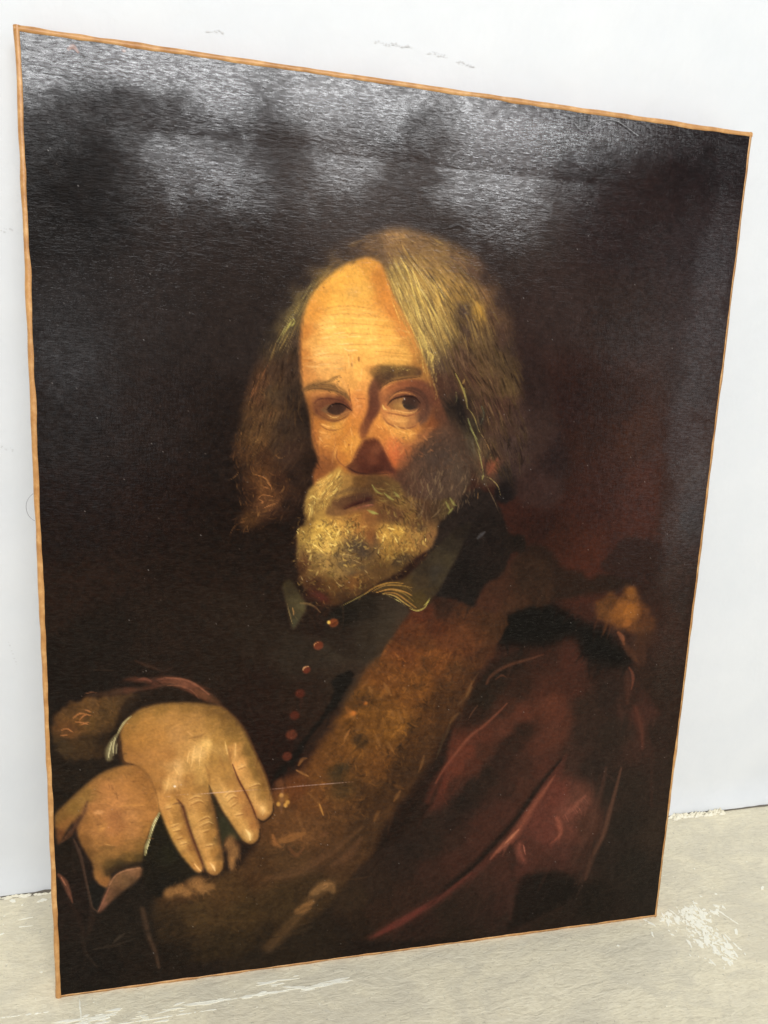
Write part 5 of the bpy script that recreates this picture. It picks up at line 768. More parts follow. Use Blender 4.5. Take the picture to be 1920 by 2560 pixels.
('F',1.14,((262.1,662.8),(273.2,658.9),(279.7,647.5),(285.4,634.2),(294.8,620.2),(302.4,607.5),(308.7,594.5),(315.3,582.3),(321.4,569),(327.6,555.6),(334.7,542.1),(343.1,524.9),(355.1,512.8),(361.9,495.1),(363.1,477),(352.8,460.4),(332.7,449.3),(312.4,445.5),(284.7,448.9),(248.9,448.7),(225.8,462.6),(221,479.9),(224.6,493.7),(219.8,508.9),(216.9,530.8),(212.2,547.2),(208.6,563.5),(207.5,579.8),(207.7,600.7),(210.6,616.9),(216.9,630.8),(226.9,643.1),(239.8,653.8),(250.5,659.4)),((258.9,657,192,130,53),(252.5,650.1,216,154,65),(239.3,642.8,222,156,65),(226.4,630.7,208,142,58),(216.9,617.3,202,134,57),(211.5,599.4,182,114,50),(210.3,579.9,184,116,53),(211.4,565.3,182,116,57),(236.5,626.7,226,162,71),(249.7,634,214,154,69),(259.6,637.9,214,154,69),(271.2,646.8,180,114,48),(276.8,636,188,118,50),(286.1,620.4,192,120,53),(295.4,607.9,190,120,55),(304.9,593.5,178,116,55),(312.7,580.5,152,100,48),(243.6,614.3,232,169,79),(230.5,603.8,234,175,88),(219.1,593.4,218,154,76),(224.3,584,230,171,93),(237.6,591.2,236,177,91),(238,576.5,222,162,88),(250.8,601.8,234,173,83),(264.3,605.9,236,173,83),(277.9,610,216,152,69),(268.2,593,236,175,86),(283.6,597.2,224,162,76),(296.3,588,206,148,69),(268.7,581.5,230,167,81),(286.1,580.7,208,150,71),(255.1,575.8,226,162,79),(224.7,570.9,214,152,81),(216.4,565.6,190,126,64),(245.1,568.6,214,150,76),(258.9,566,226,162,81),(269,571.5,192,130,64),(252.2,559,208,144,71),(262.6,559.5,206,138,69),(257.7,549.2,198,124,62),(256.4,539,202,126,64),(261.6,539.2,188,114,55),(253.2,530.4,186,114,50),(260.3,525.5,188,116,52),(250,521.8,182,112,46),(255.6,511.7,202,134,58),(248.8,504.6,198,130,53),(254.3,497.9,178,112,46),(245.6,497.6,172,104,45),(241.7,509.6,178,110,46),(229.5,517.7,194,128,60),(221,515.8,156,91,41),(234.9,509.4,188,120,53),(230,499,154,91,43),(225,490.3,119,67,34),(236,529.8,182,118,52),(239.6,524.8,192,132,58),(224.1,526,162,98,43),(218.8,537.5,131,79,38),(233.7,490.5,121,71,36),(285,526.4,206,136,62),(279.9,519.3,182,110,50),(294.1,521.5,208,142,67),(303.3,518.3,202,136,62),(310.2,523.8,170,106,50),(291.1,509.3,190,106,53),(295.1,500.6,180,93,46),(289.9,495.2,172,87,43),(302.1,504.3,152,83,41),(300.7,495.5,111,65,38),(324.6,527.8,113,63,34),(317.1,531,129,75,40),(326.8,552.1,92,54,37),(331.5,535,84,52,36),(317.7,518.8,121,73,40),(327,517.3,76,54,40),(311.5,499.3,56,43,35),(326,501.4,48,39,34),(333,508.7,49,40,34),(321.4,485.3,65,48,40),(337.8,489.2,68,55,46),(348.6,496.6,67,56,47),(310.5,481.5,70,49,40),(329.3,476.4,73,56,48),(340.7,503.5,55,45,39),(320.6,465.5,68,49,40),(342.9,467.6,65,52,43),(355.5,476.9,61,51,42),(351.6,509.2,48,39,32),(301.4,481.3,73,48,36),(302.1,467.1,70,49,36),(284,466.8,75,53,34),(265.8,471.9,105,73,38),(248.1,473.4,131,93,46),(332,460.2,70,52,43)),1,0,0.05),
('T',((252.2,658),(272.7,651.7),(282,633.1),(300.8,604.9),(308.9,585.3),(272.3,576.7),(248.5,568.8),(211.4,567),(209.1,596),(216.6,628.4),(235.8,648.8)),(((210.6,602.5),(237,610.7),(264.3,605.9),(295.7,601.3)),((210.9,588.1),(237.5,594.5),(268.2,593),(301.4,591.6)),((211.2,573.5),(238,578.2),(272.1,581.7),(307.1,585.2)),((223.2,625.7),(246.3,633.7),(273.6,629.3)),((235.9,645.7),(252.4,651.7))),420,9.73,0.81,(0.9,1.1),0.55,1,0.03,None,0.5,0.12,None),
('T',((217.2,602.9),(250.3,614.8),(257.9,592.4),(244.6,581.8),(217.7,583.6)),(((217.4,593.3),(237.2,602.6),(257.6,600.6)),((217.7,583.6),(244.4,588.4))),130,8.15,0.65,(0.93,1.15),0.6,1.4,0.03,None,0.4,0.12,None),
('T',((211,583.2),(237.7,588),(244.9,571.9),(228.2,564.5),(211.4,565.3)),(((211.1,580),(238.1,574.9)),((211.4,568.6),(238.2,569.9))),70,6.55,0.66,(0.88,1.1),0.5,0.4,0.06,None,0.4,0.12,None),
('S',((268.4,588.1),(284.1,587.3),(307,586.9)),(0.68,1.19,0.51),(168,116,58),0.5,0.7,0,0.4),
('S',((265.1,584.6),(282.5,583.9)),(0.47,0.85,0.3),(198,146,80),0.5,0.7,0,0.4),
('S',((222,609.7),(243.8,607.1),(264.1,609.2)),(0.54,0.99,0.35),(206,148,76),0.45,0.8,0,0.4),
('S',((244.4,588.4),(248.7,587),(256.4,588.2)),(0.84,1.34,0.67),(250,208,140),0.6,0.5,0.5,0.4),
('S',((249.3,583.7),(251.5,578.9),(252.6,574)),(0.74,1.34,0.47),(186,122,62),0.6,0.7,0,0.4),
('B',257,580.5,0.84,2.02,0.1,(120,70,36),0.7,0.5,0),
('B',251.1,575.6,0.84,1.68,0.2,(120,70,36),0.6,0.5,0),
('B',264.3,605.9,1,1,0,(190,130,64),0.5,0.7,0),
('B',249.7,634,4.91,3.6,0.4,(190,142,74),0.5,0.9,0),
('B',225.4,636.6,0.81,0.65,0,(130,80,40),0.7,0.5,0),
('S',((207,602.3),(206.8,587.8),(208,570)),(1.63,2.28,1.3),(96,58,36),0.6,0.8,0,0.4),
('S',((208.7,615.2),(207.1,599.1)),(1.07,1.95,0.68),(150,98,52),0.5,0.8,0,0.4),
('F',0.83,((217.3,547.5),(221,551.3),(228.5,553.3),(237.9,552.5),(245.7,548.7),(251.5,542.2),(253,537.2),(248.8,531.9),(241.2,527.4),(232.6,527.1),(224.1,529.4),(219.2,535.9)),((220.3,545.9,172,108,56),(226.9,550.4,190,122,62),(235.4,550.7,182,118,60),(244,546.9,102,58,37),(249.4,540.4,112,64,38),(221.3,537.6,116,70,41),(225.4,541.1,98,58,38),(233.8,545.7,98,54,37),(240.7,544.3,78,44,33),(225.7,531.1,120,72,40),(235.2,528.1,128,80,42),(244.6,530.1,150,98,50),(248.7,534.5,160,104,56)),0.95,0,0),
('S',((210,552.5),(215.8,555.2),(223.3,557),(231,556.7),(238.7,555),(245.6,551.3),(250.3,545.9)),(2.51,6.37,8.38,7.71,6.37,4.69,2.01),(94,66,39),0.85,0.7,0,0.4),
('S',((230.9,560.3),(235.9,563.4),(241,566.1)),(1.68,2.51,1.01),(112,80,44),0.75,0.8,0,0.4),
('T',((210,552.9),(219.9,561.6),(231.7,561.8),(240,565.9),(238.6,556.7),(248.3,548.8),(231.9,552.7),(215.1,551.9)),(((210.1,551.3),(219.9,558.3),(231.8,558.1),(238.4,564.2)),((223.4,556),(233.6,554.8),(247.4,549.6))),90,4.15,0.58,(0.75,1.3),0.5,0.3,0.05,(150,130,80),0.5,0.12,None),
('S',((237.7,558.3),(240.8,555.1),(246.4,552.2)),(0.67,1.18,0.51),(188,128,68),0.75,0.5,0.3,0.4),
('S',((237.6,560.8),(240.3,558.4),(245.5,555.4)),(0.84,2.02,0.84),(206,144,80),0.6,0.8,0,0.4),
('S',((241.8,564.3),(245.4,558.7),(248.1,553.8)),(1.69,2.53,1.18),(204,144,82),0.6,0.8,0,0.4),
('S',((219.4,547.5),(225.2,550.7),(233.7,551.3),(241,548.9)),(1.01,1.85,1.68,0.67),(184,120,63),0.65,0.9,0.3,0.4),
('S',((217.8,544.2),(218.5,549.2),(222.6,551.8)),(0.73,1.34,0.47),(168,108,58),0.6,0.8,0,0.4),
('S',((219.9,542.2),(223.6,545.6),(232.1,546),(240.7,545.1),(248.5,541.2),(252.1,538)),(1.19,2.37,2.2,2.2,1.86,0.68),(92,52,36),0.8,0.8,0,0.4),
('S',((225.4,544.5),(232.1,546.8),(242.3,546.4)),(0.28,0.51,0.18),(150,92,56),0.5,0.6,0,0.4),
('S',((222.9,540.2),(228,542.5),(234.7,544)),(0.65,1.18,0.41),(120,72,46),0.6,0.8,0,0.4),
('S',((221.3,539.3),(222.7,534.3),(226.5,531.5)),(1.18,2.19,1.18),(100,56,36),0.7,0.8,0,0.4),
('F',0.34,((226.4,536.2),(229.7,539.2),(233.9,541.1),(233.3,534.7),(230.7,533.8)),((112,84,52),),0.85,0,0),
('F',0.34,((231.7,536.8),(233.6,540),(237.8,542.3),(243.3,542),(248.1,539.4),(246.5,536.1),(241.5,532.7),(236.8,532.8),(232.9,534.3)),((235.8,537.4,46,37,32),(240.9,538.4,34,28,27),(246,538.6,58,42,33),(239.3,534.1,56,43,35)),0.95,0,0),
('S',((232.3,538.1),(235.6,541.5),(242.5,542.7),(249.4,539.2),(252.6,537.2)),(0.51,1.02,1.19,1.02,0.51),(46,30,24),0.85,0.6,0,0.4),
('B',234.8,541,0.68,0.76,0,(206,196,176),0.95,0.4,0.5),
('S',((230.3,533.6),(233.8,531.7),(238.1,530.4),(242.3,532.4)),(0.43,0.85,0.94,0.34),(206,160,96),0.75,0.8,0.5,0.4),
('S',((242.8,532.4),(247,535.3),(251.3,536.7)),(0.51,1.19,0.68),(196,134,74),0.7,0.6,0,0.4),
('S',((222.3,532.6),(229.2,529.1),(237.8,527.3),(246.3,530.2),(250.5,533.7)),(0.85,1.7,1.7,1.36,0.68),(122,76,42),0.75,0.7,0,0.4),
('S',((226.7,525.2),(232.8,522.7),(238.7,523.5)),(1.02,2.89,1.19),(198,138,66),0.6,1,0.4,0.4),
('S',((225,526),(226.8,522.7),(232.8,520.4),(242.3,520.7)),(0.68,1.02,1.02,0.51),(142,90,46),0.7,0.7,0,0.4),
('S',((241.3,525.7),(246.3,528.5),(249.7,530.3)),(1.41,2.57,0.9),(196,132,66),0.5,0.9,0,0.4),
('S',((224.4,515.9),(231.3,514.4),(238.9,517.2)),(0.47,0.85,0.3),(216,156,88),0.6,0.6,0.4,0.4),
('S',((224.5,513.3),(233,512.7),(239.9,514.6)),(0.47,0.85,0.3),(206,144,80),0.5,0.6,0.3,0.4),
('S',((224.4,514.2),(227.1,511.7)),(0.51,1.02,0.34),(226,170,104),0.7,0.5,0.5,0.4),
('T',((219.9,524.2),(241.3,524.9),(246.7,516.6),(241.8,507.9),(227.3,503.2),(219.4,510.6)),(((220.9,519.1),(231.2,517.8),(241.4,520.7)),((222,510.7),(233.1,511),(241.6,514.7)),((223.8,504.8),(233.2,506.8))),110,5.07,0.68,(0.88,1.12),0.5,0.4,0.05,None,0.5,0.12,None),
('S',((245.2,511.4),(250.2,516.7),(253.4,525.3),(253.1,533.8)),(0.86,1.72,1.72,0.86),(176,112,58),0.4,0.9,0,0.4),
('S',((241.1,502.7),(240.6,496.7),(243.6,492),(247.6,489)),(0.69,1.21,1.21,0.69),(136,82,44),0.75,0.7,0,0.4),
('S',((239.2,509.5),(237.7,500.9),(237.1,492.3)),(0.86,2.07,1.21),(198,140,74),0.5,0.8,0.3,0.4),
('B',250.9,507.7,0.87,0.87,0,(120,66,34),0.75,0.5,0),
('B',230,496.4,3.09,1.55,-0.5,(118,72,42),0.55,0.8,0),
('S',((224.7,502.3),(225.8,494.6),(227.7,486.9)),(1.42,2.57,0.9),(150,92,50),0.5,0.9,0,0.4),
('S',((250.9,548.1),(257.8,547.5),(265.6,547)),(0.51,0.85,0.51),(148,88,48),0.6,0.7,0,0.4),
('S',((252.7,543.9),(259.6,545.9)),(0.38,0.68,0.24),(214,150,92),0.5,0.7,0,0.4),
('S',((253.8,538.9),(259.8,540),(263.4,537.6)),(1.41,2.57,0.9),(206,138,80),0.4,0.9,0,0.4),
('S',((251.8,545.6),(252.2,538.8),(253.1,533.8)),(0.51,0.85,0.51),(150,88,46),0.5,0.7,0,0.4),
('F',0.77,((272.8,565.8),(277.5,557.6),(276.7,550),(278.5,542.4),(276.2,535.5),(271.6,528.5),(268.8,521.6),(266,513.7),(262.1,512.7),(259.9,517),(260,522.1),(263.7,529.9),(266.8,538.6),(267.6,546.2),(266.3,553.8),(268.2,560.6)),((272.1,559.9,100,62,42),(272.5,551.5,92,54,38),(271.9,543,84,48,35),(269.6,534.4,92,50,35),(265.6,525.7,112,62,37),(262.3,518.8,132,76,42),(267.7,517.2,118,66,38),(275.5,541.5,104,60,42)),0.95,0,0),
('F',1.91,((263.9,511.5),(270,513.8),(276.2,513),(280.2,508.5),(283.8,502.1),(287.4,495.6),(291.1,489.1),(295.1,483.7),(291.4,482.7),(285,484.1),(276.1,482.3),(265.5,481.2),(255.7,482.4),(250.3,486.3),(248.9,488.9),(252.8,491.6),(255.4,496.2),(258.7,503.2),(261.7,508.4)),((269.7,510.4,84,44,29),(274.4,503.6,108,60,38),(266.4,503.4,86,45,30),(261.4,497.2,80,42,29),(273,494.8,94,50,33),(281.7,497.7,72,37,27),(265.2,487.7,72,37,27),(276,486.1,62,32,24),(254.7,487.5,88,50,32),(288.4,488.2,74,40,30)),0.97,0,0),
('S',((278.4,514.1),(281.3,508.1),(284.7,501.2),(289.1,493.4)),(0.71,0.88,0.88,0.35),(196,120,66),0.5,0.8,0,0.4),
('S',((250.3,487.8),(260.1,483.2),(274.3,482.6),(286.8,483.7)),(0.71,1.42,1.59,0.89),(52,28,22),0.6,0.8,0,0.4),
('S',((247.6,489.5),(251,491.3),(254.4,495.3)),(0.7,1.57,0.87),(190,124,62),0.6,0.7,0,0.4),
('S',((269.4,517.3),(271,521.6),(271.8,525.1)),(1.91,3.48,1.22),(176,112,58),0.5,0.9,0,0.4),
('S',((254.5,492.7),(258.6,501.4),(261.8,508.4),(263.4,512.8)),(0.87,1.39,1.22,0.87),(150,92,48),0.5,0.9,0,0.4),
('T',((254.6,490.9),(264.4,510.2),(276.7,511.4),(288.4,489.9),(276.1,483.5),(256.6,483.1)),(((259.8,491),(282.8,493.3)),((264.7,503.3),(277,504.5))),120,1.05,0.52,(0.8,1.35),0.45,0.2,0.1,None,0.5,0.12,None),
('F',1.03,((275.4,553.3),(280.1,557.8),(286.9,561.9),(296.5,564.9),(308.1,565.9),(317.2,563.7),(323,555.4),(324.6,543.4),(320.7,531.1),(311.1,524.7),(298.6,522.5),(286.8,525.6),(279.4,531.4),(277.7,541.5)),((279.4,553.5,160,96,54),(287.1,558.9,138,78,45),(296.7,561.9,124,68,42),(308.2,562.5,104,58,39),(317.5,557.8,100,58,40),(321.6,548.5,90,54,38),(320.4,538,92,60,43),(315.3,530.9,92,62,46),(279.7,546.7,150,88,50),(281,536.6,176,110,60),(288.3,532.5,196,132,72),(297.3,530.3,196,136,72),(306.3,530.6,160,104,60),(294,524.1,176,116,62),(285,526.4,176,114,60),(307.5,524.6,150,96,54),(310.8,548,80,54,42)),0.9,0,0),
('F',2.04,((267.7,571.4),(272.4,575.2),(279.3,576.5),(291.6,576.7),(300.4,576.8),(309.3,575.9),(313.5,573.3),(312.8,568.8),(300.9,567),(290.8,565.4),(283.9,562),(279.2,558.6),(275.9,556.2),(273.6,561.3),(271.2,565.3),(268.5,568.1)),((270.8,571.6,137,96,49),(279.4,573.7,99,74,42),(291.7,574.3,108,79,42),(305,573.3,99,70,39),(274.5,565.9,74,51,34),(283.2,568,66,47,34),(296.3,569.5,74,51,34),(309.6,571,81,53,34),(277.4,560.2,79,51,34)),0.95,0,0),
('T',((269.9,572.4),(279.3,576.2),(309.3,576.1),(311.5,569.4),(291.2,565.9),(278.3,559.4)),(((271,565.8),(279.5,570.4),(291.7,572.7),(309.5,572.7)),((276.5,559.3),(283.3,565.5),(291.9,568.5))),100,4.25,0.6,(0.75,1.3),0.5,0.3,0.05,(150,130,80),0.5,0.12,None),
('S',((284.6,574.4),(288.1,576.2)),(0.34,0.86,0.34),(176,146,78),0.7,0.5,0.4,0.4),
('S',((289.9,573.4),(295.1,575.8)),(0.34,0.86,0.34),(176,146,78),0.7,0.5,0.4,0.4),
('S',((294.4,573.2),(298.7,575.5)),(0.35,0.86,0.35),(176,146,78),0.7,0.5,0.4,0.4),
('S',((297,572.8),(303.2,574.5)),(0.35,0.87,0.35),(176,146,78),0.7,0.5,0.4,0.4),
('S',((299.7,573.9),(300.6,572.3)),(0.35,0.87,0.35),(176,146,78),0.7,0.5,0.4,0.4),
('S',((276.4,552.5),(280.1,556.9),(287,561)),(0.69,1.55,0.69),(188,116,64),0.7,0.7,0.2,0.4),
('S',((277.9,546.7),(282,553.6),(288.9,558.2),(295.9,559.3)),(0.69,1.21,0.69),(150,86,50),0.6,0.8,0,0.4),
('S',((299.5,558.2),(308.5,557.4),(315,553.4),(319,545.8),(318.6,537.1)),(1.41,2.99,3.34,2.99,1.76),(64,44,35),0.8,0.8,0,0.4),
('S',((282,544.3),(285.7,550.4),(290.8,553.8),(296.1,554.9),(303.3,553.9),(309.7,551.4)),(0.7,1.22,1.56,1.56,1.39,0.52),(172,110,60),0.75,0.8,0.3,0.4),
('S',((287.4,552.2),(291.7,554.2),(297,555.1)),(0.38,0.69,0.24),(216,150,90),0.6,0.5,0.4,0.4),
('S',((283.4,542.6),(286.7,547),(291.9,549.8),(299.9,551.4),(308.9,548.8),(313.7,543.8)),(0.7,1.22,1.57,1.57,1.4,0.7),(70,42,31),0.85,0.7,0,0.4),
('F',0.35,((284.7,542.5),(289.4,547),(293.7,548.6),(299.1,549.2),(299.5,540.7),(297.3,539.1),(288.8,539.3)),((286.9,542.3,128,80,44),(291.3,543.8,160,114,60),(295.7,544.8,172,126,68),(293.3,540,140,94,50)),0.97,0,0),
('F',0.35,((297.2,546.2),(298.6,548.8),(302.6,550.7),(307.5,550),(311.3,547.6),(311.7,543.3),(308.5,540.2),(303.6,539.1),(299.5,540.7),(297.6,543.2)),((301,545.9,50,41,35),(305.5,546.1,36,31,30),(310.1,544.6,62,47,38),(303.9,540.9,52,42,36)),0.95,0,0),
('B',298.5,548.8,0.7,0.79,0,(210,200,182),0.95,0.4,0.5),
('B',307.4,547.9,0.44,0.35,0,(150,140,130),0.7,0.4,0),
('S',((279.4,542.3),(280.7,540.1),(282.7,539)),(1.21,1.73,0.87),(222,176,96),0.8,0.8,0.6,0.4),
('S',((280.9,539.1),(285.3,538.3),(292.4,538.5),(300.5,537.1),(307.3,537.7),(311.6,541.2)),(0.88,0.97,0.88,0.97,1.05,0.53),(196,138,78),0.75,0.8,0.4,0.4),
('S',((284.4,540.1),(289.7,539.3),(296.9,538.9)),(0.34,0.61,0.21),(110,62,38),0.6,0.7,0,0.4),
('S',((282.8,536.6),(291.7,535.4),(300.7,534.5),(309.6,536.3),(313.9,540.4)),(0.7,1.41,1.41,1.41,0.7),(140,84,48),0.75,0.7,0,0.4),
('S',((285.6,532.4),(293.7,530.1),(302.7,530.6)),(1.75,3.86,1.75),(206,146,80),0.55,0.9,0.2,0.4),
('S',((281.2,532.3),(284.9,527.7),(293.1,524.5),(303,523.7),(310.9,527.3),(316.1,531.8)),(0.71,1.41,1.59,1.41,1.24,0.71),(140,86,50),0.65,0.8,0,0.4),
('S',((310.9,529),(315.6,532.7),(319,538),(320,545)),(1.77,4.43,4.43,2.13),(80,56,44),0.6,0.9,0,0.4),
('S',((283.8,543.5),(287.6,547.7),(292.8,549.7),(299.9,550.8),(307.1,550),(313.2,545.5)),(0.7,1.05,1.4,1.92,1.92,0.7),(54,34,27),0.7,0.9,0,0.4),
('S',((230.6,537.2),(234,540.5),(238.2,542.3),(244.2,542.1),(250.3,538.8)),(0.51,1.19,1.52,1.35,0.51),(50,31,25),0.7,0.9,0,0.4),
('S',((223.7,541.9),(232.1,545.1),(240.7,544.6),(248.5,541.6)),(0.85,1.52,1.52,0.68),(110,64,42),0.6,0.9,0,0.4),
('T',((270.9,524.2),(285,526.4),(303.1,521.8),(314.7,523.9),(307.3,509.7),(290.3,507.5),(282,512.5),(272.9,519.1)),(((271.8,523.4),(281.9,515.1),(289.4,507.5)),((280.6,525.4),(290.6,519.7),(298.1,512.9)),((301.5,518.3),(308.6,520.2),(313.9,522.2))),150,6.08,0.61,(0.9,1.14),0.5,0.5,0.04,(236,180,100),0.5,0.12,None),
('S',((289.4,526.5),(293.1,524.1),(295.9,520.7)),(0.35,0.79,0.26),(232,174,96),0.6,0.5,0.5,0.4),
('S',((274.4,526),(278.1,521.9)),(0.35,0.79,0.26),(232,174,96),0.6,0.5,0.5,0.4),
('S',((277.9,525.3),(281.7,520.2)),(0.35,0.79,0.26),(232,174,96),0.6,0.5,0.5,0.4),
('S',((301.4,519.1),(305.9,520.2),(310.5,518.6)),(0.35,0.8,0.27),(232,174,96),0.6,0.5,0.5,0.4),
('S',((303.3,516.6),(307.8,518.5)),(0.36,0.8,0.27),(232,174,96),0.6,0.5,0.5,0.4),
('S',((285.1,523.8),(288.8,519.6)),(0.35,0.79,0.26),(232,174,96),0.6,0.5,0.5,0.4),
('B',293.2,503.2,6.21,7.98,0.2,(190,98,58),0.45,1,0),
('B',299.7,499,3.57,5.35,0.4,(150,80,48),0.35,1,0),
('F',7.18,((338.9,533.5),(328.7,519.1),(312.8,508.1),(305.4,493.8),(300.8,476),(313.5,460),(339.6,458.5),(358.1,466),(365.9,491.6),(352.8,519.9)),((332.5,517.5,70,50,38),(315.3,495.8,68,49,37),(334,490.9,60,46,38),(352.7,491.3,66,53,42),(311,472.6,76,52,38),(339.1,467.6,66,50,39)),0.75,0,0.1),
('F',5.37,((307,498.3),(313,504.6),(321.9,509.2),(331,511.3),(340.3,510.6),(346.3,503.7),(346.9,494.8),(337.6,492.8),(327.3,494.3),(325.1,484.5),(320.7,480.8),(316.6,487.9),(309.2,489.5),(304.5,492)),((313.3,499.3,66,50,43),(322.7,494.2,48,42,40),(338.9,503.5,50,44,41),(326.7,505,60,49,43),(321.5,483.5,50,40,35)),0.3,0,0.1),
('T',((300.2,487.5),(313,505.5),(344.8,512.6),(347.7,465.8),(324.9,454.7),(310.2,469.9)),(((313.2,501.1),(318.7,483.4),(324.3,465.6)),((335.9,506.1),(338.2,483.8),(343,465.8))),420,2.33,0.54,(0.72,1.35),0.4,0.2,0.2,(150,130,110),0.6,0.8,None),
('F',1.91,((244.1,488.1),(249.6,480.4),(265.5,480.7),(283.4,481),(296.2,475.9),(305.8,465.3),(320.9,460.1),(337.7,460.3),(347,462.2),(351.1,456.7),(346,447.5),(337.1,438.3),(334.1,423.5),(325.3,412.4),(312.5,405),(301.9,393.9),(285.6,384.9),(269.5,374),(244.4,363.3),(230,365.5),(217.3,376.8),(210,391.5),(208.7,413),(209.2,430.8),(215.9,439.7),(213.9,453.7),(217,465.9),(225.4,474.7),(233.9,481.8)),((218.8,462.5,158,119,57),(230.7,471.3,184,138,67),(240.9,482,180,134,63),(248.1,475.1,140,100,49),(262.2,475.3,92,62,32),(276.5,473.8,82,57,32),(269.5,468.4,76,51,29),(222.6,450.3,150,112,54),(216.7,441.4,120,87,42),(214.4,430.8,140,106,49),(226.5,434.4,194,150,67),(238.9,429,210,165,75),(223.3,421.9,192,152,72),(214.8,411.2,120,91,47),(235.7,418.3,196,153,75),(249.4,434.4,180,131,60),(263.6,436.2,152,100,47),(242,443.3,176,127,57),(256.1,445.2,150,100,45),(270.4,445.2,128,81,41),(257,420,92,70,45),(266.2,414.5,74,57,40),(250.1,411,126,96,55),(232.5,405.7,154,117,62),(222.1,398.6,112,81,42),(211.6,398.7,66,41,22),(243.5,394.7,130,98,52),(254.1,398.2,108,82,47),(268.5,401.7,96,70,39),(260,385.3,104,66,31),(240.3,381.9,86,57,27),(224.3,382.2,64,38,21),(229.9,371.1,56,32,19),(274.7,427.2,118,72,37),(285.6,429,180,133,59),(296.5,430.9,186,138,59),(289.9,412.6,142,102,45),(306.1,421.7,142,100,45),(315.1,429,156,112,57),(326.4,427.2,118,81,45),(301.4,403.2,74,54,28),(283.3,396,84,59,31),(269.3,379.5,70,47,24),(251.4,370.6,62,41,22),(277,459.6,96,63,33),(284.7,448.9,90,58,33),(291.3,465.1,92,68,37),(302.5,458.1,114,82,43),(295.8,445.4,86,57,35),(308.7,445.5,106,74,38),(314.7,436.4,88,60,35),(321.4,451,72,49,33),(332.6,451.1,64,47,32),(347.2,458.5,84,68,37),(340.3,447.5,70,54,33)),0.97,1.04,0.1),
('T',((244.2,486.9),(249.7,478.6),(241.4,462.7),(226.1,450.3),(219.4,437.9),(214,448.4),(218.7,467.7),(230.5,478.3)),(((244.2,485.5),(234.2,471.4),(222.4,459),(217.5,444.9)),((251.4,480.4),(241.3,468),(227.7,455.6)),((265.6,477.2),(282,470.3),(297,459.8),(310.3,449.1)),((226.4,437.9),(219.8,423.7),(218.4,405.8),(229.4,387.6)),((242.1,441.5),(237.3,423.7),(239.7,402),(247.4,383.6)),((263.4,441.6),(267.6,423.6),(264.8,401.7),(262,379.7)),((292.3,441.8),(295,423.6),(290.4,401.5)),((318.1,441.9),(319.1,423.5),(308.6,408.8)),((346.9,464),(344,449.3),(333.3,438.3))),240,5.91,0.7,(0.72,1.4),0.65,0.6,0.12,(236,205,125),0.4,0.3,None),
('T',((217.6,439.7),(249,445.1),(267,441.6),(271.2,423.6),(254,401.9),(232.8,394.8),(215.1,398.6),(209.4,420.2)),(((244.2,485.5),(234.2,471.4),(222.4,459),(217.5,444.9)),((251.4,480.4),(241.3,468),(227.7,455.6)),((265.6,477.2),(282,470.3),(297,459.8),(310.3,449.1)),((226.4,437.9),(219.8,423.7),(218.4,405.8),(229.4,387.6)),((242.1,441.5),(237.3,423.7),(239.7,402),(247.4,383.6)),((263.4,441.6),(267.6,423.6),(264.8,401.7),(262,379.7)),((292.3,441.8),(295,423.6),(290.4,401.5)),((318.1,441.9),(319.1,423.5),(308.6,408.8)),((346.9,464),(344,449.3),(333.3,438.3))),800,4.2,0.56,(0.5,1.5),0.65,0.8,0.55,(240,205,110),0.4,1,None),
('T',((215,402.2),(257,420),(279.1,409),(276.4,385),(251.5,368.7),(226.3,373),(213.6,387.8)),(((244.2,485.5),(234.2,471.4),(222.4,459),(217.5,444.9)),((251.4,480.4),(241.3,468),(227.7,455.6)),((265.6,477.2),(282,470.3),(297,459.8),(310.3,449.1)),((226.4,437.9),(219.8,423.7),(218.4,405.8),(229.4,387.6)),((242.1,441.5),(237.3,423.7),(239.7,402),(247.4,383.6)),((263.4,441.6),(267.6,423.6),(264.8,401.7),(262,379.7)),((292.3,441.8),(295,423.6),(290.4,401.5)),((318.1,441.9),(319.1,423.5),(308.6,408.8)),((346.9,464),(344,449.3),(333.3,438.3))),460,3.9,0.6,(0.5,1.65),0.5,0.5,0.6,(190,150,80),0.5,1.2,None),
('T',((274.3,438.1),(314.2,445.5),(333.5,434.6),(327,416.1),(301.5,401.4),(279.4,401.6)),(((244.2,485.5),(234.2,471.4),(222.4,459),(217.5,444.9)),((251.4,480.4),(241.3,468),(227.7,455.6)),((265.6,477.2),(282,470.3),(297,459.8),(310.3,449.1)),((226.4,437.9),(219.8,423.7),(218.4,405.8),(229.4,387.6)),((242.1,441.5),(237.3,423.7),(239.7,402),(247.4,383.6)),((263.4,441.6),(267.6,423.6),(264.8,401.7),(262,379.7)),((292.3,441.8),(295,423.6),(290.4,401.5)),((318.1,441.9),(319.1,423.5),(308.6,408.8)),((346.9,464),(344,449.3),(333.3,438.3))),420,5.41,0.61,(0.52,1.5),0.6,0.7,0.3,(230,185,90),0.4,0.6,None),
('T',((272.8,475.5),(294.5,474.1),(313.5,460),(314.4,441.9),(296,441.8),(277.2,456)),(((244.2,485.5),(234.2,471.4),(222.4,459),(217.5,444.9)),((251.4,480.4),(241.3,468),(227.7,455.6)),((265.6,477.2),(282,470.3),(297,459.8),(310.3,449.1)),((226.4,437.9),(219.8,423.7),(218.4,405.8),(229.4,387.6)),((242.1,441.5),(237.3,423.7),(239.7,402),(247.4,383.6)),((263.4,441.6),(267.6,423.6),(264.8,401.7),(262,379.7)),((292.3,441.8),(295,423.6),(290.4,401.5)),((318.1,441.9),(319.1,423.5),(308.6,408.8)),((346.9,464),(344,449.3),(333.3,438.3))),220,7.1,0.8,(0.68,1.45),0.55,0.5,0.15,(180,165,90),0.4,0.3,None),
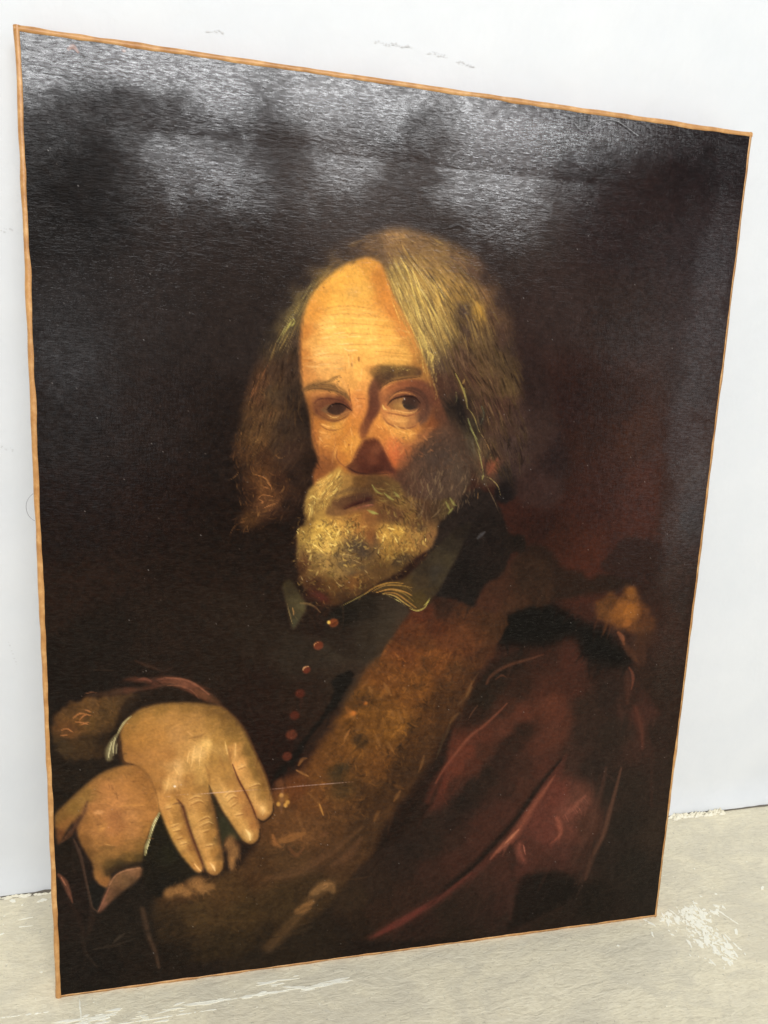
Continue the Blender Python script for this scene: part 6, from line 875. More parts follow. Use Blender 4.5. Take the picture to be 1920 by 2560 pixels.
('T',((242,445.1),(273.9,448.9),(281.7,434.5),(267.8,420),(246,427.2)),(((244.2,485.5),(234.2,471.4),(222.4,459),(217.5,444.9)),((251.4,480.4),(241.3,468),(227.7,455.6)),((265.6,477.2),(282,470.3),(297,459.8),(310.3,449.1)),((226.4,437.9),(219.8,423.7),(218.4,405.8),(229.4,387.6)),((242.1,441.5),(237.3,423.7),(239.7,402),(247.4,383.6)),((263.4,441.6),(267.6,423.6),(264.8,401.7),(262,379.7)),((292.3,441.8),(295,423.6),(290.4,401.5)),((318.1,441.9),(319.1,423.5),(308.6,408.8)),((346.9,464),(344,449.3),(333.3,438.3))),120,5.3,0.8,(0.8,1.3),0.5,0.4,0.3,(220,170,90),0.5,0.5,None),
('T',((313.5,460),(354.2,467.8),(353.2,453.1),(333.5,434.6),(314.6,438.2)),(((244.2,485.5),(234.2,471.4),(222.4,459),(217.5,444.9)),((251.4,480.4),(241.3,468),(227.7,455.6)),((265.6,477.2),(282,470.3),(297,459.8),(310.3,449.1)),((226.4,437.9),(219.8,423.7),(218.4,405.8),(229.4,387.6)),((242.1,441.5),(237.3,423.7),(239.7,402),(247.4,383.6)),((263.4,441.6),(267.6,423.6),(264.8,401.7),(262,379.7)),((292.3,441.8),(295,423.6),(290.4,401.5)),((318.1,441.9),(319.1,423.5),(308.6,408.8)),((346.9,464),(344,449.3),(333.3,438.3))),160,6.21,0.82,(0.6,1.6),0.5,0.4,0.2,(170,160,90),0.4,0.4,None),
('T',((217.7,437.9),(249,445.1),(267.1,438.1),(264.2,420),(236,405.7),(214.9,409.4),(210.2,423.7)),(((244.2,485.5),(234.2,471.4),(222.4,459),(217.5,444.9)),((251.4,480.4),(241.3,468),(227.7,455.6)),((265.6,477.2),(282,470.3),(297,459.8),(310.3,449.1)),((226.4,437.9),(219.8,423.7),(218.4,405.8),(229.4,387.6)),((242.1,441.5),(237.3,423.7),(239.7,402),(247.4,383.6)),((263.4,441.6),(267.6,423.6),(264.8,401.7),(262,379.7)),((292.3,441.8),(295,423.6),(290.4,401.5)),((318.1,441.9),(319.1,423.5),(308.6,408.8)),((346.9,464),(344,449.3),(333.3,438.3))),280,4.9,1.23,(0.45,1.05),0.65,0.9,0.45,None,0.45,0.8,((236,192,96),(206,156,72),(160,114,54),(104,72,40),(76,54,35))),
('T',((214.9,409.4),(257,418.2),(279.2,405.3),(269.3,379.5),(237,372.7),(217.1,385.9)),(((244.2,485.5),(234.2,471.4),(222.4,459),(217.5,444.9)),((251.4,480.4),(241.3,468),(227.7,455.6)),((265.6,477.2),(282,470.3),(297,459.8),(310.3,449.1)),((226.4,437.9),(219.8,423.7),(218.4,405.8),(229.4,387.6)),((242.1,441.5),(237.3,423.7),(239.7,402),(247.4,383.6)),((263.4,441.6),(267.6,423.6),(264.8,401.7),(262,379.7)),((292.3,441.8),(295,423.6),(290.4,401.5)),((318.1,441.9),(319.1,423.5),(308.6,408.8)),((346.9,464),(344,449.3),(333.3,438.3))),280,4.24,1.24,(0.35,0.8),0.6,0.6,0.5,None,0.6,1.1,((236,192,96),(206,156,72),(160,114,54),(104,72,40),(76,54,35))),
('T',((278.1,434.5),(299.7,440),(329.7,434.6),(323.2,416.1),(297.8,401.4),(279.2,405.3)),(((244.2,485.5),(234.2,471.4),(222.4,459),(217.5,444.9)),((251.4,480.4),(241.3,468),(227.7,455.6)),((265.6,477.2),(282,470.3),(297,459.8),(310.3,449.1)),((226.4,437.9),(219.8,423.7),(218.4,405.8),(229.4,387.6)),((242.1,441.5),(237.3,423.7),(239.7,402),(247.4,383.6)),((263.4,441.6),(267.6,423.6),(264.8,401.7),(262,379.7)),((292.3,441.8),(295,423.6),(290.4,401.5)),((318.1,441.9),(319.1,423.5),(308.6,408.8)),((346.9,464),(344,449.3),(333.3,438.3))),200,5.43,1.27,(0.42,0.98),0.6,0.7,0.25,None,0.5,0.5,((236,192,96),(206,156,72),(160,114,54),(104,72,40),(76,54,35))),
('T',((276.5,472),(298.4,468.8),(317.5,452.8),(318.3,438.2),(296,440),(279.1,454.3)),(((244.2,485.5),(234.2,471.4),(222.4,459),(217.5,444.9)),((251.4,480.4),(241.3,468),(227.7,455.6)),((265.6,477.2),(282,470.3),(297,459.8),(310.3,449.1)),((226.4,437.9),(219.8,423.7),(218.4,405.8),(229.4,387.6)),((242.1,441.5),(237.3,423.7),(239.7,402),(247.4,383.6)),((263.4,441.6),(267.6,423.6),(264.8,401.7),(262,379.7)),((292.3,441.8),(295,423.6),(290.4,401.5)),((318.1,441.9),(319.1,423.5),(308.6,408.8)),((346.9,464),(344,449.3),(333.3,438.3))),130,7.12,1.25,(0.42,0.75),0.5,0.5,0.15,None,0.6,0.35,((236,192,96),(206,156,72),(160,114,54),(104,72,40),(76,54,35))),
('T',((244.2,486.4),(248.9,476.9),(238,459.2),(221,445),(215.7,450.2),(220.4,467.7),(232.3,478.3)),(((244.2,485.5),(234.2,471.4),(222.4,459),(217.5,444.9)),((251.4,480.4),(241.3,468),(227.7,455.6)),((265.6,477.2),(282,470.3),(297,459.8),(310.3,449.1)),((226.4,437.9),(219.8,423.7),(218.4,405.8),(229.4,387.6)),((242.1,441.5),(237.3,423.7),(239.7,402),(247.4,383.6)),((263.4,441.6),(267.6,423.6),(264.8,401.7),(262,379.7)),((292.3,441.8),(295,423.6),(290.4,401.5)),((318.1,441.9),(319.1,423.5),(308.6,408.8)),((346.9,464),(344,449.3),(333.3,438.3))),90,6.96,1.22,(0.7,1),0.6,0.7,0.1,None,0.5,0.25,((236,192,96),(206,156,72),(160,114,54),(104,72,40),(76,54,35))),
('S',((218,459.8),(220.6,462.5),(225,459)),(0.61,1.21,0.36),(244,208,116),0.8,0.4,0.9,0.4),
('S',((216.4,455.5),(220.8,453.8)),(0.52,1.04,0.31),(244,208,116),0.8,0.4,0.9,0.4),
('S',((219.1,452),(218.4,445)),(0.52,1.05,0.31),(244,208,116),0.8,0.4,0.9,0.4),
('S',((207.5,430.8),(210,434.3)),(0.44,0.87,0.26),(244,208,116),0.8,0.4,0.9,0.4),
('S',((211.7,432.6),(215.3,429)),(0.53,1.05,0.32),(244,208,116),0.8,0.4,0.9,0.4),
('S',((208.4,428.2),(209.2,432.6)),(0.35,0.7,0.21),(244,208,116),0.8,0.4,0.9,0.4),
('S',((231.8,432.6),(235.4,429),(239.1,423.7)),(0.62,1.24,0.37),(244,208,116),0.8,0.4,0.9,0.4),
('S',((226.6,429),(230.3,423.7)),(0.71,1.42,0.43),(244,208,116),0.8,0.4,0.9,0.4),
('S',((242.5,427.2),(245.8,434.4)),(0.62,1.25,0.37),(244,208,116),0.8,0.4,0.9,0.4),
('S',((221.6,420.1),(226.9,416.5)),(0.62,1.24,0.37),(244,208,116),0.8,0.4,0.9,0.4),
('S',((235.6,420.1),(242.8,418.3)),(0.63,1.25,0.38),(244,208,116),0.8,0.4,0.9,0.4),
('S',((249.4,434.4),(253,430.8),(251.4,427.2)),(0.54,1.07,0.32),(244,208,116),0.8,0.4,0.9,0.4),
('S',((239.6,434.4),(242.1,439.8)),(0.53,1.06,0.32),(244,208,116),0.8,0.4,0.9,0.4),
('S',((226.9,416.5),(232.4,411.1)),(0.54,1.07,0.32),(244,208,116),0.8,0.4,0.9,0.4),
('S',((280.8,410.8),(281.5,416.3)),(0.64,1.28,0.38),(244,208,116),0.8,0.4,0.9,0.4),
('S',((285.6,429),(284.1,419.9)),(0.64,1.28,0.38),(244,208,116),0.8,0.4,0.9,0.4),
('S',((294.8,427.2),(298.8,419.9)),(0.55,1.1,0.33),(244,208,116),0.8,0.4,0.9,0.4),
('S',((323.6,427.2),(324.9,419.8)),(0.47,0.93,0.28),(244,208,116),0.8,0.4,0.9,0.4),
('S',((289,434.5),(296.4,432.7)),(0.64,1.28,0.38),(244,208,116),0.8,0.4,0.9,0.4),
('S',((227.5,462.6),(232.6,467.9)),(0.44,0.87,0.26),(244,208,116),0.8,0.4,0.9,0.4),
('S',((234.2,469.7),(239.3,476.7)),(0.44,0.87,0.26),(244,208,116),0.8,0.4,0.9,0.4),
('S',((237.9,464.5),(244.6,473.3)),(0.44,0.87,0.26),(244,208,116),0.8,0.4,0.9,0.4),
('S',((231.1,459.1),(241.3,466.3)),(0.44,0.88,0.26),(244,208,116),0.8,0.4,0.9,0.4),
('S',((272.9,472.9),(276.7,467.6),(282.2,465)),(0.89,2.14,0.71),(150,146,74),0.75,0.5,0.5,0.4),
('S',((284,465.9),(289.6,461.5),(293.3,459.8)),(0.9,2.16,0.72),(150,146,74),0.75,0.5,0.5,0.4),
('S',((293,466.9),(298.7,461.6)),(0.91,2.17,0.72),(150,146,74),0.75,0.5,0.5,0.4),
('S',((269.3,450.6),(274.8,448.9),(279.4,447.1)),(0.9,2.16,0.72),(150,146,74),0.75,0.5,0.5,0.4),
('S',((271.2,448.8),(277.6,447.1)),(0.9,2.16,0.72),(150,146,74),0.75,0.5,0.5,0.4),
('S',((345.1,462.2),(349.2,456.7),(352.1,454.9)),(0.93,2.24,0.75),(150,146,74),0.75,0.5,0.5,0.4),
('S',((348.5,453.1),(344.1,447.5)),(0.93,2.24,0.75),(150,146,74),0.75,0.5,0.5,0.4),
('S',((341.5,458.5),(345.7,451.2)),(0.93,2.24,0.75),(150,146,74),0.75,0.5,0.5,0.4),
('S',((268.7,396.2),(272.4,392.5)),(0.55,1.1,0.37),(180,146,92),0.6,0.5,0.5,0.4),
('S',((241.9,387.4),(247.5,381.8),(252.8,383.5)),(0.55,1.09,0.36),(180,146,92),0.6,0.5,0.5,0.4),
('S',((250.1,411),(257.3,409.1)),(0.54,1.09,0.36),(180,146,92),0.6,0.5,0.5,0.4),
('S',((257.5,405.5),(266.6,401.7)),(0.55,1.09,0.36),(180,146,92),0.6,0.5,0.5,0.4),
('S',((236.7,381.9),(238.6,378.2)),(0.54,1.09,0.36),(180,146,92),0.6,0.5,0.5,0.4),
('S',((211.7,391.4),(214.5,386)),(0.54,1.07,0.36),(180,146,92),0.6,0.5,0.5,0.4),
('B',258.8,418.2,9.02,3.97,0.2,(58,48,40),0.5,0.8,0),
('B',268.1,410.9,7.27,3.64,-0.3,(58,48,40),0.5,0.8,0),
('B',250.4,401.9,6.15,2.89,0.3,(58,48,40),0.4,0.8,0),
('B',243,409.2,3.59,2.51,0,(58,48,40),0.35,0.8,0),
('B',257.9,392.6,3.64,2.19,0.2,(58,48,40),0.35,0.8,0),
('B',266.8,398.1,2.92,2.19,0,(58,48,40),0.35,0.8,0),
('B',303.2,405.1,9.29,3.34,0.5,(58,48,40),0.4,0.8,0),
('B',227.1,409.3,3.2,2.14,0.2,(58,48,40),0.3,0.8,0),
('B',278.7,418.1,2.92,9.12,0.1,(58,48,40),0.4,0.8,0),
('B',320.4,434.6,4.44,2.96,0.4,(58,48,40),0.35,0.8,0),
('B',229.8,372,7.97,2.9,-0.6,(92,36,30),0.6,0.8,0),
('B',220.9,373.1,5.4,5.4,0,(62,30,22),0.6,0.8,0),
('B',214.9,405.8,3.9,7.09,0.2,(72,40,26),0.5,0.9,0),
('F',2.81,((233.9,451.2),(238.1,458.3),(250.2,462.8),(264.3,465.7),(272.3,464.9),(275.2,459.6),(274.6,453.3),(264.9,449.7),(254.3,446),(242,444.2),(233.2,445.9)),((234.8,451.2,100,68,40),(245.1,456.6,80,52,34),(257.4,460.8,68,44,32),(269.7,463.1,68,46,34),(241.9,446.9,108,72,42),(256,448.7,122,80,44),(266.6,452,104,66,42)),0.9,0,0),
('F',1.06,((247.1,451.2),(251.4,454.7),(259.2,457.6),(268.9,461.7),(273.1,460.3),(269.1,457),(259.4,454.1),(252.3,451.9)),((56,28,24),),0.8,0,0),
('S',((248.8,451.2),(257.6,455.1),(272.5,460.6)),(0.89,1.78,1.24),(50,24,22),0.65,0.8,0,0.4),
('S',((255.9,450.5),(263,453.1),(269.2,454.7),(274.3,455.3)),(0.71,1.43,1.61,0.89),(132,74,52),0.6,1,0.3,0.4),
('S',((267.4,454.2),(271.5,455.1),(274,455.3)),(0.54,0.89,0.54),(176,108,80),0.6,0.9,0.4,0.4),
('S',((238.8,462.7),(253.6,468.5),(269.5,468.8)),(1.76,4.23,2.82),(78,56,38),0.6,1,0,0.4),
('S',((238.5,442.9),(249.1,442.3),(259.7,444.8)),(1.37,2.49,0.87),(104,68,42),0.5,0.9,0,0.4),
('T',((231.1,455.6),(248.4,464.6),(273.2,466.7),(277.3,454.3),(259.7,445.2),(235,443.3)),(((233.1,448.6),(252.3,454),(273.4,461.4)),((238.4,445.1),(263.1,450.6))),70,4.55,1.05,(0.85,1.18),0.5,0.2,0.1,None,0.5,0.12,None),
('T',((248.1,473.4),(272.9,473.8),(276.9,463.2),(248.5,461.1),(234.5,459.2)),(((255.1,475.2),(248.3,466.3),(238.1,457.4)),((265.7,475.4),(266.2,463)),((276.5,473.8),(284.1,463.3))),120,5.96,0.79,(0.75,1.35),0.55,0.4,0.1,(180,145,85),0.5,0.2,None),
('F',0.71,((195.9,382.6),(203.1,388),(210.6,376.9),(216.1,367.7),(217.7,360.6),(212.9,351.2),(207.5,342.4),(204.9,345.5),(201.5,360.7),(198.1,373.5)),((201.5,378.9,50,43,27),(207,367.9,66,58,36),(203.7,356.9,56,51,34),(214.1,362.2,74,65,40),(207.4,347.6,62,59,40)),0.95,0.18,0.1),
('S',((211.9,366.3),(217.6,365.8),(224.7,362.9),(230.2,357.2)),(1.45,2.18,1.81,0.73),(120,92,54),0.8,0.6,0.3,0.4),
('S',((200.4,366.2),(202.8,357),(205.2,347.7)),(0.54,1.08,0.72),(124,100,58),0.8,0.5,0.3,0.4),
('S',((205.3,362.4),(206.3,357.8),(206.7,354.1)),(0.72,1.26,0.54),(160,112,62),0.8,0.5,0.3,0.4),
('S',((197.9,384.4),(199.9,373.5),(201.8,364.3)),(1.78,2.49,1.42),(64,54,32),0.6,0.8,0,0.4),
('F',0.95,((364.6,439.3),(367.8,434.6),(360.2,417.8),(352.6,400.9),(342.3,380.2),(335.3,368.8),(328.1,360.4),(319.7,356.8),(308,363.7),(295.4,372.5),(284.2,374.4),(276.8,373.8),(287.5,383),(302.3,385.5),(311.3,392),(323.8,404.9),(338.1,419.7),(352.6,432.8)),((360.2,432.8,38,32,26),(347.7,417.8,45,39,30),(335.2,404.8,55,47,33),(346.6,404.7,58,50,34),(324.2,397.4,48,40,29),(340.1,385.9,55,47,33),(321.1,384.3,58,47,31),(306.3,378.9,72,54,27),(322,367.2,68,54,26),(333,374.6,55,45,29),(335.7,395.4,50,45,37)),0.97,0.19,0.1),
('S',((331.3,389.8),(336.1,387.8),(330.8,380.4)),(2.66,6.47,3.04),(48,44,38),0.5,0.9,0,0.4),
('F',1.1,((244.5,360.5),(258.8,367.7),(273.2,372.9),(287.9,373.2),(299.3,368.7),(313,356.9),(306.1,344.7),(293.7,325.9),(283,312.4),(253.2,313.6),(234.4,335.6),(237.5,352.3)),((255.5,355.6,30,26,20),(273.7,360.8,36,31,24),(292.2,360.3,48,41,32),(303.7,354.3,54,46,36),(289.5,337.5,50,42,32),(270.8,338.1,44,36,27),(252.6,335,40,30,23)),0.85,0,0),
('S',((247.2,361.8),(258.8,367.7),(269.5,373.4),(280.3,379)),(0.44,1.11,0.44),(128,110,58),0.85,0.5,0.5,0.4),
('S',((269.5,373.6),(280.3,380.3),(293,383.8),(306.1,383)),(0.67,1.68,0.67),(156,112,50),0.85,0.5,0.5,0.4),
('S',((276.8,375.7),(287.6,381.1),(302.5,381.2),(313.8,378.8)),(0.6,1.5,0.6),(150,108,50),0.85,0.5,0.5,0.4),
('S',((280.5,374.9),(293.3,377.6),(306.5,375.1),(314.2,371.2)),(0.75,1.88,0.75),(168,118,56),0.85,0.5,0.5,0.4),
('S',((286.1,373.6),(297.3,371.5),(307,364.7),(315.8,358.8)),(0.61,1.51,0.61),(176,140,70),0.85,0.5,0.5,0.4),
('S',((287.9,374.3),(299.1,373.4),(310.7,365.6),(318.6,359.7)),(0.68,1.7,0.68),(150,104,48),0.85,0.5,0.5,0.4),
('S',((295.2,377.2),(306.6,373.2),(316.4,365.4)),(0.53,1.32,0.53),(120,92,40),0.85,0.5,0.5,0.4),
('S',((312.9,358.8),(319.7,356.8),(326.2,359.1),(329.8,364.2)),(0.61,1.53,0.61),(168,150,76),0.85,0.5,0.5,0.4),
('S',((326.1,361.4),(329.7,365.1),(331.5,368.9)),(0.54,1.34,0.54),(206,188,92),0.85,0.5,0.5,0.4),
('S',((291.7,371.6),(301.3,366.7),(308.1,361.8)),(0.3,0.75,0.3),(200,184,110),0.85,0.5,0.5,0.4),
('S',((298.7,380.9),(308.2,379.8),(315,375)),(0.45,1.13,0.45),(110,84,40),0.85,0.5,0.5,0.4),
('S',((284.3,372.7),(295.5,369.3),(303.3,362.9)),(0.56,1.13,0.56),(58,46,24),0.6,0.6,0,0.4),
('S',((287.7,378.8),(300.7,378.6),(312.2,374.1)),(0.56,1.12,0.56),(58,46,24),0.6,0.6,0,0.4),
('B',242.2,347.3,4.6,4.05,0.2,(112,56,26),0.95,0.25,0.3),
('B',238,347.8,1.47,1.65,0,(232,186,86),0.9,0.5,0.5),
('B',243.1,345.6,2.58,1.84,0.2,(80,38,20),0.6,0.6,0),
('B',229.2,326.3,4.61,4.24,0.2,(100,46,26),0.95,0.25,0.3),
('S',((225.1,324.6),(225.9,328),(229.2,329.4)),(0.55,0.92,0.55),(190,132,80),0.8,0.5,0.5,0.4),
('B',219,303.6,3.7,3.63,0,(96,40,24),0.9,0.3,0.2),
('B',213.7,281.3,4.47,4.38,0,(74,30,18),0.9,0.3,0.2),
('B',209.1,260.3,4.5,4.41,0,(76,32,19),0.9,0.3,0.2),
('B',206.7,241.6,5.09,4.99,0,(96,46,28),0.9,0.3,0.2),
('B',203.1,220.5,4.56,4.47,0,(82,38,24),0.9,0.3,0.2),
('S',((215.4,303.2),(217.1,306),(220.7,306.8)),(0.74,1.48,0.55),(200,150,100),0.8,0.5,0.4,0.4),
('S',((210.5,279.6),(211.3,283.4)),(0.51,0.93,0.33),(110,54,36),0.6,0.6,0,0.4),
('S',((78.5,189.3),(92,189.2),(109.1,190.4),(126.3,189.6),(143.8,189.6),(165.1,189.7),(190.3,189.1),(212.3,189.4),(238.3,189.6),(266.8,189.8)),(0.19,0.57,0.38,0.94,0.75,0.57,0.94,0.57,0.75,0.38),(188,150,140),0.42,0.4,0,0.4),
('S',((126.3,189.6),(143.8,189.6),(165.1,189.7)),(0.37,1.12,0.37),(206,170,150),0.35,0.5,0,0.4),
('S',((192.1,188.9),(212.3,189.4),(238.3,189.6),(261,189.9)),(0.39,0.78,0.78,0.39),(170,140,130),0.45,0.4,0,0.4),
('S',((34.5,788.9),(38.1,790.9),(41.2,787.9)),(1.6,3.74,1.6),(150,96,70),0.9,0.5,0.5,0.4),
('B',72.9,793.1,1.64,1.09,0,(120,70,40),0.8,0.5,0.3),
('S',((331.1,693.1),(338,695.6),(343.5,693.6)),(1.34,3.35,1.34),(40,34,32),0.8,0.5,1.2,0.4),
('T',((258.8,660.9),(275.9,655.2),(287.2,633.5),(310.3,592.1),(326.5,559),(345,524.9),(363.9,493.3),(354.4,464.1),(313.3,463.6),(294.2,481.2),(254.9,480.5),(237.3,483.6),(223.5,483.4),(219.4,510.6),(211.7,553.8),(207.5,595.9),(218.2,630.1),(239,652.2)),(((213.8,609.1),(250.2,619.6),(284.6,613.8)),((211.1,580),(244.6,583.5),(296.4,586.3)),((218.8,537.5),(229.5,517.7),(233.5,497.3)),((249.7,532),(250.8,497.8)),((259.1,559.3),(258.1,539.1)),((281.1,533.1),(299.6,520),(311,508.1)),((326.5,559),(335.7,526.4),(341.5,491.1)),((308.3,490.3),(316.8,467.3))),1500,3.9,0.72,(0.9,1.1),0.42,0.25,0.1,None,0.6,0.4,None),
('T',((314.2,585.6),(332.7,576.4),(362,522),(372.2,482.6),(350.9,460.4),(330.8,481.9),(336.2,517.6),(321.4,551.9)),(((323.7,576),(338.4,542.2),(351.6,509.2),(361.2,477)),),260,10.4,1.21,(0.85,1.18),0.5,0.2,0.06,None,0.7,0.25,None),
('T',((216.5,563.9),(252,565.7),(253.4,525.3),(219.1,524.1)),(((216.9,547.4),(233.6,551.5),(252.7,545.6)),((218.9,530.8),(236,529.8),(251.3,535.4))),190,2.98,0.56,(0.93,1.08),0.45,0.2,0.15,None,0.6,0.4,None),
('T',((272.6,570),(329.3,572.9),(333.6,529.8),(277.9,526.2)),(((276.9,550),(297.8,557.7),(323.2,552)),((281.1,534.8),(302.5,533.9),(323.8,541.6))),260,3.07,0.58,(0.93,1.08),0.45,0.2,0.15,None,0.6,0.4,None),
('T',((252.6,549),(276.6,556.8),(278,524.4),(294.2,481.2),(247.9,480.3),(240.3,501)),(((273.3,553.2),(270.6,532.7),(264.3,512)),((254.3,497.9),(275.6,494.9),(293.7,491.8))),240,3.4,0.68,(0.93,1.09),0.45,0.25,0.15,None,0.6,0.5,None),
('T',((207.4,434.3),(248.9,448.7),(332.7,449.3),(330.5,419.8),(283.8,383),(244.4,363.3),(215.6,376.8)),(((244.2,485.5),(234.2,471.4),(222.4,459),(217.5,444.9)),((251.4,480.4),(241.3,468),(227.7,455.6)),((265.6,477.2),(282,470.3),(297,459.8),(310.3,449.1)),((226.4,437.9),(219.8,423.7),(218.4,405.8),(229.4,387.6)),((242.1,441.5),(237.3,423.7),(239.7,402),(247.4,383.6)),((263.4,441.6),(267.6,423.6),(264.8,401.7),(262,379.7)),((292.3,441.8),(295,423.6),(290.4,401.5)),((318.1,441.9),(319.1,423.5),(308.6,408.8)),((346.9,464),(344,449.3),(333.3,438.3))),420,3.49,0.59,(0.72,1.3),0.5,0.4,0.45,None,0.5,0.9,None),
('T',((194.5,386.3),(219.1,376.8),(244.5,361.5),(287.5,383),(323.8,404.9),(367.4,440.2),(344.4,378.2),(318.8,355.8),(284.3,371.8),(252,351.9),(205.7,342.1)),(((198,382.6),(216,358.5)),((251.7,361.3),(287.6,381.1)),((360.1,434.6),(326,363.3))),200,5.3,1.06,(0.88,1.14),0.45,0.2,0.1,None,0.6,0.2,None),
('T',((2.9,180.7),(42.7,216.8),(69.9,268.9),(93.1,277.8),(143.7,272.3),(190.5,178.6),(188.9,158.5),(176.4,135.3),(145.7,107.9),(126.1,110.2),(91.8,172.1),(75.7,126.3),(43.1,104.2),(20,163.7)),(((9.2,176.3),(42.4,207.4),(72.3,216.3)),((31.3,158.7),(78.2,169.5)),((66.2,246.9),(106.2,255.4),(147.2,258.4)),((150.7,244.8),(168.5,204.5),(183.4,163.1)),((136.8,199.3),(154.5,165.9),(169.1,138.1)),((114.2,189.5),(126.2,148.7),(136.8,111)),((93.6,183.6),(105.3,150.9),(122.5,114.7)),((39,138.4),(64.2,143.4))),1300,4.51,0.87,(0.93,1.08),0.45,0.3,0.06,None,0.6,0.25,None),
('T',((303.6,356.2),(469.4,372),(570.7,320),(607.6,16.1),(89.9,25.5),(83.8,88.9),(176.6,118.7),(197.7,186),(254.9,261.5)),(((384.1,310.6),(349.2,227.1),(274.7,128.9)),((469.2,282.3),(415.6,158),(318.6,36)),((539.5,278.9),(531.3,101.6)),((125.9,62.5),(237.2,90.5))),900,18.94,3.41,(0.85,1.17),0.4,0.08,0.06,None,0.7,0.3,None),
('T',((146.9,378.1),(296.1,356.4),(254.9,261.5),(190.4,186.7),(147.2,260.3),(10.5,304.6),(7,374)),(((160.5,349),(197.1,218)),((30.3,339),(126.8,317.4)),((267.1,338.3),(226.1,231.7))),260,17.27,3.11,(0.85,1.17),0.35,0.05,0.05,None,0.8,0.4,None),
('T',((272.2,662.8),(286.5,649.6),(305.6,615.1),(321.5,582.6),(316.9,568.8),(307.1,585.2),(291.6,614.2),(276.4,644)),(((275.3,669.4),(286.5,649.6),(297.9,627.8),(309.6,605.4),(319.7,582.5),(322.5,565.7)),((288.8,673.7),(307,654.4),(322.3,632.7),(334.3,610.3),(344.8,587.3),(357.5,562.2),(368.6,536.4),(376.1,509.9)),((305.8,678.4),(332.8,666.2),(351.8,648.1),(364.3,625.7),(375.4,599.3),(388.4,575.8)),((326.7,678.6),(355.9,668.1),(377.7,643.4),(391.1,613.9)),((350.8,579.1),(368.6,562.7),(379.6,540.3)),((384.9,572.1),(396.3,546.3),(410,519.9),(414.1,492.6)),((348.1,535.6),(358.7,514.7),(373.5,491.7),(390.2,473.8))),150,9.82,1.31,(0.85,1.1),0.5,0.3,0.04,None,0.8,0.1,None),
('T',((273.8,666.1),(284.2,660.6),(312.2,623.8),(324.4,596.3),(325.9,569.3),(315,570.4),(305.1,588.5),(291.6,614.2),(280.2,636.2),(274.3,653.4)),(((275.3,669.4),(286.5,649.6),(297.9,627.8),(309.6,605.4),(319.7,582.5),(322.5,565.7)),((288.8,673.7),(307,654.4),(322.3,632.7),(334.3,610.3),(344.8,587.3),(357.5,562.2),(368.6,536.4),(376.1,509.9)),((305.8,678.4),(332.8,666.2),(351.8,648.1),(364.3,625.7),(375.4,599.3),(388.4,575.8)),((326.7,678.6),(355.9,668.1),(377.7,643.4),(391.1,613.9)),((350.8,579.1),(368.6,562.7),(379.6,540.3)),((384.9,572.1),(396.3,546.3),(410,519.9),(414.1,492.6)),((348.1,535.6),(358.7,514.7),(373.5,491.7),(390.2,473.8))),230,14.73,0.46,(0.7,1.1),0.6,0.6,0.03,None,0.4,0.07,((214,176,98),(196,160,88),(232,200,116),(150,118,66),(110,86,52),(176,140,76))),
('T',((285.7,665.5),(310.3,659.5),(331.2,633.4),(337.9,610.5),(320.8,596.1),(305.4,618.4),(290.1,645)),(((275.3,669.4),(286.5,649.6),(297.9,627.8),(309.6,605.4),(319.7,582.5),(322.5,565.7)),((288.8,673.7),(307,654.4),(322.3,632.7),(334.3,610.3),(344.8,587.3),(357.5,562.2),(368.6,536.4),(376.1,509.9)),((305.8,678.4),(332.8,666.2),(351.8,648.1),(364.3,625.7),(375.4,599.3),(388.4,575.8)),((326.7,678.6),(355.9,668.1),(377.7,643.4),(391.1,613.9)),((350.8,579.1),(368.6,562.7),(379.6,540.3)),((384.9,572.1),(396.3,546.3),(410,519.9),(414.1,492.6)),((348.1,535.6),(358.7,514.7),(373.5,491.7),(390.2,473.8))),200,14.83,0.49,(0.6,1.12),0.6,0.7,0.03,None,0.4,0.07,((214,176,98),(196,160,88),(232,200,116),(150,118,66),(110,86,52),(176,140,76))),
('T',((288.9,670.6),(327.3,669),(363.1,642.3),(372.5,612.7),(358.8,598.3),(334.3,610.3),(321.9,639.3)),(((275.3,669.4),(286.5,649.6),(297.9,627.8),(309.6,605.4),(319.7,582.5),(322.5,565.7)),((288.8,673.7),(307,654.4),(322.3,632.7),(334.3,610.3),(344.8,587.3),(357.5,562.2),(368.6,536.4),(376.1,509.9)),((305.8,678.4),(332.8,666.2),(351.8,648.1),(364.3,625.7),(375.4,599.3),(388.4,575.8)),((326.7,678.6),(355.9,668.1),(377.7,643.4),(391.1,613.9)),((350.8,579.1),(368.6,562.7),(379.6,540.3)),((384.9,572.1),(396.3,546.3),(410,519.9),(414.1,492.6)),((348.1,535.6),(358.7,514.7),(373.5,491.7),(390.2,473.8))),170,13.18,0.49,(0.5,0.95),0.5,0.4,0.04,None,0.5,0.09,((214,176,98),(196,160,88),(232,200,116),(150,118,66),(110,86,52),(176,140,76))),
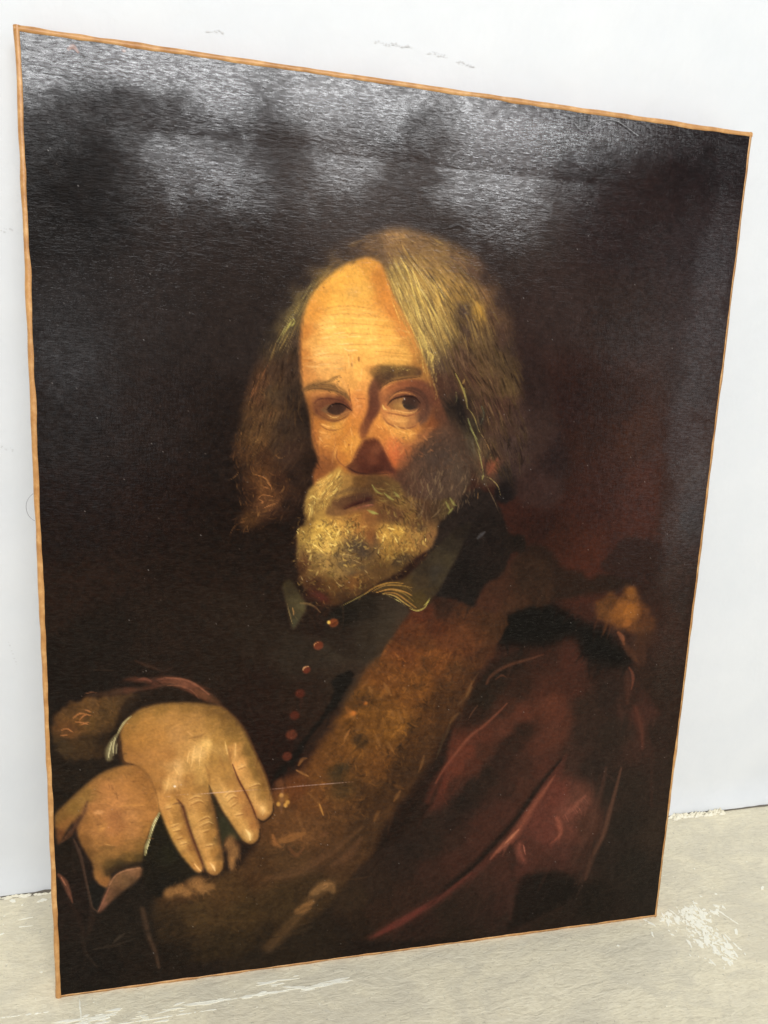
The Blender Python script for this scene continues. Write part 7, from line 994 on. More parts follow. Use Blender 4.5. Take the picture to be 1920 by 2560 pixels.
('T',((327.6,603.2),(357.9,611.8),(391.1,589.8),(405.2,555.5),(390.7,544.3),(361.8,553.6),(332.5,579.8)),(((275.3,669.4),(286.5,649.6),(297.9,627.8),(309.6,605.4),(319.7,582.5),(322.5,565.7)),((288.8,673.7),(307,654.4),(322.3,632.7),(334.3,610.3),(344.8,587.3),(357.5,562.2),(368.6,536.4),(376.1,509.9)),((305.8,678.4),(332.8,666.2),(351.8,648.1),(364.3,625.7),(375.4,599.3),(388.4,575.8)),((326.7,678.6),(355.9,668.1),(377.7,643.4),(391.1,613.9)),((350.8,579.1),(368.6,562.7),(379.6,540.3)),((384.9,572.1),(396.3,546.3),(410,519.9),(414.1,492.6)),((348.1,535.6),(358.7,514.7),(373.5,491.7),(390.2,473.8))),200,12.13,0.52,(0.3,0.65),0.35,0.35,0.05,None,0.5,0.12,((214,176,98),(196,160,88),(232,200,116),(150,118,66),(110,86,52),(176,140,76))),
('T',((343.3,552.9),(371.1,554),(406.6,537.8),(414,494.4),(391.8,479.3),(367.7,493.4)),(((275.3,669.4),(286.5,649.6),(297.9,627.8),(309.6,605.4),(319.7,582.5),(322.5,565.7)),((288.8,673.7),(307,654.4),(322.3,632.7),(334.3,610.3),(344.8,587.3),(357.5,562.2),(368.6,536.4),(376.1,509.9)),((305.8,678.4),(332.8,666.2),(351.8,648.1),(364.3,625.7),(375.4,599.3),(388.4,575.8)),((326.7,678.6),(355.9,668.1),(377.7,643.4),(391.1,613.9)),((350.8,579.1),(368.6,562.7),(379.6,540.3)),((384.9,572.1),(396.3,546.3),(410,519.9),(414.1,492.6)),((348.1,535.6),(358.7,514.7),(373.5,491.7),(390.2,473.8))),160,10.71,0.54,(0.25,0.55),0.35,0.35,0.06,None,0.5,0.14,((214,176,98),(196,160,88),(232,200,116),(150,118,66),(110,86,52),(176,140,76))),
('T',((341.3,524.8),(370.5,507.9),(378.4,477.3),(358.2,464.2),(342.2,478.5)),(((350.6,525.1),(357.8,500.4),(366.9,477.1)),),160,7.22,0.47,(0.35,0.75),0.4,0.3,0.1,None,0.5,0.2,((150,136,110),(120,104,80),(168,150,110))),
('T',((235.6,655.1),(245.5,657.4),(223,635.2),(210.3,615.3),(207.5,595.9),(189.6,585.2),(186.3,588.3),(199,611.3),(214.8,634.6)),(((268.1,679.8),(235.5,661.3),(213.2,634.5),(194.2,604.7),(183.3,575.2),(173.8,548.9),(164.3,520.6)),((242.2,657.2),(221.4,635.1),(203.9,608.5),(191.3,582.1),(185.2,554.3),(179.1,521.1),(166.2,495.7)),((204.3,587.7),(199.9,563.1),(198.7,538.4),(189.1,513.1),(174.5,490.8)),((211.8,547.2),(210.7,522.2),(201.1,496.6),(186.4,470.7),(176.5,451.6)),((166.3,482.2),(176.3,477.3),(184.8,465.5),(179.9,455.1))),170,11.26,0.45,(0.5,1),0.5,0.5,0.03,None,0.4,0.08,((214,176,98),(196,160,88),(232,200,116),(150,118,66),(110,86,52),(176,140,76))),
('T',((191.3,585.3),(207.5,592.7),(210.2,547.1),(200.5,530.2),(183.7,546)),(((268.1,679.8),(235.5,661.3),(213.2,634.5),(194.2,604.7),(183.3,575.2),(173.8,548.9),(164.3,520.6)),((242.2,657.2),(221.4,635.1),(203.9,608.5),(191.3,582.1),(185.2,554.3),(179.1,521.1),(166.2,495.7)),((204.3,587.7),(199.9,563.1),(198.7,538.4),(189.1,513.1),(174.5,490.8)),((211.8,547.2),(210.7,522.2),(201.1,496.6),(186.4,470.7),(176.5,451.6)),((166.3,482.2),(176.3,477.3),(184.8,465.5),(179.9,455.1))),150,9.71,0.49,(0.3,0.7),0.45,0.3,0.05,None,0.5,0.12,((170,120,70),(130,92,60),(90,66,46))),
('T',((162.5,548.4),(178.5,568.5),(188.6,546.2),(184.1,516.3),(166.2,492.3),(156.3,503.8)),(((268.1,679.8),(235.5,661.3),(213.2,634.5),(194.2,604.7),(183.3,575.2),(173.8,548.9),(164.3,520.6)),((242.2,657.2),(221.4,635.1),(203.9,608.5),(191.3,582.1),(185.2,554.3),(179.1,521.1),(166.2,495.7)),((204.3,587.7),(199.9,563.1),(198.7,538.4),(189.1,513.1),(174.5,490.8)),((211.8,547.2),(210.7,522.2),(201.1,496.6),(186.4,470.7),(176.5,451.6)),((166.3,482.2),(176.3,477.3),(184.8,465.5),(179.9,455.1))),200,7.44,0.52,(0.35,0.95),0.45,0.5,0.08,None,0.5,0.2,((170,118,60),(150,96,50),(196,146,78))),
('T',((183.9,532.9),(212,538.9),(212.9,500.2),(192.9,486.2),(176.1,492.6)),(((268.1,679.8),(235.5,661.3),(213.2,634.5),(194.2,604.7),(183.3,575.2),(173.8,548.9),(164.3,520.6)),((242.2,657.2),(221.4,635.1),(203.9,608.5),(191.3,582.1),(185.2,554.3),(179.1,521.1),(166.2,495.7)),((204.3,587.7),(199.9,563.1),(198.7,538.4),(189.1,513.1),(174.5,490.8)),((211.8,547.2),(210.7,522.2),(201.1,496.6),(186.4,470.7),(176.5,451.6)),((166.3,482.2),(176.3,477.3),(184.8,465.5),(179.9,455.1))),150,6.6,0.49,(0.3,0.7),0.4,0.6,0.08,None,0.5,0.25,((170,124,80),(120,88,60))),
('T',((227,480),(247.7,487.3),(248.1,473.4),(234.5,459.2),(221,445),(214,448.4),(218.8,466)),(((244.2,485.5),(234.2,471.4),(222.4,459),(217.5,444.9)),((251.4,480.4),(241.3,468),(227.7,455.6)),((265.6,477.2),(282,470.3),(297,459.8),(310.3,449.1)),((226.4,437.9),(219.8,423.7),(218.4,405.8),(229.4,387.6)),((242.1,441.5),(237.3,423.7),(239.7,402),(247.4,383.6)),((263.4,441.6),(267.6,423.6),(264.8,401.7),(262,379.7)),((292.3,441.8),(295,423.6),(290.4,401.5)),((318.1,441.9),(319.1,423.5),(308.6,408.8)),((346.9,464),(344,449.3),(333.3,438.3))),140,5.88,0.52,(0.6,1),0.6,0.7,0.12,None,0.4,0.25,((244,206,112),(220,174,84),(170,126,58),(206,166,80))),
('T',((212.5,437.9),(235,441.5),(259.9,439.8),(256.9,421.8),(232.4,409.3),(213,413)),(((244.2,485.5),(234.2,471.4),(222.4,459),(217.5,444.9)),((251.4,480.4),(241.3,468),(227.7,455.6)),((265.6,477.2),(282,470.3),(297,459.8),(310.3,449.1)),((226.4,437.9),(219.8,423.7),(218.4,405.8),(229.4,387.6)),((242.1,441.5),(237.3,423.7),(239.7,402),(247.4,383.6)),((263.4,441.6),(267.6,423.6),(264.8,401.7),(262,379.7)),((292.3,441.8),(295,423.6),(290.4,401.5)),((318.1,441.9),(319.1,423.5),(308.6,408.8)),((346.9,464),(344,449.3),(333.3,438.3))),200,4.19,0.52,(0.55,1),0.6,0.8,0.5,None,0.4,0.9,((248,212,112),(226,180,84),(150,106,50),(92,64,36))),
('T',((214.8,413),(242.8,416.5),(267.9,416.3),(269,387),(243.9,380),(218.8,387.7)),(((244.2,485.5),(234.2,471.4),(222.4,459),(217.5,444.9)),((251.4,480.4),(241.3,468),(227.7,455.6)),((265.6,477.2),(282,470.3),(297,459.8),(310.3,449.1)),((226.4,437.9),(219.8,423.7),(218.4,405.8),(229.4,387.6)),((242.1,441.5),(237.3,423.7),(239.7,402),(247.4,383.6)),((263.4,441.6),(267.6,423.6),(264.8,401.7),(262,379.7)),((292.3,441.8),(295,423.6),(290.4,401.5)),((318.1,441.9),(319.1,423.5),(308.6,408.8)),((346.9,464),(344,449.3),(333.3,438.3))),230,3.53,0.53,(0.45,0.9),0.5,0.6,0.6,None,0.4,1.2,((216,178,106),(150,116,68),(80,60,40),(190,144,72))),
('T',((278.1,434.5),(299.7,440),(324.3,430.9),(315.7,416.1),(290.3,405.2),(280.8,412.6)),(((244.2,485.5),(234.2,471.4),(222.4,459),(217.5,444.9)),((251.4,480.4),(241.3,468),(227.7,455.6)),((265.6,477.2),(282,470.3),(297,459.8),(310.3,449.1)),((226.4,437.9),(219.8,423.7),(218.4,405.8),(229.4,387.6)),((242.1,441.5),(237.3,423.7),(239.7,402),(247.4,383.6)),((263.4,441.6),(267.6,423.6),(264.8,401.7),(262,379.7)),((292.3,441.8),(295,423.6),(290.4,401.5)),((318.1,441.9),(319.1,423.5),(308.6,408.8)),((346.9,464),(344,449.3),(333.3,438.3))),130,4.71,0.54,(0.5,0.95),0.55,0.7,0.3,None,0.4,0.5,((240,204,110),(206,160,80),(130,96,52))),
('F',2.17,((217.7,545.8),(226.1,549.5),(238,549.2),(249.3,543.8),(253,537.2),(246.2,531.8),(232.4,533.9),(222.3,533.5),(218.3,538.3)),((92,52,34),),0.33,0,0),
('F',2.25,((280.6,546.8),(287.3,554.7),(299.5,558.6),(313,557.6),(321.6,548.5),(320.4,536.3),(314.4,530.9),(310.2,541.1),(300.2,544.2),(287.8,543.7)),((84,50,36),),0.36,0,0),
('F',2.57,((272.9,563.3),(278.4,556.8),(278.2,539.9),(270.8,525.9),(265,517.1),(262.2,521.3),(267,534.3),(267.7,549.6)),((84,48,34),),0.3,0,0),
('S',((231.1,537),(234,540.5),(239,542.4),(244.6,541.7),(249.5,538.7),(253,536.8)),(0.68,1.1,1.27,1.1,0.76,0.42),(36,23,19),0.9,0.45,0.2,0.4),
('S',((220.5,541.6),(223.6,545.2),(230.4,546.5),(238.1,546),(245.9,543.5),(251.9,538.4)),(0.51,1.1,1.18,1.18,1.01,0.42),(82,45,31),0.75,0.45,0.2,0.4),
('S',((219.9,544.2),(223.6,548.4),(230.3,550.5),(238,549.6),(244,546.9)),(0.42,0.76,0.76,0.76,0.34),(128,78,44),0.5,0.45,0.2,0.4),
('S',((223.9,533.5),(230,529.7),(236.9,527.8),(244.6,529.9),(250.6,534.6)),(0.43,0.94,1.02,0.85,0.43),(108,62,36),0.75,0.45,0.2,0.4),
('S',((223.2,528.5),(227.6,522.6),(235.4,519.4),(244,521.4),(249,526)),(0.43,0.85,0.94,0.77,0.34),(134,82,43),0.7,0.45,0.2,0.4),
('S',((227.1,524.7),(232.8,522.6),(238.6,523.8)),(0.51,1.36,0.51),(216,156,82),0.65,0.6,0.5,0.4),
('S',((217.6,544.1),(220.6,539.1)),(0.37,0.67,0.24),(120,74,42),0.6,0.45,0.2,0.4),
('S',((217.3,537.5),(221.2,533.1)),(0.37,0.67,0.24),(128,80,46),0.6,0.45,0.2,0.4),
('S',((218.6,530.8),(223.3,526.8)),(0.37,0.68,0.24),(138,86,48),0.5,0.45,0.2,0.4),
('S',((248.6,558.8),(250,552.2),(251.1,545.5),(252.8,537.6)),(0.51,0.94,0.94,0.51),(120,70,40),0.7,0.45,0.2,0.4),
('S',((245.2,564.5),(247.6,558.8),(248.8,553)),(0.42,0.76,0.42),(170,112,60),0.6,0.45,0.2,0.4),
('S',((247.6,586.1),(248.5,578.7),(248.4,570.5)),(0.42,0.84,0.42),(178,118,62),0.55,0.45,0.2,0.4),
('S',((250.5,585.4),(251.6,577.2),(251.6,567.3)),(0.5,1.01,0.5),(246,196,120),0.45,0.6,0.6,0.4),
('S',((252.6,546.9),(259.5,547.9),(267,546.9)),(0.34,0.77,0.43),(146,86,48),0.65,0.45,0.2,0.4),
('S',((253.6,544),(259.6,544.9),(264.9,543.6)),(0.34,0.68,0.34),(220,152,94),0.5,0.45,0.2,0.4),
('S',((241.1,504),(240.4,497.5),(243.2,491.9),(247.8,489.2)),(0.52,1.3,1.3,0.69),(128,76,41),0.5,0.9,0.2,0.4),
('S',((251.1,488.4),(255.6,485.4),(261.9,483.4),(269,482.7)),(0.53,1.23,1.06,0.53),(50,28,22),0.6,0.8,0.2,0.4),
('S',((259.3,517),(257.6,508.3),(255.3,499.6),(252.5,493.3)),(0.7,2.26,2.44,0.87),(210,142,70),0.4,0.9,0.2,0.4),
('S',((254.1,503.9),(253,497.8)),(0.52,1.39,0.52),(226,164,90),0.45,0.8,0.4,0.4),
('S',((240,509.1),(237.2,500.9),(237,493.1),(235.2,486.2)),(0.43,1.04,1.04,0.52),(146,88,48),0.65,0.45,0.2,0.4),
('S',((241.8,507.9),(239.4,500.9),(239.5,493.2)),(0.43,1.21,0.52),(210,152,82),0.5,0.6,0.4,0.4),
('S',((223.7,510.9),(230.6,507.4),(239.2,508.6)),(0.34,0.77,0.34),(146,92,47),0.5,0.45,0.2,0.4),
('S',((221.1,520),(224.4,517.6),(232.9,517)),(0.34,0.76,0.34),(210,146,76),0.5,0.6,0.4,0.4),
('S',((228.7,498.3),(231.1,495.7),(232.9,493.9)),(0.69,1.72,0.69),(108,64,37),0.6,0.8,0.2,0.4),
('S',((219,527.5),(220.1,515.7),(223.9,503.1),(225.9,492)),(0.85,1.71,1.88,1.02),(108,64,38),0.5,0.9,0.2,0.4),
('S',((283.5,542.8),(287.6,547.4),(293.7,549.9),(300.7,551.5),(308.1,550.3),(313.4,545.4)),(0.52,1.05,1.22,1.4,1.31,0.52),(42,26,21),0.88,0.45,0.2,0.4),
('S',((284,548.6),(289.1,553.1),(296.9,556.4),(305.9,555.5),(313.8,551.4),(318.6,544.5)),(0.44,1.05,1.22,1.31,1.31,0.61),(70,43,32),0.7,0.45,0.2,0.4),
('S',((285.1,548),(290.9,552.6),(297.9,554),(305.1,552.9)),(0.44,1.13,1.13,0.44),(190,126,68),0.7,0.5,0.4,0.4),
('S',((277.6,554.3),(282.7,558.9),(289.6,561.4)),(0.43,0.95,0.43),(186,116,66),0.55,0.45,0.2,0.4),
('S',((283.1,538.3),(292.4,538.4),(300.6,537),(307.9,537.9)),(0.44,0.79,0.88,0.44),(208,152,86),0.75,0.5,0.4,0.4),
('S',((283.7,535.8),(292.6,535.3),(301.6,534.1),(310.6,536.8)),(0.44,0.88,0.97,0.44),(116,68,41),0.75,0.45,0.2,0.4),
('S',((279.3,533.5),(284,527.7),(292.2,524.4),(302.1,523.3),(311,526.8),(318,534.5)),(0.44,0.97,1.15,1.15,0.97,0.44),(122,74,45),0.7,0.45,0.2,0.4),
('S',((285.6,531.4),(293.8,529.1),(301.8,529.6)),(0.53,1.4,0.53),(212,152,84),0.5,0.7,0.4,0.4),
('S',((287,521.3),(296.1,518.1),(304.9,521)),(0.44,0.88,0.44),(150,94,52),0.4,0.45,0.2,0.4),
('S',((275.3,556),(280,559.9),(286.9,563.8),(299.1,566.4),(311.5,568.4)),(0.6,1.29,1.38,1.21,0.6),(56,39,30),0.65,0.45,0.2,0.4),
('S',((211.7,551.3),(217.5,553.7),(224.3,554.4),(231.9,553.9),(239.6,552.6),(246.5,549.1)),(0.5,1.34,1.68,1.68,1.34,0.67),(68,47,31),0.55,0.7,0.2,0.4),
('T',((210.9,551.7),(217.4,558.6),(224.9,561.9),(233.4,561),(240.9,565.9),(240.3,556.8),(250,548),(245.7,547.8),(233.6,552.3),(223.5,552.7)),(((210.9,552.1),(218.3,556.6),(225,558.9)),((225,558.6),(233.5,557.3),(249.1,548.8)),((231.7,559.7),(240,565.5))),110,3.65,0.75,(0.8,1),0.6,0.4,0.08,None,0.4,0.25,((70,50,32),(92,66,38),(150,110,58),(120,86,46))),
('T',((269.9,572.4),(279.3,576.2),(309.3,576.1),(311.5,569.4),(291.2,565.9),(278.3,559.4)),(((271,565.8),(279.5,570.4),(291.7,572.7),(309.5,572.7)),((276.5,559.3),(283.3,565.5),(291.9,568.5))),90,3.91,0.68,(0.8,1),0.6,0.4,0.08,None,0.4,0.25,((56,42,32),(76,56,38),(140,108,60),(104,78,46))),
('S',((221.8,618.4),(240,622.9),(258.5,623.2),(277.4,621.9)),(0.33,1.16,1.16,0.33),(176,122,62),0.38,0.8,0,0.4),
('S',((225.1,616.8),(240,620.7),(258.6,620.6),(274,619.7)),(0.33,1.32,1.32,0.33),(244,190,108),0.3,0.8,0.8,0.4),
('S',((215.4,610.8),(239,616.3),(263.3,616.5),(288,615.3)),(0.33,1.16,1.16,0.33),(176,122,62),0.38,0.8,0,0.4),
('S',((218.7,609.1),(239.1,614),(263.4,613.9),(284.7,613.1)),(0.33,1.33,1.33,0.33),(244,190,108),0.3,0.8,0.8,0.4),
('S',((212.2,603.4),(239.3,608.7),(267,609.3),(295.3,608.4)),(0.33,1.17,1.17,0.33),(176,122,62),0.38,0.8,0,0.4),
('S',((215.6,601.7),(239.3,606.4),(267.1,606.7),(291.9,606.2)),(0.33,1.34,1.34,0.33),(244,190,108),0.3,0.8,0.8,0.4),
('S',((210.7,596.1),(239.5,600.5),(269,601.7),(299.2,601.2)),(0.34,1.18,1.18,0.34),(176,122,62),0.38,0.8,0,0.4),
('S',((214.1,594.4),(239.6,598.2),(269.1,599.1),(295.8,599)),(0.34,1.34,1.34,0.34),(244,190,108),0.3,0.8,0.8,0.4),
('S',((210.1,588),(240.4,591.4),(271.4,593.2),(303.1,593.1)),(0.34,1.18,1.18,0.34),(176,122,62),0.38,0.8,0,0.4),
('S',((213.4,586.3),(240.4,589.1),(271.5,590.6),(299.7,590.9)),(0.34,1.35,1.35,0.34),(244,190,108),0.3,0.8,0.8,0.4),
('S',((210.3,580.7),(222.7,582.1),(235.3,583.4),(248,582.5)),(0.33,1.16,1.16,0.33),(176,122,62),0.38,0.8,0,0.4),
('S',((213.6,579),(222.8,579.8),(235.3,580.8),(244.7,580.3)),(0.33,1.33,1.33,0.33),(244,190,108),0.3,0.8,0.8,0.4),
('S',((211.2,573.5),(222.3,574.4),(233.5,575.8),(244.9,574.9)),(0.33,1.16,1.16,0.33),(176,122,62),0.38,0.8,0,0.4),
('S',((214.6,571.7),(222.4,572.1),(233.6,573.1),(241.5,572.8)),(0.33,1.33,1.33,0.33),(244,190,108),0.3,0.8,0.8,0.4),
('S',((265.2,581.3),(279,584.4),(292.9,584.7),(307.2,583.2)),(0.34,1.2,1.2,0.34),(176,122,62),0.38,0.8,0,0.4),
('S',((268.7,579.5),(279.1,582),(293.1,582.1),(303.7,581)),(0.34,1.37,1.37,0.34),(244,190,108),0.3,0.8,0.8,0.4),
('T',((210.8,592.9),(244.1,598.1),(244.9,571.9),(228.2,566.1),(211.4,567)),(((211.1,580),(244.6,583.5)),((211.4,568.6),(244.9,571.9))),60,11.41,0.82,(0.75,1),0.4,1,0.06,None,0.4,0.08,((246,200,130),(200,148,88),(180,124,70),(236,184,112))),
('T',((216.9,617.3),(260.1,625.1),(295.4,607.9),(299.7,591.5),(251.1,592),(215.7,596.4)),(((217.2,602.9),(253.8,611.7),(295.7,601.3)),((217.4,593.3),(261.1,599.2),(299.5,594.8))),110,12.95,0.73,(0.78,1),0.38,1.2,0.04,None,0.4,0.06,((248,200,118),(206,150,78),(180,126,62),(240,186,104))),
('T',((219.9,524.2),(243,525),(246.8,514.9),(240.1,506.1),(226.5,500.6),(219.4,510.6)),(((220.9,519.1),(231.2,516.9),(242.3,519.8)),((222,510.7),(233.1,510.2),(241.6,513.8)),((224.7,502.3),(233.3,504.2))),70,4.73,0.76,(0.75,1),0.42,0.8,0.12,None,0.5,0.2,((222,160,88),(180,118,60),(140,88,46),(206,142,74))),
('T',((270.9,523.3),(285,525.5),(303.1,520.9),(314.8,523.1),(306.4,508.8),(293.5,496.2),(285.9,504.8),(276.6,514.9)),(((271.9,522.5),(281.9,514.2),(289.5,504)),((280.6,524.5),(292.5,518),(300.1,509.5)),((301.5,517.4),(314,521.3))),100,5.21,0.78,(0.75,1),0.42,0.9,0.1,None,0.5,0.2,((226,164,88),(190,122,64),(170,96,54),(206,140,76))),
('T',((252.7,545.6),(265.7,546.1),(265.3,534.3),(260.6,518.7),(255.9,503.1),(247.5,492.5),(242.1,497.6),(250.2,516.7),(252.2,533.8)),(((257.9,545),(257.6,528.9),(254,508.2)),((253.1,533.8),(250.3,512.4),(245.6,497.6))),80,4.26,0.77,(0.75,1),0.38,0.7,0.1,None,0.6,0.2,((216,148,80),(180,112,58),(150,92,48),(206,138,70))),
('T',((299.8,496.3),(312.9,506.4),(331,512.1),(345.2,506.3),(346.5,470.4),(324.6,460.1),(303.6,474.2)),(((308.6,501),(314.1,483.3),(319.7,465.5)),((331.3,506),(334.4,483.7),(339,470.3))),340,3.93,0.71,(0.6,1),0.5,0.5,0.15,None,0.45,0.35,((126,94,68),(72,53,41),(40,32,28),(88,66,49),(140,108,80))),
('T',((267.9,686),(291.4,691.3),(322.8,686.3),(359.2,673.3),(382.7,650.4),(400.5,614.5),(407.6,573.3),(396.2,572.7),(381.3,620.1),(352.8,661.3),(316.3,677.7),(288.3,683.2),(271.6,678.5)),(((275.3,669.4),(286.5,649.6),(297.9,627.8),(309.6,605.4),(319.7,582.5),(322.5,565.7)),((288.8,673.7),(307,654.4),(322.3,632.7),(334.3,610.3),(344.8,587.3),(357.5,562.2),(368.6,536.4),(376.1,509.9)),((305.8,678.4),(332.8,666.2),(351.8,648.1),(364.3,625.7),(375.4,599.3),(388.4,575.8)),((326.7,678.6),(355.9,668.1),(377.7,643.4),(391.1,613.9)),((350.8,579.1),(368.6,562.7),(379.6,540.3)),((384.9,572.1),(396.3,546.3),(410,519.9),(414.1,492.6)),((348.1,535.6),(358.7,514.7),(373.5,491.7),(390.2,473.8))),220,11.32,0.65,(0.22,0.5),0.4,0.3,0.06,None,0.5,0.18,((176,136,70),(140,104,58),(110,80,50),(206,166,90))),
('T',((248.2,676.5),(225.5,663.6),(203.3,641.5),(184.3,616.7),(175,590.8),(167.2,561.5),(156.2,528.5),(153.1,498.7),(164.5,504),(177.1,545.7),(186.3,588.3),(203.6,622.7),(232.3,656.4)),(((268.1,679.8),(235.5,661.3),(213.2,634.5),(194.2,604.7),(183.3,575.2),(173.8,548.9),(164.3,520.6)),((242.2,657.2),(221.4,635.1),(203.9,608.5),(191.3,582.1),(185.2,554.3),(179.1,521.1),(166.2,495.7)),((204.3,587.7),(199.9,563.1),(198.7,538.4),(189.1,513.1),(174.5,490.8)),((211.8,547.2),(210.7,522.2),(201.1,496.6),(186.4,470.7),(176.5,451.6)),((166.3,482.2),(176.3,477.3),(184.8,465.5),(179.9,455.1))),240,11.24,0.64,(0.22,0.52),0.4,0.3,0.06,None,0.5,0.18,((176,136,70),(140,104,58),(110,80,50),(206,166,90))),
('T',((153,512),(175.8,519.3),(196,496.4),(201.7,462.3),(193.6,441.3),(160,430.8),(156.5,461.7)),(((159.6,503.9),(156.4,478.7),(161.5,458.4),(173.2,448.2)),((179.3,504.4),(171.2,480.6),(183.1,463.8),(174.9,453.3)),((192.8,487.9),(194.9,465.6),(185,448.2),(163.3,437.7))),260,8.18,0.98,(0.35,0.85),0.5,0.5,0.25,None,0.5,0.3,((176,112,54),(140,88,44),(206,140,72),(100,64,36))),
('T',((348.8,553.1),(376.2,561.3),(406.3,541.3),(420.9,505.6),(411,483.3),(382.4,475.5),(361.3,504.1)),(((275.3,669.4),(286.5,649.6),(297.9,627.8),(309.6,605.4),(319.7,582.5),(322.5,565.7)),((288.8,673.7),(307,654.4),(322.3,632.7),(334.3,610.3),(344.8,587.3),(357.5,562.2),(368.6,536.4),(376.1,509.9)),((305.8,678.4),(332.8,666.2),(351.8,648.1),(364.3,625.7),(375.4,599.3),(388.4,575.8)),((326.7,678.6),(355.9,668.1),(377.7,643.4),(391.1,613.9)),((350.8,579.1),(368.6,562.7),(379.6,540.3)),((384.9,572.1),(396.3,546.3),(410,519.9),(414.1,492.6)),((348.1,535.6),(358.7,514.7),(373.5,491.7),(390.2,473.8))),160,14.32,0.9,(0.24,0.48),0.4,0.4,0.06,None,0.5,0.15,((176,130,90),(140,104,76),(110,80,60),(180,160,100))),
('T',((205.6,437.9),(217.6,441.4),(220.7,384),(240.8,365.3),(230.1,361.8),(212,376.9),(205.4,405.9)),(((219.5,434.4),(207.5,430.8)),((218.3,409.4),(206.3,402.3)),((226,384),(215.6,373.2)),((244.1,372.6),(240.9,361.6))),110,5.22,0.87,(0.4,0.9),0.5,0.5,0.3,None,0.5,0.5,((236,192,96),(206,156,72),(160,114,54),(104,72,40),(76,54,35))),
('T',((244.1,372.6),(279.8,390.5),(304.9,408.8),(330.1,427.2),(338.1,419.7),(305.6,393.9),(269.6,372.1)),(((258.4,379.7),(262.4,366.6)),((286.9,397.8),(292.9,386.6)),((319.1,423.5),(329,414.2))),110,4.74,0.91,(0.35,0.8),0.45,0.4,0.3,None,0.5,0.5,((236,192,96),(206,156,72),(160,114,54),(104,72,40),(76,54,35))),
('T',((272.2,664.4),(284.1,663.8),(293.6,645.3),(312.9,609),(325.5,576.1),(322.7,562.3),(310.8,582.1),(295.4,607.9),(282,633.1)),(((275.3,669.4),(286.5,649.6),(297.9,627.8),(309.6,605.4),(319.7,582.5),(322.5,565.7)),((288.8,673.7),(307,654.4),(322.3,632.7),(334.3,610.3),(344.8,587.3),(357.5,562.2),(368.6,536.4),(376.1,509.9)),((305.8,678.4),(332.8,666.2),(351.8,648.1),(364.3,625.7),(375.4,599.3),(388.4,575.8)),((326.7,678.6),(355.9,668.1),(377.7,643.4),(391.1,613.9)),((350.8,579.1),(368.6,562.7),(379.6,540.3)),((384.9,572.1),(396.3,546.3),(410,519.9),(414.1,492.6)),((348.1,535.6),(358.7,514.7),(373.5,491.7),(390.2,473.8))),70,24.54,0.82,(0.8,1),0.55,0.9,0.03,None,0.4,0.05,((236,198,104),(210,168,84),(176,134,66))),
('T',((248.8,660.1),(258.7,662.5),(235.8,648.8),(218.2,630.1),(210.4,612.1),(208.4,589.5),(210.1,563.6),(206.8,563.5),(204.6,592.5),(207.7,615.1),(216.5,633.1),(232.5,650.1)),(((252.1,660.3),(229.3,645.1),(215,626.7),(208.6,605.6),(207.1,579.8),(208.8,563.6)),),150,7.44,1.13,(0.85,1.1),0.5,0.2,0.05,None,0.8,0.25,None),
('T',((248.8,660.1),(235.8,650.4),(216.6,630),(209.2,608.8),(207.7,586.3),(204.3,589.3),(205.5,611.8),(214.8,634.6),(232.4,651.7)),(((252.1,660.3),(229.3,645.1),(213.4,625),(206.7,602.3),(205.5,579.7)),),60,11.32,0.65,(0.5,0.9),0.5,0.4,0.04,None,0.5,0.1,((170,126,66),(120,88,50),(200,150,80))),
('T',((216.9,547.4),(226.1,514.2),(230.2,490.4),(220,486.7),(215.9,513.9),(211.9,543.9)),(((214.4,544),(219.3,514),(225,490.3)),),60,6.68,1.34,(0.8,1.1),0.5,0.2,0.05,None,0.8,0.3,None),
('S',((415.9,260.1),(406.7,250.3),(393.2,237.6),(381.5,229),(372,218.2),(362.6,205.3),(355.1,195.4),(347.8,181.2)),(1.24,2.9,3.52,4.14,3.72,3.1,2.07),(112,62,43),0.55,1,0.2,0.4),
('S',((393.1,281.9),(396.7,288.9),(407.4,296.5),(419.4,301.1),(433.6,304.5),(449.9,309)),(2.46,3.49,3.49,2.87,1.23),(86,51,34),0.5,1,0,0.4),
('S',((479.4,195.2),(463.7,175.7),(448.2,152.8),(434.7,132.4),(416.9,111.5),(395.1,87.1),(371,67.5),(349.1,47.7)),(1.76,3.52,4.4,4.4,3.96,3.52,3.08,1.76),(32,22,18),0.6,0.7,0,0.4),
('S',((474.3,179.2),(460.8,158.3),(451.2,143.7),(441.7,126.8),(434,114.2),(419.8,102.2),(410.8,92)),(1.55,4.87,6.19,7.52,7.96,5.31,1.77),(124,68,48),0.5,1,0.3,0.4),
('S',((438.8,121.5),(432.8,115.4),(424.8,107.3)),(1.33,3.54,1.33),(180,112,80),0.6,0.6,0.4,0.4),
('S',((480.5,130.8),(483.9,122.5),(486.5,113.2),(480.9,105.8)),(3.63,5.45,3.63,1.36),(132,72,53),0.5,1,0.3,0.4),
('S',((441.3,104.4),(441.5,96.5),(447.1,86.7)),(3.58,6.71,2.68),(124,68,51),0.5,1,0.3,0.4),
('S',((493.9,135.1),(508.1,150.7)),(2.26,4.52,1.81),(120,70,52),0.5,0.8,0,0.4),
('S',((548.1,180.9),(544,155.3),(539.8,130.7),(535.5,105.8),(527.3,84.6)),(1.62,3.47,4.16,4.16,2.08),(88,58,43),0.55,0.9,0.2,0.4),
('S',((391.5,78.5),(363.2,57.2),(334.9,40.6),(308.7,28.4),(289.8,19.8)),(2.17,4.78,6.51,6.95,2.6),(98,46,36),0.55,0.9,0,0.4),
('S',((544.9,291),(549.2,284.8),(550.8,276.2),(549.7,268)),(1.54,3.09,1.32),(100,55,38),0.5,0.9,0,0.4),
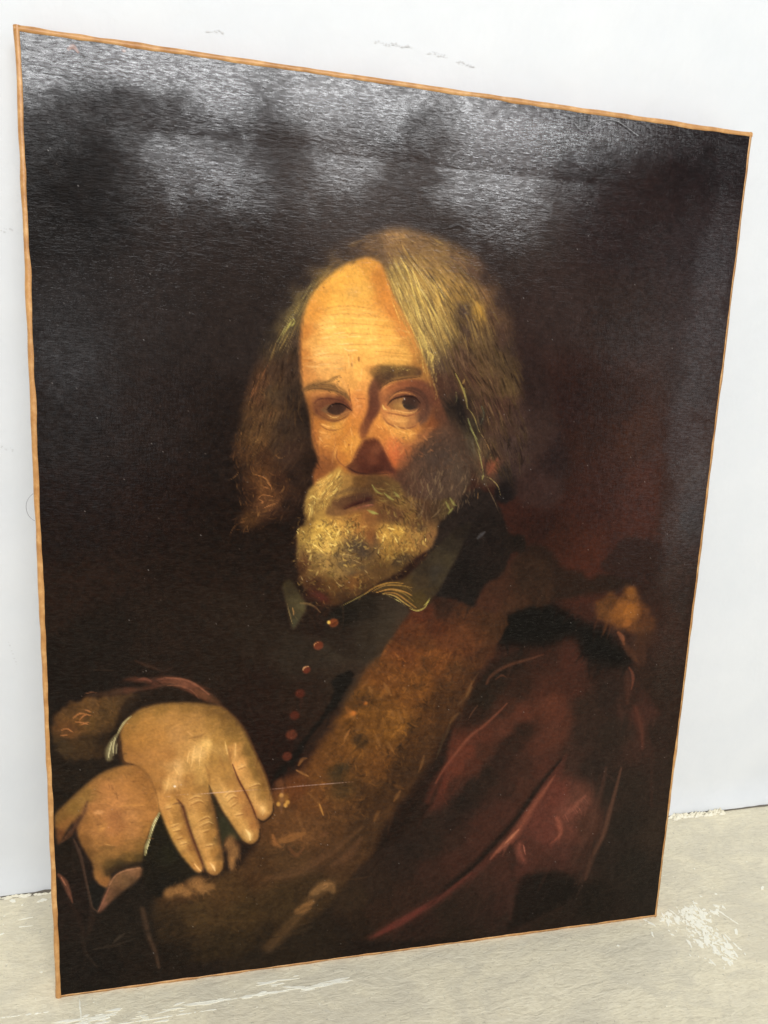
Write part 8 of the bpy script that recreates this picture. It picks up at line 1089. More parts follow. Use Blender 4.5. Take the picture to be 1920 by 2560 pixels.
('S',((557.9,246.6),(566.1,225.2),(569.6,205)),(2.26,4.52,2.26),(84,47,35),0.5,0.9,0,0.4),
('S',((260.5,261.1),(263.6,253)),(1.55,3.87,1.35),(136,90,46),0.38,1,0.5,0.4),
('S',((298.9,260.4),(302.6,253.6)),(1.58,3.94,1.38),(136,90,46),0.38,1,0.5,0.4),
('S',((286.1,235.5),(290.8,223)),(1.59,3.97,1.39),(136,90,46),0.38,1,0.5,0.4),
('S',((297,227.7),(303.3,218.1)),(1.6,4,1.4),(136,90,46),0.38,1,0.5,0.4),
('S',((259.3,241.4),(255.9,231.6)),(1.55,3.88,1.36),(136,90,46),0.38,1,0.5,0.4),
('S',((306.3,258.4),(311.7,246)),(1.59,3.97,1.39),(136,90,46),0.38,1,0.5,0.4),
('S',((277.5,283.8),(280.6,277.7)),(1.55,3.86,1.35),(136,90,46),0.38,1,0.5,0.4),
('S',((291.6,287),(298.8,274.8)),(1.56,3.9,1.37),(136,90,46),0.38,1,0.5,0.4),
('S',((293.2,156.6),(287.7,146.6)),(1.63,4.08,1.43),(136,90,46),0.38,1,0.5,0.4),
('S',((312.1,175.9),(306.6,165.9)),(1.63,4.09,1.43),(136,90,46),0.38,1,0.5,0.4),
('S',((266.9,240.9),(272.3,248.5)),(1.56,3.89,1.36),(136,90,46),0.38,1,0.5,0.4),
('S',((271,284.1),(276.3,291.7)),(1.53,3.83,1.34),(136,90,46),0.38,1,0.5,0.4),
('S',((311,282.1),(317.1,275.8)),(1.58,3.94,1.38),(136,90,46),0.38,1,0.5,0.4),
('S',((334.2,210.6),(330.9,197.3)),(1.63,4.09,1.43),(136,90,46),0.38,1,0.5,0.4),
('S',((377.9,282.7),(373.1,269.7)),(1.62,4.06,1.42),(136,90,46),0.38,1,0.5,0.4),
('S',((365.7,252.8),(358.3,243)),(1.63,4.07,1.42),(136,90,46),0.38,1,0.5,0.4),
('B',263.4,259,2.31,1.93,0,(176,100,38),0.7,0.6,0.5),
('B',275.3,268.2,1.55,1.55,0,(166,94,34),0.6,0.6,0.4),
('S',((158.7,221),(164.1,204.9),(170.5,188.5),(177.8,171.7)),(2.95,4.92,2.95),(214,160,90),0.32,1,0.2,0.4),
('S',((142.1,202.8),(149.1,184.4),(158.1,165.6),(166.3,148.6)),(3.41,5.69,3.41),(214,160,90),0.32,1,0.2,0.4),
('S',((115.9,189.4),(122.8,165.1),(129.7,140.3),(135.3,119.4)),(3.4,5.66,3.4),(214,160,90),0.32,1,0.2,0.4),
('S',((96.2,183.4),(101.9,161.2),(110.4,140.4),(121.7,119.9)),(2.69,4.49,2.69),(214,160,90),0.32,1,0.2,0.4),
('S',((173.8,219.8),(181.1,201.5),(186.4,183),(189.1,168.7)),(2.98,4.97,2.48),(112,70,36),0.4,1,0,0.4),
('S',((156.1,205.5),(166,184.9),(173.4,166.1),(177.7,147.4)),(2.52,4.2,2.1),(112,70,36),0.4,1,0,0.4),
('S',((133.3,187.8),(137.7,167.6),(141.8,145.1),(145,122.3)),(2.73,4.55,2.28),(112,70,36),0.4,1,0,0.4),
('S',((108.1,178.3),(114,158),(120,139.3),(127,120.3)),(2.26,3.76,1.88),(112,70,36),0.4,1,0,0.4),
('S',((154,216.5),(159.3,201.3),(166,186.9),(172.1,172.3),(176.1,160.2)),(0.76,1.32,1.32,1.32,0.94),(82,46,28),0.75,0.6,0,0.4),
('S',((106.5,185.9),(110.4,179.1),(112.7,169),(117.8,150.6),(123,134),(127.9,118.6)),(0.75,1.31,1.31,1.31,0.93),(82,46,28),0.75,0.6,0,0.4),
('B',162.3,213.9,3.73,2.8,0.5,(222,170,100),0.38,1,0.5),
('B',174,194.1,3.4,2.55,0.5,(222,170,100),0.38,1,0.5),
('B',151.8,185.2,4.88,3.66,0.5,(222,170,100),0.38,1,0.5),
('B',160.8,165.3,3.8,2.85,0.5,(222,170,100),0.38,1,0.5),
('B',122,185.9,4.43,3.32,0.5,(222,170,100),0.38,1,0.5),
('B',130.6,161.3,4.87,3.65,0.5,(222,170,100),0.38,1,0.5),
('B',135,137.7,3.79,2.84,0.5,(222,170,100),0.38,1,0.5),
('B',98.7,180.2,3.29,2.47,0.5,(222,170,100),0.38,1,0.5),
('B',105.4,158.9,3.7,2.78,0.5,(222,170,100),0.38,1,0.5),
('B',111.3,142.3,3.36,2.52,0.5,(222,170,100),0.38,1,0.5),
('B',99.8,200.5,4.35,3.26,0.5,(222,170,100),0.38,1,0.5),
('B',107.5,212.4,4.35,3.26,0.5,(222,170,100),0.38,1,0.5),
('B',123.9,229.4,6.17,4.63,0.5,(222,170,100),0.38,1,0.5),
('B',131.6,238.5,3.63,2.72,0.5,(222,170,100),0.38,1,0.5),
('S',((158.7,210.2),(165.8,213.4)),(0.56,1.31,0.56),(108,66,34),0.5,0.7,0,0.4),
('S',((158.4,212),(165.4,215.2)),(0.56,1.31,0.56),(232,180,108),0.45,0.7,0.5,0.4),
('S',((169.5,192.1),(176.7,193.9),(179.8,192.6)),(0.57,1.33,0.57),(108,66,34),0.5,0.7,0,0.4),
('S',((169.2,193.9),(176.3,195.7),(179.4,194.5)),(0.57,1.32,0.57),(232,180,108),0.45,0.7,0.5,0.4),
('S',((147.4,184.2),(151.8,188.1),(157.1,187.3)),(0.56,1.31,0.56),(108,66,34),0.5,0.7,0,0.4),
('S',((147,186),(151.4,189.9),(156.7,189.1)),(0.56,1.31,0.56),(232,180,108),0.45,0.7,0.5,0.4),
('S',((149.5,178.8),(154.8,183.5),(159.4,182.3)),(0.56,1.32,0.56),(108,66,34),0.5,0.7,0,0.4),
('S',((149.1,180.6),(154.4,185.3),(159.1,184.1)),(0.56,1.31,0.56),(232,180,108),0.45,0.7,0.5,0.4),
('S',((152.4,173.2),(158.9,177.5)),(0.57,1.32,0.57),(108,66,34),0.5,0.7,0,0.4),
('S',((152,175),(158.6,179.4)),(0.57,1.32,0.57),(232,180,108),0.45,0.7,0.5,0.4),
('S',((156.3,164.6),(164.4,165.8)),(0.57,1.33,0.57),(108,66,34),0.5,0.7,0,0.4),
('S',((155.9,166.4),(164,167.6)),(0.57,1.33,0.57),(232,180,108),0.45,0.7,0.5,0.4),
('S',((115.9,183.9),(122,186.5),(127.2,185.2)),(0.55,1.29,0.55),(108,66,34),0.5,0.7,0,0.4),
('S',((115.6,185.7),(121.6,188.3),(126.8,187)),(0.55,1.29,0.55),(232,180,108),0.45,0.7,0.5,0.4),
('S',((117.3,179.1),(124.6,181.9),(128.9,179.9)),(0.56,1.3,0.56),(108,66,34),0.5,0.7,0,0.4),
('S',((116.9,180.9),(124.2,183.7),(128.6,181.7)),(0.55,1.29,0.55),(232,180,108),0.45,0.7,0.5,0.4),
('S',((123.6,161.8),(131.5,165.2),(135.4,163.4)),(0.56,1.31,0.56),(108,66,34),0.5,0.7,0,0.4),
('S',((123.3,163.6),(131.2,167),(135,165.2)),(0.56,1.31,0.56),(232,180,108),0.45,0.7,0.5,0.4),
('S',((124.8,156.5),(133.3,159.6),(137.5,157.2)),(0.56,1.31,0.56),(108,66,34),0.5,0.7,0,0.4),
('S',((124.5,158.3),(132.9,161.5),(137.1,159)),(0.56,1.31,0.56),(232,180,108),0.45,0.7,0.5,0.4),
('S',((127.3,150.6),(135,152.2)),(0.57,1.32,0.57),(108,66,34),0.5,0.7,0,0.4),
('S',((126.9,152.5),(134.7,154.1)),(0.56,1.32,0.56),(232,180,108),0.45,0.7,0.5,0.4),
('S',((130.6,136.6),(138.6,136.9)),(0.57,1.33,0.57),(108,66,34),0.5,0.7,0,0.4),
('S',((130.2,138.4),(138.2,138.8)),(0.57,1.33,0.57),(232,180,108),0.45,0.7,0.5,0.4),
('S',((95.2,176.8),(101.7,178.2)),(0.55,1.28,0.55),(108,66,34),0.5,0.7,0,0.4),
('S',((94.9,178.6),(101.4,180)),(0.55,1.28,0.55),(232,180,108),0.45,0.7,0.5,0.4),
('S',((100.5,159),(107.4,160.6)),(0.56,1.3,0.56),(108,66,34),0.5,0.7,0,0.4),
('S',((100.2,160.8),(107.1,162.5)),(0.55,1.29,0.55),(232,180,108),0.45,0.7,0.5,0.4),
('S',((102.2,154),(109.1,155.3)),(0.56,1.3,0.56),(108,66,34),0.5,0.7,0,0.4),
('S',((101.9,155.9),(108.8,157.1)),(0.56,1.3,0.56),(232,180,108),0.45,0.7,0.5,0.4),
('S',((107.8,140.7),(114.3,141.6)),(0.56,1.31,0.56),(108,66,34),0.5,0.7,0,0.4),
('S',((107.5,142.5),(113.9,143.4)),(0.56,1.31,0.56),(232,180,108),0.45,0.7,0.5,0.4),
('S',((105.2,146),(110.8,147.4)),(0.56,1.3,0.56),(108,66,34),0.5,0.7,0,0.4),
('S',((104.9,147.8),(110.5,149.2)),(0.56,1.3,0.56),(232,180,108),0.45,0.7,0.5,0.4),
('S',((129.9,218.4),(133.3,207.4),(134.2,197.6)),(0.92,2.21,0.92),(128,84,44),0.45,0.9,0,0.4),
('S',((142,226.1),(147.3,212.1)),(0.93,2.22,0.93),(128,84,44),0.45,0.9,0,0.4),
('S',((114.3,209),(112.5,197.5)),(0.91,2.19,0.91),(128,84,44),0.45,0.9,0,0.4),
('S',((150.7,231.3),(152.9,217.5)),(0.93,2.22,0.93),(128,84,44),0.45,0.9,0,0.4),
('S',((92.3,210.8),(91.2,193.6)),(0.91,2.17,0.91),(128,84,44),0.45,0.9,0,0.4),
('S',((121.4,237.3),(117.8,216.4)),(0.73,1.64,0.55),(230,180,110),0.5,0.7,0.5,0.4),
('S',((126.5,236),(124.7,213.9)),(0.73,1.64,0.55),(230,180,110),0.5,0.7,0.5,0.4),
('S',((116.2,231.9),(114.4,220.6)),(0.73,1.63,0.54),(230,180,110),0.5,0.7,0.5,0.4),
('S',((103.3,217.6),(107.5,209.5)),(0.73,1.63,0.54),(230,180,110),0.5,0.7,0.5,0.4),
('S',((99,208.3),(96.3,195)),(0.73,1.63,0.54),(230,180,110),0.5,0.7,0.5,0.4),
('S',((147.2,239.3),(149.9,225.5)),(0.74,1.66,0.55),(230,180,110),0.5,0.7,0.5,0.4),
('S',((156.8,236.7),(156,221.2)),(0.74,1.67,0.56),(230,180,110),0.5,0.7,0.5,0.4),
('S',((166.3,150.2),(169.6,145.2),(170.5,139)),(1.15,2.31,0.96),(240,200,130),0.6,0.7,0.5,0.4),
('S',((134.6,119.4),(137.5,115),(138.6,110.8)),(1.15,2.3,0.96),(238,192,124),0.6,0.7,0.5,0.4),
('S',((179.6,172.6),(182.4,168.3),(181.6,163.3)),(1.15,2.69,0.96),(228,180,112),0.55,0.8,0.5,0.4),
('S',((120.5,120.3),(123.4,115.8),(125.7,112.7)),(0.76,1.52,0.76),(234,182,112),0.65,0.6,0.5,0.4),
('T',((29.2,197.2),(49.2,214.4),(72.3,218.2),(85.2,188.3),(77.8,145.9),(47.5,145.3),(29.7,158.9)),(((32.3,193.1),(81.9,192.5)),((31.5,166.4),(78.1,165.6)),((49.1,210.6),(51.1,156.6))),120,6.29,1.57,(0.75,1),0.4,0.4,0.08,None,0.6,0.3,((196,132,76),(150,98,50),(130,82,42),(180,118,64))),
('T',((64.9,261.8),(93.1,275.8),(143.7,270),(164.7,240),(143.8,237.6),(106.1,242.2),(82.4,226.9),(64.3,232)),(((66.2,246.9),(106.2,257.3),(147.2,258.4)),((70.9,231.5),(102.7,240.5))),110,6.25,1.56,(0.8,1),0.36,0.4,0.08,None,0.6,0.3,((196,140,76),(150,104,52),(134,92,44),(178,126,66))),
('S',((57.5,221.3),(41,214.1),(27.8,203.9),(15.3,191.8),(6.1,180.4)),(1.74,2.79,3.14,2.79,1.74),(104,72,36),0.5,0.9,0,0.4),
('S',((143.7,271.5),(155.9,260.2),(165.6,245.3),(171.9,231.3)),(1.84,3.69,4.06,2.58),(92,64,32),0.5,0.9,0,0.4),
('S',((69.9,268.5),(93.1,276.7),(116.5,276.7),(143.7,271.5)),(1.42,2.48,2.84,1.77),(104,74,36),0.45,0.9,0,0.4),
('T',((258.8,660.9),(275.9,655.2),(287.2,633.5),(310.3,592.1),(326.5,559),(345,524.9),(363.9,493.3),(354.4,464.1),(313.3,463.6),(294.2,481.2),(254.9,480.5),(237.3,483.6),(223.5,483.4),(219.4,510.6),(211.7,553.8),(207.5,595.9),(218.2,630.1),(239,652.2)),(((210.7,596.1),(261.3,592.6)),((229.1,531.2),(240.4,497.5)),((290,533.5),(309.6,499.2))),520,1.95,1.3,(0.86,1.12),0.32,0.5,0.4,None,0.7,2,None),
('T',((216.1,580.3),(296.3,588),(316.9,534.5),(301,490.2),(274.1,532.9),(254.6,490.9),(226.8,490.3),(218.9,530.8)),(((211.5,563.7),(262.6,559.5)),((229.1,531.2),(240.4,497.5)),((290,533.5),(309.6,499.2))),200,1.48,0.82,(0.7,1.2),0.35,0.5,0.4,None,0.6,2,None),
('T',((214.3,434.4),(256.2,441.6),(271.4,420),(257.7,398.2),(229.2,394.8),(213.1,409.4)),(((244.2,485.5),(234.2,471.4),(222.4,459),(217.5,444.9)),((251.4,480.4),(241.3,468),(227.7,455.6)),((265.6,477.2),(282,470.3),(297,459.8),(310.3,449.1)),((226.4,437.9),(219.8,423.7),(218.4,405.8),(229.4,387.6)),((242.1,441.5),(237.3,423.7),(239.7,402),(247.4,383.6)),((263.4,441.6),(267.6,423.6),(264.8,401.7),(262,379.7)),((292.3,441.8),(295,423.6),(290.4,401.5)),((318.1,441.9),(319.1,423.5),(308.6,408.8)),((346.9,464),(344,449.3),(333.3,438.3))),130,4.55,1.57,(0.55,1.05),0.6,1,0.5,None,0.4,0.9,((246,206,112),(226,180,88),(150,110,56),(118,86,46),(190,144,70))),
('T',((278.1,432.7),(314.6,438.2),(328.3,427.2),(304.8,410.6),(282.9,405.3)),(((244.2,485.5),(234.2,471.4),(222.4,459),(217.5,444.9)),((251.4,480.4),(241.3,468),(227.7,455.6)),((265.6,477.2),(282,470.3),(297,459.8),(310.3,449.1)),((226.4,437.9),(219.8,423.7),(218.4,405.8),(229.4,387.6)),((242.1,441.5),(237.3,423.7),(239.7,402),(247.4,383.6)),((263.4,441.6),(267.6,423.6),(264.8,401.7),(262,379.7)),((292.3,441.8),(295,423.6),(290.4,401.5)),((318.1,441.9),(319.1,423.5),(308.6,408.8)),((346.9,464),(344,449.3),(333.3,438.3))),80,5.07,1.63,(0.5,1),0.55,0.9,0.3,None,0.45,0.6,((236,192,96),(200,150,70),(120,88,48),(96,70,42))),
('T',((244.2,485.8),(248,476.9),(238,460.9),(222.6,448.5),(217.3,455.5),(225.5,471.3)),(((244.2,485.5),(234.2,471.4),(222.4,459),(217.5,444.9)),((251.4,480.4),(241.3,468),(227.7,455.6)),((265.6,477.2),(282,470.3),(297,459.8),(310.3,449.1)),((226.4,437.9),(219.8,423.7),(218.4,405.8),(229.4,387.6)),((242.1,441.5),(237.3,423.7),(239.7,402),(247.4,383.6)),((263.4,441.6),(267.6,423.6),(264.8,401.7),(262,379.7)),((292.3,441.8),(295,423.6),(290.4,401.5)),((318.1,441.9),(319.1,423.5),(308.6,408.8)),((346.9,464),(344,449.3),(333.3,438.3))),60,6.26,1.57,(0.65,1.05),0.6,1,0.12,None,0.45,0.25,((240,202,112),(206,164,82),(130,96,50),(190,150,76))),
('T',((247.5,492.5),(256,499.6),(262.6,511.9),(270.3,516.4),(278.4,515),(286,502.1),(296.8,483.9),(291.5,480.3),(280,495.9),(273.3,508.8),(266.3,507.7),(259.7,495.4),(253,485.7)),(((251,490.9),(261.1,505.8)),((264.3,512),(276.7,513.2)),((279.5,508.9),(294,484.7))),170,2.96,0.96,(0.94,1.06),0.5,0.2,0.2,None,0.8,1.3,None),
('T',((296.1,516.4),(319.1,527.6),(332.3,521),(314.9,502.9),(312.4,481.5),(313.5,460),(298.6,463.4),(301.1,488.4)),(((299.9,513),(324.9,522.5)),((302.2,502.6),(307.4,470.7))),190,6.36,1.94,(0.92,1.08),0.5,0.2,0.2,None,0.9,1.2,None),
('T',((268,576.5),(282.7,578.9),(311.9,578.8),(313.9,573.8),(291.7,574.8),(274.2,573.4),(269.3,565.7)),(((269,571.5),(279.3,575.8),(312,575.8)),),90,3.73,0.85,(0.9,1.08),0.5,0.3,0.1,None,0.7,0.9,None),
('T',((272.9,563.3),(283.2,566.3),(309.7,568.5),(311.6,566.4),(290.4,563.3),(278.4,556)),(((274.9,556.7),(283.3,563.8),(309.8,567.6)),),60,3.42,0.86,(0.92,1.08),0.5,0.2,0.1,None,0.7,0.8,None),
('F',8.27,((337.4,528.2),(327.1,515.6),(314.8,504.6),(309.2,490.4),(309.1,474.3),(324.4,463.7),(350.5,465.9),(362.1,491.5),(353,516.3)),((98,76,60),),0.22,0,0.1),
('S',((290.3,525.7),(295.8,523)),(0.79,1.59,0.63),(230,172,96),0.55,0.6,0.9,0.4),
('S',((295.9,521.2),(302.3,518.7)),(0.8,1.59,0.64),(226,166,92),0.55,0.6,0.9,0.4),
('S',((300.3,523.5),(306.7,521.1)),(0.71,1.42,0.57),(220,158,86),0.55,0.6,0.9,0.4),
('S',((287,520.4),(290.9,514.5)),(0.71,1.41,0.56),(214,150,80),0.55,0.6,0.9,0.4),
('S',((305.1,518.4),(309.5,519.4)),(0.71,1.42,0.57),(222,162,90),0.55,0.6,0.9,0.4),
('S',((281.4,528),(286,523.8)),(0.7,1.4,0.56),(218,154,84),0.55,0.6,0.9,0.4),
('S',((225.9,524.4),(232.8,522.9)),(0.77,1.53,0.61),(220,160,88),0.55,0.6,0.9,0.4),
('S',((224.3,518.4),(231.2,516.9)),(0.77,1.53,0.61),(212,150,80),0.55,0.6,0.9,0.4),
('S',((229.6,512.6),(235.6,513.7)),(0.68,1.37,0.55),(206,142,74),0.55,0.6,0.9,0.4),
('S',((224.5,513.3),(228,510)),(0.68,1.37,0.55),(226,170,100),0.55,0.6,0.9,0.4),
('S',((234.3,529.7),(239.4,531.6)),(0.68,1.36,0.54),(210,150,78),0.55,0.6,0.9,0.4),
('S',((244.7,525),(248,530.2)),(0.68,1.37,0.55),(204,140,72),0.55,0.6,0.9,0.4),
('S',((255,554.1),(261,555)),(0.77,1.53,0.61),(226,164,100),0.55,0.6,0.9,0.4),
('S',((254.7,548.2),(258.2,545)),(0.77,1.54,0.62),(220,152,90),0.55,0.6,0.9,0.4),
('S',((256.3,540.7),(261.5,541.7)),(0.77,1.54,0.62),(214,146,86),0.55,0.6,0.9,0.4),
('S',((253.1,534.6),(256.7,530.5)),(0.77,1.55,0.62),(208,140,78),0.55,0.6,0.9,0.4),
('S',((251.8,521.8),(253.7,515.1)),(0.86,1.73,0.69),(216,150,80),0.55,0.6,0.9,0.4),
('S',((246.9,511.4),(248.8,504.6)),(0.87,1.73,0.69),(212,148,76),0.55,0.6,0.9,0.4),
('S',((253.9,509.9),(252.4,503)),(0.78,1.56,0.62),(222,160,88),0.55,0.6,0.9,0.4),
('S',((227.2,603.6),(237.1,605.5)),(0.66,1.32,0.53),(248,202,122),0.55,0.6,0.9,0.4),
('S',((233.9,600),(245.7,601.8)),(0.66,1.33,0.53),(250,206,128),0.55,0.6,0.9,0.4),
('S',((224,595.3),(234,597.5)),(0.66,1.32,0.53),(246,200,124),0.55,0.6,0.9,0.4),
('S',((247.5,598.3),(259.4,599.4)),(0.67,1.34,0.53),(248,204,124),0.55,0.6,0.9,0.4),
('S',((237.6,591.2),(251.1,593.3)),(0.67,1.33,0.53),(248,206,130),0.55,0.6,0.9,0.4),
('S',((261.2,595.9),(273.2,597.9)),(0.67,1.35,0.54),(244,196,112),0.55,0.6,0.9,0.4),
('S',((219.4,582.1),(231,584.3)),(0.66,1.32,0.53),(242,194,124),0.55,0.6,0.9,0.4),
('S',((222.9,574.1),(234.7,575.5)),(0.67,1.33,0.53),(236,186,118),0.55,0.6,0.9,0.4),
('S',((248,582),(249.2,572.2)),(0.76,1.51,0.61),(240,188,112),0.55,0.6,0.9,0.4),
('S',((260.3,572.7),(258.9,564.3)),(0.76,1.53,0.61),(238,184,110),0.55,0.6,0.9,0.4),
('S',((271.8,589.9),(287.4,591.6)),(0.68,1.36,0.55),(236,182,100),0.55,0.6,0.9,0.4),
('S',((281.7,600.4),(294,599.2)),(0.68,1.36,0.55),(232,176,94),0.55,0.6,0.9,0.4),
('S',((236.7,618.7),(250.1,622)),(0.66,1.32,0.53),(190,134,66),0.5,0.7,0.3,0.4),
('S',((260.4,618.7),(274.1,616.3)),(0.67,1.34,0.54),(190,132,64),0.5,0.7,0.3,0.4),
('S',((250.5,609.9),(264.1,609.2)),(0.58,1.17,0.47),(200,142,72),0.5,0.7,0.3,0.4),
('S',((217.2,602.9),(227.1,606.8)),(0.65,1.31,0.52),(184,124,62),0.5,0.7,0.3,0.4),
('S',((288.4,607.4),(295.8,598)),(0.77,1.54,0.61),(176,112,56),0.5,0.7,0.3,0.4),
('S',((277.2,626.3),(284.5,617)),(0.84,1.68,0.67),(176,110,54),0.5,0.7,0.3,0.4),
('S',((244.8,576.9),(246.8,567.1)),(0.59,1.18,0.47),(180,120,62),0.5,0.7,0.3,0.4),
('S',((253.1,583.9),(254.2,575.7)),(0.59,1.18,0.47),(184,124,64),0.5,0.7,0.3,0.4),
('S',((218.9,530.8),(220.9,520.8)),(0.76,1.52,0.61),(138,84,46),0.5,0.7,0.3,0.4),
('S',((239.8,518),(238.3,507.8)),(0.69,1.37,0.55),(160,100,52),0.5,0.7,0.3,0.4),
('S',((310.6,516.8),(317.6,522.3)),(0.8,1.6,0.64),(150,92,50),0.5,0.7,0.3,0.4),
('S',((294.6,511.1),(300.2,506)),(0.8,1.6,0.64),(176,96,54),0.5,0.7,0.3,0.4),
('S',((316.5,541.4),(322.4,534.7)),(0.8,1.6,0.64),(100,62,42),0.5,0.7,0.3,0.4),
('S',((261.8,532.4),(264,522.2)),(0.78,1.56,0.62),(140,84,46),0.5,0.7,0.3,0.4),
('T',((304.9,484.9),(330.2,492.6),(363.9,493.3),(372.7,475.3),(354.9,456.8),(329.1,445.6),(310,456.4)),(((312.3,483.3),(309.8,460)),((330.5,487.2),(328.7,452.9)),((352.8,489.5),(347.2,458.5)),((367.9,489.8),(365.4,471.6))),240,10.07,1.17,(0.7,1),0.45,0.6,0.12,None,0.5,0.25,((136,104,72),(108,82,58),(82,62,46),(156,126,84),(64,48,38))),
('T',((310.8,511.6),(350.8,521.6),(363.9,493.3),(330.4,489),(306.6,486.8)),(((318,513.5),(313.8,488.7)),((339.9,517.7),(339.6,491)),((355,514.6),(360.1,493.3))),150,7.14,1.43,(0.75,1),0.4,0.4,0.15,None,0.7,0.5,((96,66,46),(76,54,40),(58,43,35),(110,78,54))),
('T',((282.3,665.2),(299.4,668.3),(321.5,647.4),(333.5,623.6),(327.7,599.9),(315.8,589.1),(302,614.9),(288.6,640.1)),(((275.3,669.4),(286.5,649.6),(297.9,627.8),(309.6,605.4),(319.7,582.5),(322.5,565.7)),((288.8,673.7),(307,654.4),(322.3,632.7),(334.3,610.3),(344.8,587.3),(357.5,562.2),(368.6,536.4),(376.1,509.9)),((305.8,678.4),(332.8,666.2),(351.8,648.1),(364.3,625.7),(375.4,599.3),(388.4,575.8)),((326.7,678.6),(355.9,668.1),(377.7,643.4),(391.1,613.9)),((350.8,579.1),(368.6,562.7),(379.6,540.3)),((384.9,572.1),(396.3,546.3),(410,519.9),(414.1,492.6)),((348.1,535.6),(358.7,514.7),(373.5,491.7),(390.2,473.8))),90,19.74,1.48,(0.8,1),0.5,1,0.02,None,0.5,0.05,((230,192,100),(204,162,82),(112,84,48),(176,136,68),(240,206,118))),
('T',((320.7,660.4),(342,660.5),(363.3,639),(368.6,615.9),(349.2,604.5),(333.1,630.2)),(((275.3,669.4),(286.5,649.6),(297.9,627.8),(309.6,605.4),(319.7,582.5),(322.5,565.7)),((288.8,673.7),(307,654.4),(322.3,632.7),(334.3,610.3),(344.8,587.3),(357.5,562.2),(368.6,536.4),(376.1,509.9)),((305.8,678.4),(332.8,666.2),(351.8,648.1),(364.3,625.7),(375.4,599.3),(388.4,575.8)),((326.7,678.6),(355.9,668.1),(377.7,643.4),(391.1,613.9)),((350.8,579.1),(368.6,562.7),(379.6,540.3)),((384.9,572.1),(396.3,546.3),(410,519.9),(414.1,492.6)),((348.1,535.6),(358.7,514.7),(373.5,491.7),(390.2,473.8))),60,16.84,1.52,(0.6,0.9),0.45,0.7,0.03,None,0.6,0.08,((206,160,82),(160,120,64),(90,68,44))),
('T',((327.9,596.5),(356.7,601.6),(381.1,572),(395.1,537.3),(373.1,525.9),(348.4,560)),(((275.3,669.4),(286.5,649.6),(297.9,627.8),(309.6,605.4),(319.7,582.5),(322.5,565.7)),((288.8,673.7),(307,654.4),(322.3,632.7),(334.3,610.3),(344.8,587.3),(357.5,562.2),(368.6,536.4),(376.1,509.9)),((305.8,678.4),(332.8,666.2),(351.8,648.1),(364.3,625.7),(375.4,599.3),(388.4,575.8)),((326.7,678.6),(355.9,668.1),(377.7,643.4),(391.1,613.9)),((350.8,579.1),(368.6,562.7),(379.6,540.3)),((384.9,572.1),(396.3,546.3),(410,519.9),(414.1,492.6)),((348.1,535.6),(358.7,514.7),(373.5,491.7),(390.2,473.8))),80,19.12,1.39,(0.5,0.8),0.45,0.6,0.04,None,0.5,0.1,((176,134,84),(130,96,64),(70,52,42),(150,112,74))),
('T',((241.7,674.3),(274.7,685.1),(305.4,686.3),(333.9,677.6),(320.3,668.4),(288.8,673.7),(258.6,666.4)),(((248.5,667.1),(271.6,677),(291.9,680.3)),((284.9,682.9),(309.2,680.3),(330.6,672.5))),110,11.2,1.12,(0.55,0.9),0.4,0.5,0.08,None,0.6,0.15,((180,136,78),(140,104,64),(110,82,54))),
('S',((298.4,506),(309.1,510.6),(323.1,521.6)),(5.35,9.99,5.35),(152,94,56),0.5,1,0,0.4),
('S',((297.3,491.9),(303.3,498.2),(311.3,502.8)),(4.29,8.58,4.29),(132,80,50),0.45,1,0,0.4),
('S',((301.5,479.6),(308.4,486.8),(319.1,494.1)),(3.6,7.92,4.32),(98,66,46),0.4,1,0,0.4),
('T',((294.4,514.6),(324.8,524.3),(332.7,514),(315.3,495.8),(301.4,481.3),(293.5,495.3)),(((296.5,509.4),(321.3,520.7)),((298.9,495.4),(311.2,504.5))),70,5.3,1.41,(0.8,1.05),0.4,0.5,0.2,None,0.6,0.8,((190,122,70),(150,92,54),(116,72,48),(92,62,44))),
]

PAINT_GAIN, PAINT_VEIL = 1.08, .0075
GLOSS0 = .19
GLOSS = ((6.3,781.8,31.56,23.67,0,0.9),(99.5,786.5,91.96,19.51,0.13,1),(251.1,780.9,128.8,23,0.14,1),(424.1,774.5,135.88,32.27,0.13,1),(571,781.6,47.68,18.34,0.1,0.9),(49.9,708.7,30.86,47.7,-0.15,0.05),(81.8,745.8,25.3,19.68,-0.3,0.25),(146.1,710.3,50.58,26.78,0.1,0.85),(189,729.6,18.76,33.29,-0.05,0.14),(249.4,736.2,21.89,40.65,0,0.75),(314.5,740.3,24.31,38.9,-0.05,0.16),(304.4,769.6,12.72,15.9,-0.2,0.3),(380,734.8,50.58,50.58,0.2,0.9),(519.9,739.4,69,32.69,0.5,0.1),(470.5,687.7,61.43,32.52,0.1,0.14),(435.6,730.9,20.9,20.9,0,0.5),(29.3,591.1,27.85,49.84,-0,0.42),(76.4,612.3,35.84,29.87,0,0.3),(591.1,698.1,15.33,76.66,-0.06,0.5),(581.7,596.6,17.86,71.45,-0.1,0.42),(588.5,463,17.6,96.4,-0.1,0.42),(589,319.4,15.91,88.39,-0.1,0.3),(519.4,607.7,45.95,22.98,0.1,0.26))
W, H, TH = .610, .7988, .018
pt = Painter(W * 1000, H * 1000, 1.246)
pt.run(PAINT)
rng = np.random.default_rng(11)
